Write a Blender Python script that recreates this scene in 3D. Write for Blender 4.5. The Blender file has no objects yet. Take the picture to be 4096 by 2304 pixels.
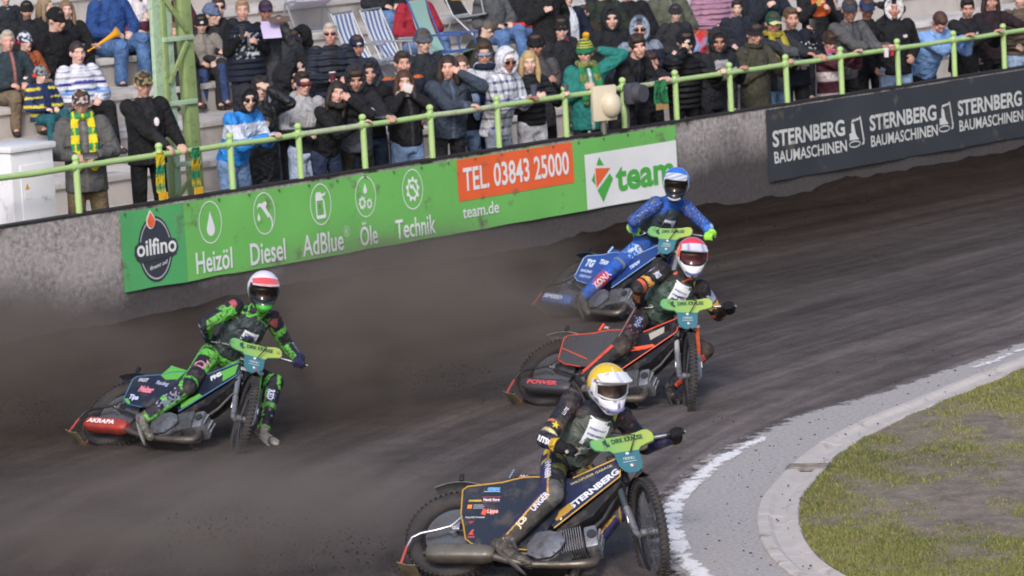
import bpy, bmesh, math, random
import numpy as np
from mathutils import Vector, Matrix, noise as mnoise
from mathutils.bvhtree import BVHTree

# ------------------------------------------------------------------ camera
SC = bpy.context.scene
C = SC.collection
CAM_H, PITCH, ROLL, FOC = 5.0, math.radians(6.815), math.radians(3.3), 16384.0
PW, PH = 4096.0, 2304.0                    # pixel frame the survey points are written in
_fw = np.array([0, math.cos(PITCH), -math.sin(PITCH)]); _rt = np.array([1.0, 0, 0]); _up = np.cross(_rt, _fw)
CR = _rt * math.cos(ROLL) - _up * math.sin(ROLL)
CU = _up * math.cos(ROLL) + _rt * math.sin(ROLL)
CP = np.array([0.0, 0.0, CAM_H])
cam_d = bpy.data.cameras.new("camera"); cam = bpy.data.objects.new("camera", cam_d); C.objects.link(cam)
cam_d.sensor_width = 36.0; cam_d.lens = 36.0 * FOC / PW; cam_d.clip_start = 1.0; cam_d.clip_end = 2000.0
cam.matrix_world = Matrix((( CR[0], CU[0], -_fw[0], CP[0]), (CR[1], CU[1], -_fw[1], CP[1]), (CR[2], CU[2], -_fw[2], CP[2]), (0, 0, 0, 1)))
cam_d.dof.use_dof = True; cam_d.dof.focus_distance = 29.0; cam_d.dof.aperture_fstop = 7.0
SC.camera = cam

# ------------------------------------------------------------------ sky, sun, exposure
SUN_EL, SUN_AZ = math.radians(34), math.radians(188)      # azimuth clockwise from +Y: behind the camera, to its left
world = bpy.data.worlds.new("World"); SC.world = world; world.use_nodes = True
wn = world.node_tree.nodes; wl = world.node_tree.links
sky = wn.new("ShaderNodeTexSky"); sky.sky_type = 'NISHITA'; sky.sun_disc = False
sky.sun_elevation = SUN_EL; sky.sun_rotation = SUN_AZ; sky.air_density = 1.0; sky.dust_density = 3.0; sky.ozone_density = 1.0
bg = wn["Background"]; bg.inputs[1].default_value = 0.13; wl.new(sky.outputs[0], bg.inputs[0])
sun_d = bpy.data.lights.new("sun", 'SUN'); sun_d.energy = 1.6; sun_d.angle = math.radians(12.0); sun_d.color = (1.0, 0.965, 0.92)
sun = bpy.data.objects.new("sun", sun_d); C.objects.link(sun)
_sd = Vector((math.sin(SUN_AZ) * math.cos(SUN_EL), math.cos(SUN_AZ) * math.cos(SUN_EL), math.sin(SUN_EL)))
sun.rotation_euler = _sd.to_track_quat('Z', 'Y').to_euler(); sun.location = _sd * 60
SC.view_settings.view_transform = 'Standard'; SC.view_settings.look = 'None'; SC.view_settings.exposure = 0.30; SC.view_settings.gamma = 1.0
SC.cycles.max_bounces = 4; SC.cycles.diffuse_bounces = 2; SC.cycles.glossy_bounces = 2; SC.cycles.transmission_bounces = 2; SC.cycles.volume_bounces = 1; SC.cycles.transparent_max_bounces = 12
SC.cycles.filter_width = 1.8; SC.cycles.volume_step_rate = 1.0; SC.cycles.volume_max_steps = 64

random.seed(7); RNG = np.random.RandomState(7)

# ------------------------------------------------------------------ small helpers
def lin(h):
    """'#rrggbb' as seen -> linear rgb"""
    h = h.lstrip('#'); o = []
    for i in (0, 2, 4):
        c = int(h[i:i + 2], 16) / 255.0
        o.append(c / 12.92 if c <= 0.04045 else ((c + 0.055) / 1.055) ** 2.4)
    return np.array(o)

def ray(x, y):
    return CR * (x - PW / 2) / FOC - CU * (y - PH / 2) / FOC + _fw
def gz(x, y, z=0.0):
    d = ray(x, y); return CP + d * ((z - CP[2]) / d[2])

# the wall stands on a straight line: W(u, d, z), u along it, d behind it (away from the track)
WM = np.array([0.728, 45.528]); WT = np.array([0.6545, 0.7561]); WN = np.array([-0.7561, 0.6545])
def W(u, d, z):
    p = WM + WT * u + WN * d; return np.array([p[0], p[1], z])
def on_row(x, y, d):
    dr = ray(x, y); o = WM + WN * d
    return CP + dr * (((o - CP[:2]) @ WN) / (dr[:2] @ WN))
def wall_coord(P):
    q = np.asarray(P)[:2] - WM; return q @ WT, q @ WN

_mats = {}
def mat(name, col, rough=0.6, metal=0.0, var=0.0, vscale=6.0, bump=0.0, bscale=40.0, vcol=False, spec=0.5, coat=0.0, dirt=None, dirt_scale=7.0, dirt_amt=0.5, alpha=1.0):
    if name in _mats: return _mats[name]
    m = bpy.data.materials.new(name); m.use_nodes = True; nt = m.node_tree; N = nt.nodes; Lk = nt.links
    b = N["Principled BSDF"]; b.inputs["Roughness"].default_value = rough; b.inputs["Metallic"].default_value = metal
    b.inputs["Specular IOR Level"].default_value = spec; b.inputs["Coat Weight"].default_value = coat
    tc = N.new("ShaderNodeTexCoord")
    if isinstance(col, str): col = lin(col)
    if vcol:
        at = N.new("ShaderNodeAttribute"); at.attribute_name = "Col"; src = at.outputs["Color"]
    else:
        r = N.new("ShaderNodeRGB"); r.outputs[0].default_value = (*col, 1); src = r.outputs[0]
    if var > 0:
        n = N.new("ShaderNodeTexNoise"); n.inputs["Scale"].default_value = vscale; n.inputs["Detail"].default_value = 6; Lk.new(tc.outputs["Object"], n.inputs["Vector"])
        mr = N.new("ShaderNodeMapRange"); mr.inputs["From Min"].default_value = 0.3; mr.inputs["From Max"].default_value = 0.7
        mr.inputs["To Min"].default_value = 1 - var; mr.inputs["To Max"].default_value = 1 + var; Lk.new(n.outputs["Fac"], mr.inputs["Value"])
        v = N.new("ShaderNodeVectorMath"); v.operation = 'SCALE'; Lk.new(src, v.inputs[0]); Lk.new(mr.outputs[0], v.inputs["Scale"]); src = v.outputs[0]
    if dirt is not None:
        n = N.new("ShaderNodeTexNoise"); n.inputs["Scale"].default_value = dirt_scale; n.inputs["Detail"].default_value = 8; n.inputs["Roughness"].default_value = 0.65; Lk.new(tc.outputs["Object"], n.inputs["Vector"])
        mr = N.new("ShaderNodeMapRange"); mr.inputs["From Min"].default_value = 0.62 - 0.35 * dirt_amt; mr.inputs["From Max"].default_value = 0.72
        Lk.new(n.outputs["Fac"], mr.inputs["Value"])
        mx = N.new("ShaderNodeMix"); mx.data_type = 'RGBA'; Lk.new(mr.outputs[0], mx.inputs["Factor"]); Lk.new(src, mx.inputs["A"]); mx.inputs["B"].default_value = (*lin(dirt), 1); src = mx.outputs["Result"]
        ra = N.new("ShaderNodeMapRange"); ra.inputs["To Min"].default_value = rough; ra.inputs["To Max"].default_value = 0.9; Lk.new(mr.outputs[0], ra.inputs["Value"]); Lk.new(ra.outputs[0], b.inputs["Roughness"])
    Lk.new(src, b.inputs["Base Color"])
    if bump > 0:
        n = N.new("ShaderNodeTexNoise"); n.inputs["Scale"].default_value = bscale; n.inputs["Detail"].default_value = 5; Lk.new(tc.outputs["Object"], n.inputs["Vector"])
        bp = N.new("ShaderNodeBump"); bp.inputs["Strength"].default_value = 1.0; bp.inputs["Distance"].default_value = bump; Lk.new(n.outputs["Fac"], bp.inputs["Height"]); Lk.new(bp.outputs[0], b.inputs["Normal"])
    if alpha < 1: b.inputs["Alpha"].default_value = alpha
    _mats[name] = m; return m

def link(o, parent=None):
    C.objects.link(o)
    if parent is not None: o.parent = parent
    return o
def tag(o, label=None, cat=None, group=None, kind=None):
    if label: o["label"] = label
    if cat: o["category"] = cat
    if group: o["group"] = group
    if kind: o["kind"] = kind
    return o
def empty(name, loc=(0, 0, 0), rz=0.0):
    o = bpy.data.objects.new(name, None); o.location = loc; o.rotation_euler = (0, 0, rz); o.empty_display_size = 0.1; C.objects.link(o); return o

def new_mesh(name, v, f, smooth=False, cols=None, uvs=None):
    me = bpy.data.meshes.new(name); me.from_pydata([tuple(p) for p in v], [], [tuple(q) for q in f])
    if smooth: me.polygons.foreach_set("use_smooth", [True] * len(me.polygons))
    if cols is not None: set_cols(me, cols)
    if uvs is not None:
        uv = me.uv_layers.new(name="UVMap"); li = np.zeros(len(me.loops), dtype=np.int32); me.loops.foreach_get("vertex_index", li)
        uv.data.foreach_set("uv", np.asarray(uvs, dtype=np.float32)[li].ravel())
    me.update(); return me
def set_cols(me, cols):
    a = me.color_attributes.new("Col", 'FLOAT_COLOR', 'POINT')
    c = np.ones((len(me.vertices), 4), dtype=np.float32); c[:, :3] = cols; a.data.foreach_set("color", c.ravel())
def obj(name, me, m, parent=None):
    o = bpy.data.objects.new(name, me)
    if m is not None:
        if isinstance(m, (list, tuple)):
            for k in m: me.materials.append(k)
        elif not me.materials: me.materials.append(m)
    return link(o, parent)

def unit(v):
    v = np.asarray(v, float); n = np.linalg.norm(v); return v / n if n > 1e-9 else v
def perp(a):
    a = unit(a); h = np.array([0, 0, 1.0]) if abs(a[2]) < 0.9 else np.array([1.0, 0, 0]); x = unit(np.cross(h, a)); return x, np.cross(a, x)

_FC = {}
def ring_faces(m, k, cap, closed):
    key = (m, k, cap, closed)
    if key not in _FC:
        f = []
        for i in range(m if closed else m - 1):
            a, b = i * k, ((i + 1) % m) * k
            for j in range(k): f.append((a + j, a + (j + 1) % k, b + (j + 1) % k, b + j))
        e = []
        if cap and not closed: e = [tuple(range(k))[::-1], tuple((m - 1) * k + j for j in range(k))]
        _FC[key] = (np.array(f), e)
    return _FC[key]
class Raw:
    """collects closed shapes as plain vertex / face lists"""
    def __init__(s): s.v = []; s.f = []; s.n = 0
    def add(s, v, f):
        s.v.extend(np.asarray(v, float).tolist()); n = s.n; s.f.extend([[i + n for i in q] for q in f]); s.n += len(v); return s
    def rings(s, R, cap=True, closed=False):
        """R: list of equal-length point loops"""
        R = np.asarray(R, float); m, k = R.shape[:2]; f, e = ring_faces(m, k, cap, closed); n = s.n
        s.v.extend(R.reshape(-1, 3).tolist()); s.f.extend((f + n).tolist()); s.f.extend([[i + n for i in q] for q in e]); s.n += m * k; return s
    def capsule(s, p0, p1, r0, r1, seg=10, flat=None, fl=1.0):
        p0 = np.asarray(p0, float); p1 = np.asarray(p1, float); a = unit(p1 - p0)
        if flat is not None:
            x = np.asarray(flat, float); x = unit(x - a * (x @ a)); y = np.cross(a, x)
        else: x, y = perp(a)
        ang = np.linspace(0, 2 * math.pi, seg, endpoint=False); circ = np.cos(ang)[:, None] * x * fl + np.sin(ang)[:, None] * y
        R = [p + a * r * sn + circ * r * cs for p, r, sn, cs in ((p0, r0, -.985, .174), (p0, r0, -.707, .707), (p0, r0, 0, 1), (p1, r1, 0, 1), (p1, r1, .707, .707), (p1, r1, .985, .174))]
        return s.rings(R)
    def ell(s, c, rx, ry, rz, M=None, seg=14, n=9):
        c = np.asarray(c, float); ang = np.linspace(0, 2 * math.pi, seg, endpoint=False); t = np.radians(np.linspace(-86, 86, n))[:, None]
        L = np.stack([rx * np.cos(t) * np.cos(ang), ry * np.cos(t) * np.sin(ang), rz * np.sin(t) * np.ones_like(ang)], -1)
        if M is not None: L = L @ np.asarray(M).T
        return s.rings(L + c)
    def loft(s, rings, seg=16):
        """rings: (centre, xvec, yvec)"""
        ang = np.linspace(0, 2 * math.pi, seg, endpoint=False)[:, None]
        return s.rings([np.asarray(c) + np.asarray(x) * np.cos(ang) + np.asarray(y) * np.sin(ang) for c, x, y in rings])
    def box(s, c, sx, sy, sz, M=None):
        c = np.asarray(c, float); M = np.eye(3) if M is None else M
        v = [c + M @ np.array([i * sx / 2, j * sy / 2, k * sz / 2]) for k in (-1, 1) for j in (-1, 1) for i in (-1, 1)]
        return s.add(v, [[0, 2, 3, 1], [4, 5, 7, 6], [0, 1, 5, 4], [2, 6, 7, 3], [0, 4, 6, 2], [1, 3, 7, 5]])
    def tube(s, pts, r, seg=8, closed=False):
        pts = [np.asarray(p, float) for p in pts]; n = len(pts); R = []; ang = np.linspace(0, 2 * math.pi, seg, endpoint=False); x = None
        for i, p in enumerate(pts):
            if closed: a = unit(pts[(i + 1) % n] - pts[i - 1])
            else: a = unit(pts[min(i + 1, n - 1)] - pts[max(i - 1, 0)])
            if x is None: x, y = perp(a)
            else: x = unit(x - a * (x @ a)); y = np.cross(a, x)
            ri = r[i] if hasattr(r, '__len__') else r
            R.append(p + (np.cos(ang)[:, None] * x + np.sin(ang)[:, None] * y) * ri)
        return s.rings(R, closed=closed)
    def plate(s, poly, y0, y1, M=None):
        """polygon in (x,z) extruded from y0 to y1"""
        k = len(poly); v = [(p[0], y0, p[1]) for p in poly] + [(p[0], y1, p[1]) for p in poly]
        f = [list(range(k)), [k + i for i in range(k)][::-1]] + [[i, i + k, (i + 1) % k + k, (i + 1) % k] for i in range(k)]
        return s.add(v, f)
    def mesh(s, name, smooth=False, cols=None):
        me = new_mesh(name, s.v, s.f, smooth, cols); bm = bmesh.new(); bm.from_mesh(me); bmesh.ops.recalc_face_normals(bm, faces=bm.faces); bm.to_mesh(me); bm.free(); return me
def smooth_angle(me, deg=40):
    me.polygons.foreach_set("use_smooth", [True] * len(me.polygons))
    try: me.set_sharp_from_angle(angle=math.radians(deg))
    except Exception: pass
    return me
def rmesh(raw, name, m, parent=None, sharp=40, bevel=0.0):
    me = raw.mesh(name)
    if bevel > 0: sharp = min(sharp, 24)
    if bevel > 0:
        bm = bmesh.new(); bm.from_mesh(me); es = [e for e in bm.edges if len(e.link_faces) == 2 and e.calc_face_angle(0) > 0.6]
        bmesh.ops.bevel(bm, geom=es, offset=bevel, segments=2, profile=0.6, affect='EDGES', clamp_overlap=True); bm.to_mesh(me); bm.free()
    return obj(name, smooth_angle(me, sharp), m, parent)

# ---- shapes that must become ONE skin are melted together, all in one go, in a scratch scene
JOBS = []
def melt(name, raw, voxel, smooth, colfn, m, parent, after=None):
    JOBS.append((name, raw, voxel, smooth, colfn, m, parent, after))
def run_jobs():
    ts = bpy.data.scenes.new("scratch"); obs = []
    for name, raw, voxel, sm, colfn, m, parent, after in JOBS:
        o = bpy.data.objects.new("t_" + name, new_mesh("t_" + name, raw.v, raw.f)); ts.collection.objects.link(o)
        r = o.modifiers.new("r", 'REMESH'); r.mode = 'VOXEL'; r.voxel_size = voxel; r.use_smooth_shade = True
        if sm: q = o.modifiers.new("s", 'SMOOTH'); q.factor = 0.5; q.iterations = sm
        obs.append(o)
    with bpy.context.temp_override(scene=ts, view_layer=ts.view_layers[0]): dg = bpy.context.evaluated_depsgraph_get()
    for o, (name, raw, voxel, sm, colfn, m, parent, after) in zip(obs, JOBS):
        me = bpy.data.meshes.new_from_object(o.evaluated_get(dg)); me.name = name
        n = len(me.vertices); co = np.zeros(n * 3, dtype=np.float32); me.vertices.foreach_get("co", co); co = co.reshape(-1, 3)
        if colfn is not None: set_cols(me, colfn(co))
        me.materials.clear(); ob = obj(name, me, m, parent)
        if after: after(ob)
    for o in obs:
        d = o.data; bpy.data.objects.remove(o); bpy.data.meshes.remove(d)
    bpy.data.scenes.remove(ts); JOBS.clear()

# ---- lettering: text -> flat mesh -> mapped on to a surface
_txt_cache = {}
def text_flat(s, bold=0.0):
    key = (s, bold)
    if key in _txt_cache: return _txt_cache[key]
    cu = bpy.data.curves.new("t", 'FONT'); cu.body = s; cu.size = 1.0; cu.offset = bold; cu.resolution_u = 3; cu.fill_mode = 'BOTH'
    o = bpy.data.objects.new("t", cu); C.objects.link(o); dg = bpy.context.evaluated_depsgraph_get()
    me = bpy.data.meshes.new_from_object(o.evaluated_get(dg)); v = np.array([p.co[:] for p in me.vertices]); f = [list(p.vertices) for p in me.polygons]
    bpy.data.objects.remove(o); bpy.data.curves.remove(cu); bpy.data.meshes.remove(me)
    v[:, 0] -= v[:, 0].min(); _txt_cache[key] = (v, f); return v, f
def text_fit(s, w, h, bold=0.0, cap=None):
    """flat text scaled to width w and letter height h (height of its tallest glyph), origin at lower left baseline"""
    v, f = text_flat(s, bold); v = v.copy(); v[:, 0] *= w / v[:, 0].max(); top = v[:, 1].max(); v[:, 1] *= h / (top if cap is None else cap); return v[:, :2], f

# ================================================================== the ground
def nz(x, y, z=0.0): return mnoise.noise(Vector((x, y, z)))
def fbm(x, y, z=0.0, o=4): return mnoise.fractal(Vector((x, y, z)), 1.0, 2.1, o)

KERB = [(9.5, 43.6), (7.0, 39.2), (5.3, 36.2), (4.3, 34.43), (3.74, 33.46), (3.21, 32.49), (2.72, 31.60), (2.38, 30.85), (2.13, 30.15), (1.95, 29.52), (1.80, 28.9), (1.68, 28.35), (1.60, 27.8), (1.56, 27.2),
        (1.55, 26.6), (1.58, 26.0), (1.66, 25.4), (1.82, 24.8), (2.1, 24.1), (2.55, 23.4), (3.2, 22.7), (4.1, 22.1), (5.4, 21.7), (7.5, 21.5)]
def resample(pts, step):
    pts = np.array(pts, float); P = [pts[0]]
    n = len(pts)
    for i in range(n - 1):          # Catmull-Rom
        p0, p1, p2, p3 = pts[max(i - 1, 0)], pts[i], pts[i + 1], pts[min(i + 2, n - 1)]
        for t in np.linspace(0, 1, 24)[1:]:
            P.append(0.5 * ((2 * p1) + (-p0 + p2) * t + (2 * p0 - 5 * p1 + 4 * p2 - p3) * t * t + (-p0 + 3 * p1 - 3 * p2 + p3) * t ** 3))
    P = np.array(P); s = np.concatenate([[0], np.cumsum(np.linalg.norm(np.diff(P, axis=0), axis=1))])
    q = np.arange(0, s[-1], step); return np.stack([np.interp(q, s, P[:, 0]), np.interp(q, s, P[:, 1])], 1)
KC = resample(KERB, 0.05)                                  # runs from far to near, the infield on its left hand
KT = np.gradient(KC, axis=0); KT /= np.linalg.norm(KT, axis=1)[:, None]
KN = np.stack([-KT[:, 1], KT[:, 0]], 1)                    # points into the infield
def kerb_dist(x, y):
    d = np.hypot(KC[:, 0] - x, KC[:, 1] - y); i = int(d.argmin()); s = (np.array([x, y]) - KC[i]) @ KN[i]; return s, i   # >0 inside

g = Raw(); g.add([(-600, -300, -0.30), (600, -300, -0.30), (600, 900, -0.30), (-600, 900, -0.30)], [[0, 1, 2, 3]])
m_ground = mat("ground_soil", '#4d4844', 0.95, var=0.25, vscale=0.3)
tag(obj("ground", g.mesh("ground"), m_ground), kind="structure")

def track_material():
    m = bpy.data.materials.new("track_dirt"); m.use_nodes = True; nt = m.node_tree; N = nt.nodes; L = nt.links; b = N["Principled BSDF"]
    b.inputs["Roughness"].default_value = 0.95; b.inputs["Specular IOR Level"].default_value = 0.08
    uv = N.new("ShaderNodeUVMap"); tc = N.new("ShaderNodeTexCoord"); sep = N.new("ShaderNodeSeparateXYZ"); L.new(uv.outputs[0], sep.inputs[0])
    def noise(vec, scale, detail=6, rough=0.6):
        n = N.new("ShaderNodeTexNoise"); n.inputs["Scale"].default_value = scale; n.inputs["Detail"].default_value = detail; n.inputs["Roughness"].default_value = rough; L.new(vec, n.inputs["Vector"]); return n.outputs["Fac"]
    def mapping(sx, sy):
        mp = N.new("ShaderNodeMapping"); mp.inputs["Scale"].default_value = (sx, sy, 1); L.new(uv.outputs[0], mp.inputs[0]); return mp.outputs[0]
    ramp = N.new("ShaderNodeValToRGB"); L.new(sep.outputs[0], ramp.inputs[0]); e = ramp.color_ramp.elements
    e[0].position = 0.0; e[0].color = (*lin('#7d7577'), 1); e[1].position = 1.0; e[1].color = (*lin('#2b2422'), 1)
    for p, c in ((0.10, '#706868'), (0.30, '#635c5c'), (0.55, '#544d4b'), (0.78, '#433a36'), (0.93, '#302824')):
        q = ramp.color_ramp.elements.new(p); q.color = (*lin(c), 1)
    s1 = noise(mapping(26, 0.10), 1.0, 5, 0.55); s2 = noise(mapping(80, 0.22), 1.0, 4, 0.6); s3 = noise(tc.outputs["Object"], 3.0, 8, 0.7); s4 = noise(tc.outputs["Object"], 45.0, 4, 0.6); s5 = noise(mapping(7, 0.12), 1.0, 3, 0.5)
    def scale(col, fac, lo, hi):
        mr = N.new("ShaderNodeMapRange"); mr.inputs["From Min"].default_value = 0.33; mr.inputs["From Max"].default_value = 0.67; mr.inputs["To Min"].default_value = lo; mr.inputs["To Max"].default_value = hi; L.new(fac, mr.inputs["Value"])
        v = N.new("ShaderNodeVectorMath"); v.operation = 'SCALE'; L.new(col, v.inputs[0]); L.new(mr.outputs[0], v.inputs["Scale"]); return v.outputs[0]
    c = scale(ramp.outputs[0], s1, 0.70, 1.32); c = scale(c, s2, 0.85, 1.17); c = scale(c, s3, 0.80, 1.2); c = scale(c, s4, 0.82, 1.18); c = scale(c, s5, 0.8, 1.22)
    L.new(c, b.inputs["Base Color"])
    ad = N.new("ShaderNodeMath"); ad.operation = 'ADD'; L.new(s4, ad.inputs[0]); mu = N.new("ShaderNodeMath"); mu.operation = 'MULTIPLY'; mu.inputs[1].default_value = 1.4; L.new(s2, mu.inputs[0]); L.new(mu.outputs[0], ad.inputs[1])
    bp = N.new("ShaderNodeBump"); bp.inputs["Distance"].default_value = 0.035; bp.inputs["Strength"].default_value = 1.0; L.new(ad.outputs[0], bp.inputs["Height"]); L.new(bp.outputs[0], b.inputs["Normal"])
    return m
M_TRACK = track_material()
# one relief sheet from the kerb to the foot of the wall, laid out in (across, along)
def build_track():
    ss = np.linspace(-24, 22, 300); aa = np.concatenate([np.linspace(0, 0.86, 90), np.linspace(0.865, 1.0, 60)])
    # along-lines: match points of the wall line and the kerb line
    kp = np.array(KERB, float); kc = resample(KERB, 0.02); ks = np.linspace(0, 1, len(kc))
    V = []; UV = []
    for s in ss:
        w = WM + WT * s + WN * 0.02
        f = (22 - s) / 46.0; k = np.array([np.interp(f, ks, kc[:, 0]), np.interp(f, ks, kc[:, 1])])
        for a in aa:
            p = k * (1 - a) + w * a; u, d = wall_coord(p); d = -d          # d: metres in front of the wall
            z = 0.014 * fbm(p[0] * 1.3, p[1] * 1.3) + 0.020 * nz(a * 34, s * 0.30, 3) + 0.010 * nz(a * 90, s * 0.8, 7)
            if d < 1.6:                                                      # soil flung up against the wall
                h = 0.11 + 0.012 * max(0, u) + 0.11 * nz(u * 0.33, 5.0) + 0.08 * nz(u * 1.1, 9.0) + 0.04 * nz(u * 3.5, 1.0) + 0.025 * nz(u * 9.0, 2.0)
                t = max(0.0, 1 - d / (0.9 + 0.5 * nz(u * 0.5, 2.0)))
                z += max(0.0, h) * t * t * (3 - 2 * t) + 0.02 * t * fbm(p[0] * 5, p[1] * 5)
            z *= min(1.0, a / 0.05)
            V.append((p[0], p[1], z)); UV.append((a, s))
    n = len(aa); F = [[i * n + j, i * n + j + 1, (i + 1) * n + j + 1, (i + 1) * n + j] for i in range(len(ss) - 1) for j in range(n - 1)]
    me = new_mesh("track", V, F, True, uvs=UV); bm = bmesh.new(); bm.from_mesh(me); bmesh.ops.recalc_face_normals(bm, faces=bm.faces)
    if sum(f.normal.z for f in bm.faces) < 0: bmesh.ops.reverse_faces(bm, faces=bm.faces)
    bm.to_mesh(me); bm.free(); return me
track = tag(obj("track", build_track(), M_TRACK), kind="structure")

# pale trodden strip between the white line and the kerb (ragged outer edge)
def apron_material(name, col, col2, cover):
    m = bpy.data.materials.new(name); m.use_nodes = True; nt = m.node_tree; N = nt.nodes; L = nt.links; b = N["Principled BSDF"]; b.inputs["Roughness"].default_value = 0.9
    uv = N.new("ShaderNodeUVMap"); tc = N.new("ShaderNodeTexCoord"); sep = N.new("ShaderNodeSeparateXYZ"); L.new(uv.outputs[0], sep.inputs[0])
    def noise(scale, d=7, r=0.65):
        n = N.new("ShaderNodeTexNoise"); n.inputs["Scale"].default_value = scale; n.inputs["Detail"].default_value = d; n.inputs["Roughness"].default_value = r; L.new(tc.outputs["Object"], n.inputs["Vector"]); return n.outputs["Fac"]
    n1, n2 = noise(6.0), noise(30.0, 5)
    mx = N.new("ShaderNodeMix"); mx.data_type = 'RGBA'; mx.inputs["A"].default_value = (*lin(col), 1); mx.inputs["B"].default_value = (*lin(col2), 1)
    mr = N.new("ShaderNodeMapRange"); mr.inputs["From Min"].default_value = 0.42; mr.inputs["From Max"].default_value = 0.68; L.new(n2, mr.inputs["Value"]); L.new(mr.outputs[0], mx.inputs["Factor"]); L.new(mx.outputs["Result"], b.inputs["Base Color"])
    # worn through: how much of the layer is left falls off with uv.y (1 = full cover)
    a1 = N.new("ShaderNodeMath"); a1.operation = 'ADD'; L.new(n1, a1.inputs[0]); sc = N.new("ShaderNodeMath"); sc.operation = 'MULTIPLY'; sc.inputs[1].default_value = 0.6; L.new(n2, sc.inputs[0]); L.new(sc.outputs[0], a1.inputs[1])
    a2 = N.new("ShaderNodeMath"); a2.operation = 'ADD'; L.new(a1.outputs[0], a2.inputs[0]); L.new(sep.outputs[1], a2.inputs[1])
    al = N.new("ShaderNodeMapRange"); al.inputs["From Min"].default_value = cover; al.inputs["From Max"].default_value = cover + 0.10; L.new(a2.outputs[0], al.inputs["Value"]); L.new(al.outputs[0], b.inputs["Alpha"])
    return m
def strip(name, line, wa, wb, z, m, wear):
    """sheet along a resampled polyline from offset wa to wb; wear(i, t) -> uv.y"""
    P = resample(line, 0.1); T = np.gradient(P, axis=0); T /= np.linalg.norm(T, axis=1)[:, None]; Nn = np.stack([-T[:, 1], T[:, 0]], 1); V = []; U = []; k = 9
    for i in range(len(P)):
        a, b_ = wa(i / len(P)), wb(P[i])
        for j in range(k):
            t = j / (k - 1); p = P[i] + Nn[i] * (a + (b_ - a) * t); V.append((p[0], p[1], z)); U.append((i * 0.1, wear(P[i][1], t)))
    F = [[i * k + j, i * k + j + 1, (i + 1) * k + j + 1, (i + 1) * k + j] for i in range(len(P) - 1) for j in range(k - 1)]
    me = new_mesh(name, V, F, False, uvs=U); bm = bmesh.new(); bm.from_mesh(me)
    if sum(f.normal.z for f in bm.faces) < 0: bmesh.ops.reverse_faces(bm, faces=bm.faces)
    bm.to_mesh(me); bm.free(); return tag(obj(name, me, m), kind="structure")
LINE = [(7.2, 40.2), (5.6, 37.2), (4.95, 36.0), (4.37, 34.94), (3.95, 34.2), (3.45, 33.45), (2.95, 32.69), (2.32, 31.85), (1.95, 31.15), (1.72, 30.66), (1.48, 30.01), (1.30, 29.37), (1.14, 28.76), (1.04, 28.15), (1.0, 27.48), (1.0, 26.76), (1.04, 26.07), (1.16, 25.3), (1.42, 24.4), (1.9, 23.5), (2.7, 22.6)]
strip("apron", LINE, lambda f: -0.25, lambda q: -kerb_dist(q[0], q[1])[0] + 0.006, 0.034, apron_material("apron_pale", '#b3adae', '#948e8f', 0.98), lambda y, t: min(0.5, 0.02 + t * 1.3))
strip("white_line", LINE, lambda f: -0.075, lambda q: 0.07, 0.040, apron_material("line_paint", '#f4f2f4', '#d8d4da', 0.86),
      lambda y, t: (0.26 if (y < 31.0) else 0.14 if y > 34.0 else -0.04) - 0.35 * abs(t - 0.5))

# kerb: concrete channel stones, one by one
KP = [(0.0, -0.05), (0.0, 0.046), (0.012, 0.056), (0.075, 0.058), (0.11, 0.034), (0.19, 0.034), (0.225, 0.055), (0.275, 0.056), (0.285, 0.045), (0.285, -0.05)]
m_kerb = mat("kerb_concrete", '#c2bbb9', 0.9, var=0.08, vscale=5, bump=0.002, bscale=70, dirt='#7d7674', dirt_scale=4, dirt_amt=0.12)
kerb = empty("kerb", (KC[300][0], KC[300][1], 0)); tag(kerb, kind="structure")
i = 0
while i + 6 < len(KC):
    r = Raw(); loops = []; dz = random.uniform(-0.002, 0.002); dw = random.uniform(-0.003, 0.003)
    idx = [i, i + 2, i + 4, i + 5.85]
    for q in idx:
        a = int(q); f = q - a; c = KC[a] * (1 - f) + KC[min(a + 1, len(KC) - 1)] * f; n_ = KN[a]
        loops.append([np.array([c[0] + n_[0] * (w + dw) - KC[300][0], c[1] + n_[1] * (w + dw) - KC[300][1], z + dz]) for w, z in KP])
    r.rings(loops); rmesh(r, "kerb_stone", m_kerb, kerb, 30); i += 6
# drain grate let into the channel
gi = int(np.hypot(KC[:, 0] - 1.93, KC[:, 1] - 29.42).argmin()); gc, gn, gt = KC[gi], KN[gi], KT[gi]
gr = empty("drain_grate", (gc[0] + gn[0] * 0.15, gc[1] + gn[1] * 0.15, 0.030), math.atan2(gn[1], gn[0])); tag(gr, "rusty slotted drain grate let into the pale kerb channel", "grate")
m_rust = mat("grate_iron", '#8d8785', 0.8, 0.5, var=0.3, vscale=20)
r = Raw()
for sx, sy, cx, cy in ((0.30, 0.012, 0, 0.075), (0.30, 0.012, 0, -0.075), (0.015, 0.138, 0.1425, 0), (0.015, 0.138, -0.1425, 0)): r.box((cx, cy, 0.025), sx, sy, 0.03)
rmesh(r, "grate_frame", m_rust, gr)
for k in range(6): rmesh(Raw().box((0, -0.055 + k * 0.022, 0.024), 0.268, 0.010, 0.02), "grate_bar", m_rust, gr)
rmesh(Raw().box((0, 0, 0.004), 0.27, 0.14, 0.01), "grate_pit", mat("grate_pit", '#1c1a19', 0.9), gr)

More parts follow.
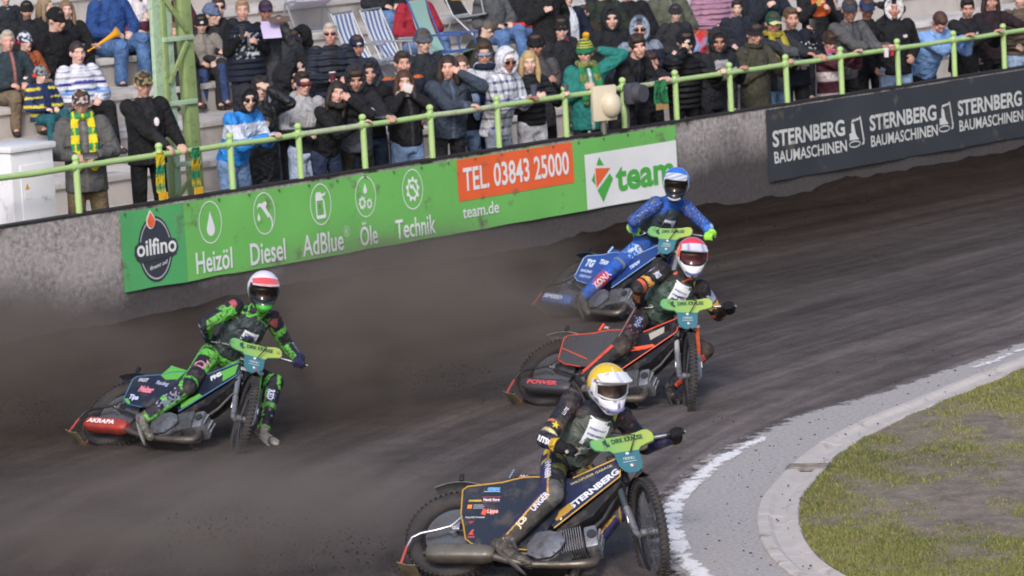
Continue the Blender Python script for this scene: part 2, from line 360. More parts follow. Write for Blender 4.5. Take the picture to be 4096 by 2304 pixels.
# infield: soil sheet and short patchy grass
def inside(x, y): return kerb_dist(x, y)[0]
def build_infield():
    V = []; xs = np.arange(1.3, 30, 0.16); ys = np.concatenate([np.arange(18.0, 40, 0.16), np.arange(40, 75, 0.6)]); 
    ids = {}; F = []
    D = {}
    for a, x in enumerate(xs):
        for b_, y in enumerate(ys):
            if x > 9: s = 9.9
            else: s = inside(x, y)
            if x > 7 and y < 21.8: s = -1
            if y > 43.5 and x < 9.5 + (y - 43.5) * 0.9: s = -1
            D[(a, b_)] = s
    def vid(a, b_):
        if (a, b_) not in ids:
            x, y = xs[a], ys[b_]; s = D[(a, b_)]
            if s < 0.27 and s > -0.5 and x < 9:           # pull the edge on to the kerb's back
                sg, i_ = kerb_dist(x, y); x, y = KC[i_] + KN[i_] * 0.27
            ids[(a, b_)] = len(V); V.append((x, y, 0.045 + 0.02 * fbm(x * 2, y * 2) + 0.012 * nz(x * 9, y * 9)))
        return ids[(a, b_)]
    for a in range(len(xs) - 1):
        for b_ in range(len(ys) - 1):
            q = [(a, b_), (a + 1, b_), (a + 1, b_ + 1), (a, b_ + 1)]
            if max(D[t] for t in q) > 0.30 and min(D[t] for t in q) > 0.10: F.append([vid(*t) for t in q])
    return new_mesh("infield", V, F, True)
def patch(x, y, s):      # 1 = grown over, 0 = bare soil
    v = 0.55 + 1.1 * fbm(x * 0.50 + 3, y * 0.22 + 7, 0, 4) + 0.35 * nz(x * 3, y * 1.2, 4)
    if s < 0.5: v -= 0.05 + (0.5 - s) * 0.35 * (0.5 + nz(x * 2, y * 2, 8))
    return v
m_soil = mat("infield_soil", '#7b6f66', 0.95, var=0.35, vscale=5, bump=0.015, bscale=30, dirt='#9a9088', dirt_scale=22, dirt_amt=0.3)
tag(obj("infield", build_infield(), m_soil), kind="structure")
def build_grass():
    V = []; F = []; CL = []; n = 0; tot = 0
    rg = np.random.RandomState(3)
    gcol = [lin('#6f7a42'), lin('#7d8450'), lin('#928f58'), lin('#5c663c'), lin('#9b9268')]
    ky = 24.6 + rg.rand(330000) ** 1.25 * 12.5; kx = 1.75 + rg.rand(330000) * (ky * 0.131 + 1.1 - 1.75); KS, NS = KC[::5], KN[::5]; keep = []
    for c0 in range(0, len(kx), 15000):
        xx, yy = kx[c0:c0 + 15000], ky[c0:c0 + 15000]; i_ = ((xx[:, None] - KS[:, 0]) ** 2 + (yy[:, None] - KS[:, 1]) ** 2).argmin(1); sg = (xx - KS[i_, 0]) * NS[i_, 0] + (yy - KS[i_, 1]) * NS[i_, 1]; keep += [(x_, y_, s_) for x_, y_, s_ in zip(xx, yy, sg) if s_ > 0.29]
    for x, y, s in keep:
        if n >= 170000: break
        p = patch(x, y, s)
        if rg.rand() > (p + 0.06) * 1.7: continue
        h = (0.014 + 0.024 * rg.rand()) * (0.7 + 0.5 * min(1, max(0, p))); w = 0.004 + 0.005 * rg.rand(); a = rg.rand() * 6.28; lx, ly = (rg.rand(2) - 0.5) * h * 1.3
        bx, by = math.cos(a) * w, math.sin(a) * w; z0 = 0.035 + 0.02 * fbm(x * 2, y * 2)
        k = len(V); V += [(x - bx, y - by, z0), (x + bx, y + by, z0), (x + lx, y + ly, z0 + h)]; F.append((k, k + 1, k + 2))
        t = min(1, max(0, 0.5 + 0.8 * nz(x * 0.9, y * 0.5, 11) + (rg.rand() - 0.5) * 0.5)); c = gcol[3] * (1 - t) + gcol[2] * t if rg.rand() < 0.7 else gcol[rg.randint(5)]
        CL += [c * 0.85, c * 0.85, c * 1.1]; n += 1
    return new_mesh("grass", V, F, False, cols=np.array(CL))
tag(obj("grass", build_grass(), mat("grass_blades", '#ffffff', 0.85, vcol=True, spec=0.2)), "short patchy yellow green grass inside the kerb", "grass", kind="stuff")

# clods and crumbs of soil on the apron, the kerb and the inner track
def build_clods():
    V = []; F = []; CL = []; rg = np.random.RandomState(5)
    for k in range(2200):
        if k % 2:
            i = rg.randint(40, len(KC) - 40); o = -abs(rg.randn()) * 0.55 - 0.02 if rg.rand() < 0.75 else rg.rand() * 0.28; p = KC[i] + KN[i] * o
        else:
            o = -1.0; p = WM + WT * (rg.rand() * 24 - 12) - WN * (0.15 + abs(rg.randn()) * 1.2)
        if p[0] > 6: continue
        s = 0.003 + 0.010 * rg.rand() ** 4; z = (0.036 if o < 0 else 0.05) if k % 2 else 0.03; s = s if k % 2 else s * 1.5; b_ = len(V); q = rg.rand() * 3
        for dx, dy, dz in ((1, 0, 0), (0, 1, 0), (-1, 0, 0), (0, -1, 0), (0, 0, 0.8), (0, 0, -0.6)):
            x_, y_ = dx * math.cos(q) - dy * math.sin(q), dx * math.sin(q) + dy * math.cos(q); f_ = s * (0.7 + 0.6 * rg.rand()); V.append((p[0] + x_ * f_, p[1] + y_ * f_, z + dz * s))
        for a, c in ((0, 1), (1, 2), (2, 3), (3, 0)): F += [(b_ + a, b_ + c, b_ + 4), (b_ + c, b_ + a, b_ + 5)]
        CL += [lin('#4c4546' if k % 2 else '#2c2624') * (0.7 + 0.6 * rg.rand())] * 6
    return new_mesh("dirt_clods", V, F, False, cols=np.array(CL))
tag(obj("dirt_clods", build_clods(), mat("clods", '#ffffff', 0.95, vcol=True, spec=0.2)), "crumbs of dark soil strewn over the pale strip", "soil", kind="stuff")

# ================================================================== the wall
U0, U1 = -15.0, 15.0
def wall_material():
    m = bpy.data.materials.new("wall_roughcast"); m.use_nodes = True; nt = m.node_tree; N = nt.nodes; L = nt.links; b = N["Principled BSDF"]; b.inputs["Roughness"].default_value = 0.9; b.inputs["Specular IOR Level"].default_value = 0.3
    tc = N.new("ShaderNodeTexCoord"); sep = N.new("ShaderNodeSeparateXYZ"); L.new(tc.outputs["Object"], sep.inputs[0])
    def noise(scale, d=8, r=0.65, sz=1.0):
        mp = N.new("ShaderNodeMapping"); mp.inputs["Scale"].default_value = (1, 1, sz); L.new(tc.outputs["Object"], mp.inputs[0])
        n = N.new("ShaderNodeTexNoise"); n.inputs["Scale"].default_value = scale; n.inputs["Detail"].default_value = d; n.inputs["Roughness"].default_value = r; L.new(mp.outputs[0], n.inputs["Vector"]); return n.outputs["Fac"]
    def mrange(v, a, b_, c=0.0, d=1.0):
        q = N.new("ShaderNodeMapRange"); q.inputs["From Min"].default_value = a; q.inputs["From Max"].default_value = b_; q.inputs["To Min"].default_value = c; q.inputs["To Max"].default_value = d; L.new(v, q.inputs["Value"]); return q.outputs[0]
    def mix(f, A, B):
        q = N.new("ShaderNodeMix"); q.data_type = 'RGBA'; L.new(f, q.inputs["Factor"])
        for k, c in (("A", A), ("B", B)):
            if isinstance(c, str): q.inputs[k].default_value = (*lin(c), 1)
            else: L.new(c, q.inputs[k])
        return q.outputs["Result"]
    n1, n2, n3 = noise(2.2), noise(16.0, 6, 0.7), noise(1.1, 4, 0.5, 0.35)
    base = mix(mrange(n2, 0.38, 0.66), '#7b7779', '#c6c0c1')
    base = mix(mrange(n1, 0.42, 0.7), base, '#aea8aa')
    # flung mud: thick at the foot, thinning upward, drawn in streaks; far end (towards +x) is blacker
    ad = N.new("ShaderNodeMath"); ad.operation = 'MULTIPLY_ADD'; L.new(n3, ad.inputs[0]); ad.inputs[1].default_value = -0.9; 
    z2 = N.new("ShaderNodeMath"); z2.operation = 'ADD'; L.new(sep.outputs[2], z2.inputs[0]); z2.inputs[1].default_value = 0.45; L.new(z2.outputs[0], ad.inputs[2])
    xx = N.new("ShaderNodeMath"); xx.operation = 'MULTIPLY_ADD'; L.new(sep.outputs[0], xx.inputs[0]); xx.inputs[1].default_value = -0.030; L.new(ad.outputs[0], xx.inputs[2])
    mud = mrange(xx.outputs[0], 0.93, 0.46)
    base = mix(mud, base, mix(mrange(n2, 0.3, 0.7), '#434044', '#575356'))
    top = mrange(sep.outputs[2], 1.05, 1.16); tm = N.new("ShaderNodeMath"); tm.operation = 'MULTIPLY'; L.new(top, tm.inputs[0]); L.new(mrange(n1, 0.5, 0.62), tm.inputs[1])
    base = mix(tm.outputs[0], base, '#3f3b3d'); L.new(base, b.inputs["Base Color"])
    bp = N.new("ShaderNodeBump"); bp.inputs["Distance"].default_value = 0.012; L.new(n2, bp.inputs["Height"]); L.new(bp.outputs[0], b.inputs["Normal"]); return m
m_wall = wall_material()
WROT = math.atan2(WT[1], WT[0])
wall = empty("perimeter_wall", (WM[0], WM[1], 0), WROT); tag(wall, "long rough concrete wall around the outside of the dirt track", "wall")
def wbox(name, u0, u1, d0, d1, z0, z1, m, parent=wall, bevel=0.0):
    """box in wall space; the wall empty's local x runs along it, local y points behind it"""
    return rmesh(Raw().box(((u0 + u1) / 2, (d0 + d1) / 2, (z0 + z1) / 2), u1 - u0, d1 - d0, z1 - z0), name, m, parent, 30, bevel)
u = U0; k = 0
while u < U1:                                   # cast sections butted end to end
    un = u + 3.02 + (k % 3) * 0.11; wbox("wall_section", u, un - 0.006, 0.0, 0.22, -0.25, 1.185 + 0.003 * (k % 2), m_wall, wall); u = un; k += 1
m_rub = mat("edge_rubber", '#2b292c', 0.8, var=0.3, vscale=8)
for u_ in np.arange(U0, U1, 2.5): wbox("edge_strip", u_, u_ + 2.49, -0.012, 0.12, 1.19, 1.212, m_rub)

# ================================================================== banners
def rip(u, z, amp=1.0): return amp * (0.015 * nz(u * 1.3, z * 0.8, 2.0) + 0.004 * nz(u * 3.1 + z * 2, z * 2.0, 6.0) + (0.004 * nz(u * 9, 0, 3) if z > 1.12 else 0))
def wl(u, z, layer, amp=1.0): return (u, -0.034 + rip(u, z, amp) - 0.0055 * layer, z)
def banner_sheet(name, u0, u1, z0, z1, m, parent, layer=0, nu=None, amp=1.0, edge=0.0):
    nu = nu or max(2, int((u1 - u0) / 0.08)); nzn = max(3, int((z1 - z0) / 0.07)); V = []
    for i_ in range(nu + 1):
        for j in range(nzn + 1):
            u_ = u0 + (u1 - u0) * i_ / nu; z_ = z0 + (z1 - z0) * j / nzn
            if edge and j in (0, nzn): z_ += edge * nz(u_ * 2.2, j * 3.0, 4)
            V.append(wl(u_, z_, layer, amp))
    n_ = nzn + 1; F = [[i_ * n_ + j, (i_ + 1) * n_ + j, (i_ + 1) * n_ + j + 1, i_ * n_ + j + 1] for i_ in range(nu) for j in range(nzn)]
    return obj(name, new_mesh(name, V, F, True), m, parent)
def bprint(name, polys, m, parent, layer=1, amp=1.0):
    """flat printed shapes: list of (verts2d, faces)"""
    V = []; F = []
    for v, f in polys:
        k = len(V); V += [wl(p[0], p[1], layer, amp) for p in v]; F += [[i_ + k for i_ in q] for q in f]
    return obj(name, new_mesh(name, V, F), m, parent)
def btext(s, u0, u1, z0, z1, m, parent, bold=0.02, layer=2, amp=1.0, slant=0.0, rise=0.0, cap=None):
    v, f = text_fit(s, u1 - u0, z1 - z0, bold, cap); P = [(u0 + p[0] + slant * p[1], z0 + p[1] + rise * p[0]) for p in v]
    return bprint("lettering", [(P, f)], m, parent, layer, amp)
def ring(cu, cz, rx, rz, w, n=44):
    v = []; f = []
    for k in range(n):
        a = 2 * math.pi * k / n; v += [(cu + rx * math.cos(a), cz + rz * math.sin(a)), (cu + (rx - w * 0.75) * math.cos(a), cz + (rz - w) * math.sin(a))]
    for k in range(n): a = 2 * k; b_ = 2 * ((k + 1) % n); f.append([a, a + 1, b_ + 1, b_])
    return v, f
def poly(p): return list(p), [list(range(len(p)))]
def ellp(cu, cz, rx, rz, n=32): return poly([(cu + rx * math.cos(2 * math.pi * k / n), cz + rz * math.sin(2 * math.pi * k / n)) for k in range(n)])
def drop(cu, z0, z1, r, rz=None):
    rz = rz or r * 1.3; p = [(cu, z1)]
    for k in range(15):
        a = math.radians(25 - 230 * k / 14); p.append((cu + r * math.cos(a), z0 + rz + rz * math.sin(a)))
    return poly(p)
def gear(cu, cz, rx, rz, teeth=8, hole=0.45):
    v = []; f = []; n = teeth * 4
    for k in range(n):
        a = 2 * math.pi * k / n; q = 1.0 if k % 4 in (0, 1) else 0.78; v += [(cu + rx * q * math.cos(a), cz + rz * q * math.sin(a)), (cu + rx * hole * math.cos(a), cz + rz * hole * math.sin(a))]
    for k in range(n): a = 2 * k; b_ = 2 * ((k + 1) % n); f.append([a, a + 1, b_ + 1, b_])
    return v, f
def bmat(n, c, r=0.5): return mat(n, c, r, var=0.05, vscale=1.6, spec=0.35, dirt='#6a6259', dirt_scale=3.5, dirt_amt=0.10)
m_gr1, m_gr2, m_wh, m_or, m_dk, m_tg = bmat("vinyl_green_dark", '#58ad6e'), bmat("vinyl_green", '#74bf66'), mat("vinyl_white", '#e9ecf2', 0.5, var=0.05, vscale=2.0), bmat("vinyl_orange", '#ee6a3f'), bmat("vinyl_slate", '#3e424e'), bmat("vinyl_green_logo", '#52b04f')
ban = empty("advertising_banner", (WM[0], WM[1], 0), WROT); tag(ban, "long bright green banner with white fuel icons and an orange telephone panel", "banner")
banner_sheet("banner_sheet", -6.99, -6.105, 0.37, 1.165, m_gr1, ban, 0, edge=0.010)
banner_sheet("banner_sheet", -6.105, 1.88, 0.37, 1.165, m_gr2, ban, 0, edge=0.010)
banner_sheet("printed_panel", -1.95, 0.0, 0.708, 1.160, m_or, ban, 1)
banner_sheet("printed_panel", 0.20, 1.868, 0.375, 0.992, m_wh, ban, 1)
# dark oval badge with drop and lettering
bprint("badge", [ellp(-6.535, 0.75, 0.235, 0.33)], m_dk, ban, 1); bprint("badge_band", [poly([(-6.80, 0.66), (-6.83, 0.72), (-6.82, 0.80), (-6.76, 0.84), (-6.33, 0.84), (-6.25, 0.82), (-6.225, 0.74), (-6.26, 0.67), (-6.32, 0.65), (-6.74, 0.63)])], m_dk, ban, 2)
bprint("badge_ring", [ring(-6.535, 0.75, 0.215, 0.305, 0.016)], mat("vinyl_grey", '#b9bcc4', 0.5), ban, 1.5)
bprint("flame_drop", [drop(-6.585, 0.955, 1.15, 0.062)], m_wh, ban, 3); bprint("flame_drop", [drop(-6.585, 0.968, 1.125, 0.05)], m_or, ban, 4)
btext("oilfino", -6.80, -6.255, 0.70, 0.86, m_wh, ban, 0.02, 3); btext("finest oil", -6.64, -6.40, 0.545, 0.585, m_wh, ban, 0.01, 3, slant=0.3, rise=0.18)
ICX = (-5.745, -4.96, -4.12, -3.412, -2.684); m_ic = m_wh
for cx in ICX: bprint("icon_ring", [ring(cx, 0.925, 0.163, 0.217, 0.012)], m_ic, ban, 1)
bprint("icon", [drop(-5.742, 0.785, 1.04, 0.058, 0.07)], m_ic, ban, 1)
c = ICX[1]     # fuel nozzle with hose and drop
bprint("icon", [poly([(c - 0.10, 1.00), (c - 0.075, 1.035), (c - 0.02, 1.03), (c + 0.02, 1.05), (c + 0.05, 1.03), (c + 0.03, 0.985), (c + 0.08, 0.90), (c + 0.055, 0.87), (c - 0.005, 0.95), (c - 0.05, 1.0), (c - 0.085, 1.0), (c - 0.098, 0.975)]), poly([(c + 0.055, 0.91), (c + 0.075, 0.925), (c + 0.115, 0.86), (c + 0.12, 0.80), (c + 0.10, 0.745), (c + 0.088, 0.755), (c + 0.104, 0.81), (c + 0.098, 0.85)]), drop(c - 0.085, 0.855, 0.945, 0.02)], m_ic, ban, 1)
c = ICX[2]     # canister
bprint("icon", [poly([(c - 0.075, 1.03), (c - 0.055, 1.055), (c + 0.01, 1.05), (c + 0.02, 1.03), (c + 0.065, 1.035), (c + 0.075, 1.05), (c + 0.085, 1.045), (c + 0.075, 1.015), (c + 0.02, 1.0), (c + 0.055, 0.965), (c - 0.078, 0.965)]),
    poly([(c - 0.078, 0.965), (c - 0.06, 0.965), (c - 0.06, 0.80), (c - 0.075, 0.79)]), poly([(c + 0.055, 0.965), (c + 0.038, 0.965), (c + 0.045, 0.80), (c + 0.07, 0.79)]), poly([(c - 0.075, 0.79), (c - 0.06, 0.812), (c + 0.045, 0.812), (c + 0.07, 0.79), (c + 0.06, 0.775), (c - 0.065, 0.775)])], m_ic, ban, 1)
c = ICX[3]; bprint("icon", [drop(c, 0.955, 1.07, 0.03, 0.036), gear(c - 0.055, 0.865, 0.058, 0.075), gear(c + 0.055, 0.845, 0.045, 0.058)], m_ic, ban, 1)
c = ICX[4]; bprint("icon", [gear(c, 0.925, 0.105, 0.135, 9, 0.62), poly([(c - 0.035, 0.99), (c - 0.045, 0.95), (c - 0.02, 0.925), (c - 0.005, 0.94), (c + 0.075, 0.83), (c + 0.092, 0.845), (c + 0.012, 0.96), (c + 0.015, 0.985), (c - 0.01, 0.965)])], m_ic, ban, 1)
for s, a, b_, z0, z1 in (("Heizöl", -5.99, -5.47, 0.43, 0.645), ("Diesel", -5.21, -4.685, 0.42, 0.64), ("AdBlue", -4.43, -3.81, 0.415, 0.63), ("Öle", -3.54, -3.265, 0.415, 0.665), ("Technik", -2.985, -2.36, 0.422, 0.625)):
    btext(s, a, b_, z0, z1, m_wh, ban, 0.014, 2)
bprint("trademark_ring", [ring(-3.745, 0.60, 0.045, 0.055, 0.006, 24)], m_wh, ban, 1); btext("R", -3.762, -3.728, 0.572, 0.627, m_wh, ban, 0.0, 1)
btext("TEL. 03843 25000", -1.865, -0.08, 0.815, 1.065, m_wh, ban, 0.018, 2); btext("team.de", -1.905, -1.30, 0.52, 0.65, m_wh, ban, 0.012, 2)
bprint("logo_diamond", [poly([(0.45, 0.946), (0.40, 0.857), (0.533, 0.845)]), poly([(0.30, 0.70), (0.358, 0.775), (0.366, 0.64)]), poly([(0.635, 0.74), (0.69, 0.675), (0.497, 0.43), (0.40, 0.575)])], m_tg, ban, 2)
bprint("logo_diamond", [poly([(0.376, 0.826), (0.65, 0.800), (0.384, 0.602)])], m_or, ban, 2); btext("team", 0.74, 1.80, 0.53, 0.80, m_tg, ban, 0.03, 2)
# dark banner at the far end
ban2 = empty("advertising_banner", (WM[0], WM[1], 0), WROT); tag(ban2, "dark blue black banner with white construction machinery lettering and digger emblems", "banner")
for u_ in np.arange(-6.93, 1.86, .44):
    o_ = rmesh(Raw().tube([(0, 0, 0), (0, -.006, 0)], .013, 10), "eyelet", mat("eyelet_brass", '#8d8a80', .4, .7), ban, 40); o_.location = wl(u_, 1.142, 2)
m_nv, m_wl2 = bmat("vinyl_navy", '#3c4049', 0.42), bmat("vinyl_white_dusty", '#cdd0d2', 0.6)
banner_sheet("banner_sheet", 3.61, 10.9, 0.318, 1.172, m_nv, ban2, 0, amp=1.7, edge=0.012)
for a in (3.71, 5.645, 7.56, 9.5):
    btext("STERNBERG", a, a + 1.445, 0.727, 0.915, m_wl2, ban2, 0.028, 1, 1.7); btext("BAUMASCHINEN", a + 0.01, a + 1.46, 0.528, 0.665, m_wl2, ban2, 0.018, 1, 1.7)
for a in (5.216, 7.13, 9.05):      # digger emblem: tracks, cab, boom, arm
    bprint("digger_emblem", [ring(a + 0.115, 0.595, 0.115, 0.043, 0.016, 24), poly([(a + 0.02, 0.648), (a + 0.205, 0.648), (a + 0.15, 0.70), (a + 0.02, 0.70)]), poly([(a + 0.01, 0.72), (a + 0.10, 0.755), (a + 0.16, 0.70), (a + 0.03, 0.70)]), poly([(a + 0.06, 0.755), (a + 0.07, 0.86), (a + 0.115, 0.84), (a + 0.14, 0.72)]),
        poly([(a + 0.07, 0.86), (a + 0.09, 0.895), (a + 0.22, 0.905), (a + 0.25, 0.93), (a + 0.26, 0.90), (a + 0.22, 0.885), (a + 0.105, 0.865)]), poly([(a + 0.235, 0.90), (a + 0.262, 0.90), (a + 0.30, 0.66), (a + 0.275, 0.66)]), poly([(a + 0.27, 0.66), (a + 0.31, 0.655), (a + 0.30, 0.58), (a + 0.25, 0.57), (a + 0.285, 0.62)])], m_wl2, ban2, 1, 1.7)

# ================================================================== terrace behind the wall
FLOOR0, RISE, TREAD, D0 = 0.62, 0.33, 1.0, 1.2
def floor_z(k): return FLOOR0 + RISE * k if k else 0.50
def front_floor(u): return 0.50 - 0.012 * (u + 8)
def nose_d(k): return D0 + TREAD * (k - 1)            # front edge of step k (k >= 1)
m_step, m_riser = mat("terrace_slab", '#cbc6c4', 0.85, var=0.12, vscale=2.0, bump=0.004, bscale=30, dirt='#8f8a88', dirt_scale=3, dirt_amt=0.25), mat("terrace_riser", '#b9b3b0', 0.88, var=0.14, vscale=2.2, dirt='#8b8583', dirt_scale=2, dirt_amt=0.3)
ter = empty("terrace", (WM[0], WM[1], 0), WROT); tag(ter, kind="structure")
_f = Raw(); _f.rings([[np.array([u_, d_, front_floor(u_) + z_]) for d_, z_ in ((0.225, 0), (D0 + 0.3, 0), (D0 + 0.3, -0.3), (0.225, -0.3))] for u_ in (U0 - 3, U1 + 3)]); rmesh(_f, "terrace_floor", m_riser, ter)
for k in range(1, 11):
    u = U0 - 3.0 + (k % 3) * 0.7
    while u < U1 + 3:
        wbox("riser_panel", u, u + 2.392, nose_d(k) + 0.035, nose_d(k) + 0.5, (floor_z(k - 1) if k > 1 else 0.30) - 0.1, floor_z(k) - 0.075, m_riser, ter)
        wbox("step_slab", u, u + 2.392, nose_d(k), nose_d(k) + TREAD + 0.06, floor_z(k) - 0.07, floor_z(k), m_step, ter, 0.008); u += 2.4

# green railing on the wall
rail = empty("railing", (WM[0], WM[1], 0), WROT); tag(rail, "light green tube railing with ball topped posts along the wall", "railing")
m_rail = mat("rail_green", '#a9cd84', 0.5, var=0.08, vscale=5, dirt='#b5b9a8', dirt_scale=22, dirt_amt=0.35); m_rail2 = mat("rail_green_worn", '#bccba6', 0.6, var=0.1, vscale=7, dirt='#8d9188', dirt_scale=14, dirt_amt=0.5)
PU = [-12.9, -11.8, -10.7, -9.65, -8.58, -7.44, -6.30, -5.29, -4.28, -3.29, -2.22, -1.12, 0.04, 1.07, 2.03, 3.06, 4.16, 5.27, 6.46, 7.68, 8.80, 9.9, 11.0, 12.1, 13.2]
RZ = 1.665
pr = Raw().tube([(0, 0.06, 1.18), (0, 0.06, 1.735)], 0.034, 12); pme = smooth_angle(pr.mesh("post"), 50)
kr = Raw().ell((0, 0.06, 1.752), 0.041, 0.041, 0.037, seg=12, n=9); kr.tube([(0, 0.06, 1.72), (0, 0.06, 1.732)], 0.034, 12); kme = smooth_angle(kr.mesh("post_knob"), 50)
sr = Raw().tube([(-0.06, 0.06, RZ), (0.06, 0.06, RZ)], 0.038, 12); sme = smooth_angle(sr.mesh("sleeve"), 50)
for i_, u_ in enumerate(PU):
    p = obj("post", pme, m_rail, rail); p.location = (u_, 0, 0)
    k_ = obj("post_knob", kme, m_rail, p); s_ = obj("sleeve", sme, m_rail, p)
    if i_: rmesh(Raw().tube([(PU[i_ - 1] + 0.05, 0.06, RZ), ((PU[i_ - 1] + u_) / 2, 0.06, RZ - 0.004 * (i_ % 3)), (u_ - 0.05, 0.06, RZ)], 0.031, 10), "rail_tube", m_rail2 if i_ in (11, 9, 14) else m_rail, rail, 50)

# lattice mast
mast = empty("lattice_mast", W(-4.62, 1.0, FLOOR0), WROT); tag(mast, "tall pale green riveted steel lattice mast rising from the terrace", "mast")
m_ms, m_ms2 = mat("mast_pale", '#a9c4a8', 0.6, var=0.1, vscale=6, dirt='#7d8a6a', dirt_scale=14, dirt_amt=0.25), mat("mast_olive", '#8ea36c', 0.65, var=0.14, vscale=6, dirt='#6c7a50', dirt_scale=12, dirt_amt=0.3)  # pale green: left leg flanges and braces; olive: all other members
def mpx(x, y, d=1.0):     # survey point on the mast's plane -> mast space (x along wall, z up)
    P = on_row(x, y, d); u_, _ = wall_coord(P); return np.array([u_ + 4.62, 0.0, P[2] - FLOOR0])
def beam(name, a, b_, w, t, m, off=0.0):
    a = np.array(a, float); b_ = np.array(b_, float); a[1] += off; b_[1] += off; ax = unit(b_ - a); sx = unit(np.cross(ax, (0, 1, 0))); L_ = []
    for p in (a, b_): L_.append([p + sx * i_ * w / 2 + np.array([0, j * t / 2, 0]) for i_, j in ((-1, -1), (1, -1), (1, 1), (-1, 1))])
    return rmesh(Raw().rings(L_), name, m, mast, 30, 0.004)
lt, lb = mpx(610, -500), mpx(690, 900); rt_, rb = mpx(712, -300), mpx(800, 900)
dl = (lb - lt) / (lb[2] - lt[2]); l0 = lt - dl * lt[2]; l0[2] = 0; dr_ = (rb - rt_) / (rb[2] - rt_[2]); r0 = rt_ - dr_ * rt_[2]; r0[2] = 0
def legp(o, d_, z): return o + d_ * z
for s_, m_ in ((-0.075, m_ms), (0.075, m_ms)):
    a, b_ = legp(l0, dl, 0.0), legp(l0, dl, 4.6); a = a + np.array([s_, 0, 0]); b_ = b_ + np.array([s_, 0, 0]); beam("mast_leg", a, b_, 0.13, 0.05, m_)
beam("leg_web", legp(l0, dl, 0.0), legp(l0, dl, 4.6), 0.05, 0.14, m_ms2, 0.02)
beam("mast_leg", legp(r0, dr_, 0.0), legp(r0, dr_, 4.6), 0.15, 0.06, m_ms2); beam("leg_web", legp(r0, dr_, 0), legp(r0, dr_, 4.6), 0.03, 0.15, m_ms2, 0.06)
for (x0, y0), (x1, y1) in (((640, 160), (760, 148)), ((668, 415), (775, 403)), ((690, 660), (790, 650))): beam("brace", mpx(x0, y0), mpx(x1, y1), 0.05, 0.03, m_ms, -0.045)
for (x0, y0), (x1, y1) in (((640, -10), (735, 125)), ((735, 165), (665, 335)), ((672, 500), (775, 650)), ((785, 655), (700, 790)), ((650, -20), (720, -160))): beam("diagonal", mpx(x0, y0), mpx(x1, y1), 0.045, 0.025, m_ms2, -0.05)

# grey switch cabinet
cab = empty("switch_cabinet", W(-7.70, 0.62, 0.55), WROT); tag(cab, "pale grey metal switch cabinet beside the railing", "cabinet")
m_cab = mat("cabinet_grey", '#dddee6', 0.5, var=0.04, vscale=3, dirt='#9a9aa0', dirt_scale=4, dirt_amt=0.08)
rmesh(Raw().box((-.03, 0, 0.65), 0.56, 0.50, 1.30), "housing", m_cab, cab, 30, 0.01); rmesh(Raw().box((-.03, 0, 1.335), 0.61, 0.57, 0.065), "lid", m_cab, cab, 30, 0.018)
dr = rmesh(Raw().box((0.02, -0.256, 0.62), 0.44, 0.012, 1.10), "door", m_cab, cab, 30, 0.004)
rmesh(Raw().box((-0.12, -0.268, 0.42), 0.035, 0.02, 0.20), "door_handle", mat("black_plastic", '#1d1c20', 0.5), dr, 30, 0.005)
rmesh(Raw().plate([(-0.16, 0.93), (-0.10, 0.93), (-0.13, 0.99)], -0.2635, -0.266), "warning_triangle", mat("warn_orange", '#e0a24a', 0.5), dr); rmesh(Raw().box((-0.13, -0.2645, 0.87), 0.075, 0.003, 0.07), "notice", mat("notice_white", '#e8e6ea', 0.5), dr)

# two track lamps on the wall
lamp = empty("signal_lamp", W(0.62, -0.02, 1.2), WROT); tag(lamp, "cream signal lamp with a domed front on a short stalk", "lamp")
m_cr = mat("lamp_cream", '#cfc6b2', 0.45, var=0.05, vscale=5)
LM = np.array(Matrix.Rotation(math.radians(-22), 3, 'Z')); 
def lp(v): return LM @ np.array(v, float)
r = Raw().box(lp((0, 0, 0.335)), 0.31, 0.07, 0.40, LM); rmesh(r, "housing", m_cr, lamp, 30, 0.02)
rmesh(Raw().ell(lp((0.075, -0.035, 0.31)), 0.125, 0.11, 0.145, LM, 24, 15), "dome", m_cr, lamp, 60)
rmesh(Raw().tube([(0.0, 0.02, -0.02), (0.0, 0.02, 0.14)], 0.035, 10), "stalk", mat("lamp_bracket", '#77746f', 0.6, 0.4), lamp, 50)
lamp2 = empty("signal_lamp", W(1.10, -0.05, 1.2), WROT); tag(lamp2, "dark grey rounded signal lamp beside the cream one", "lamp")
m_dg = mat("lamp_grey", '#474852', 0.6, var=0.06)
rmesh(Raw().box((0, 0, 0.40), 0.20, 0.12, 0.24), "housing", m_dg, lamp2, 30, 0.03); rmesh(Raw().tube([(0.02, -0.06, 0.40), (0.02, -0.15, 0.40)], [0.115, 0.10], 20), "hood", m_dg, lamp2, 40)
rmesh(Raw().tube([(0, 0.08, 0.0), (0, 0.08, 0.42)], 0.02, 8), "stalk", m_dg, lamp2, 50)

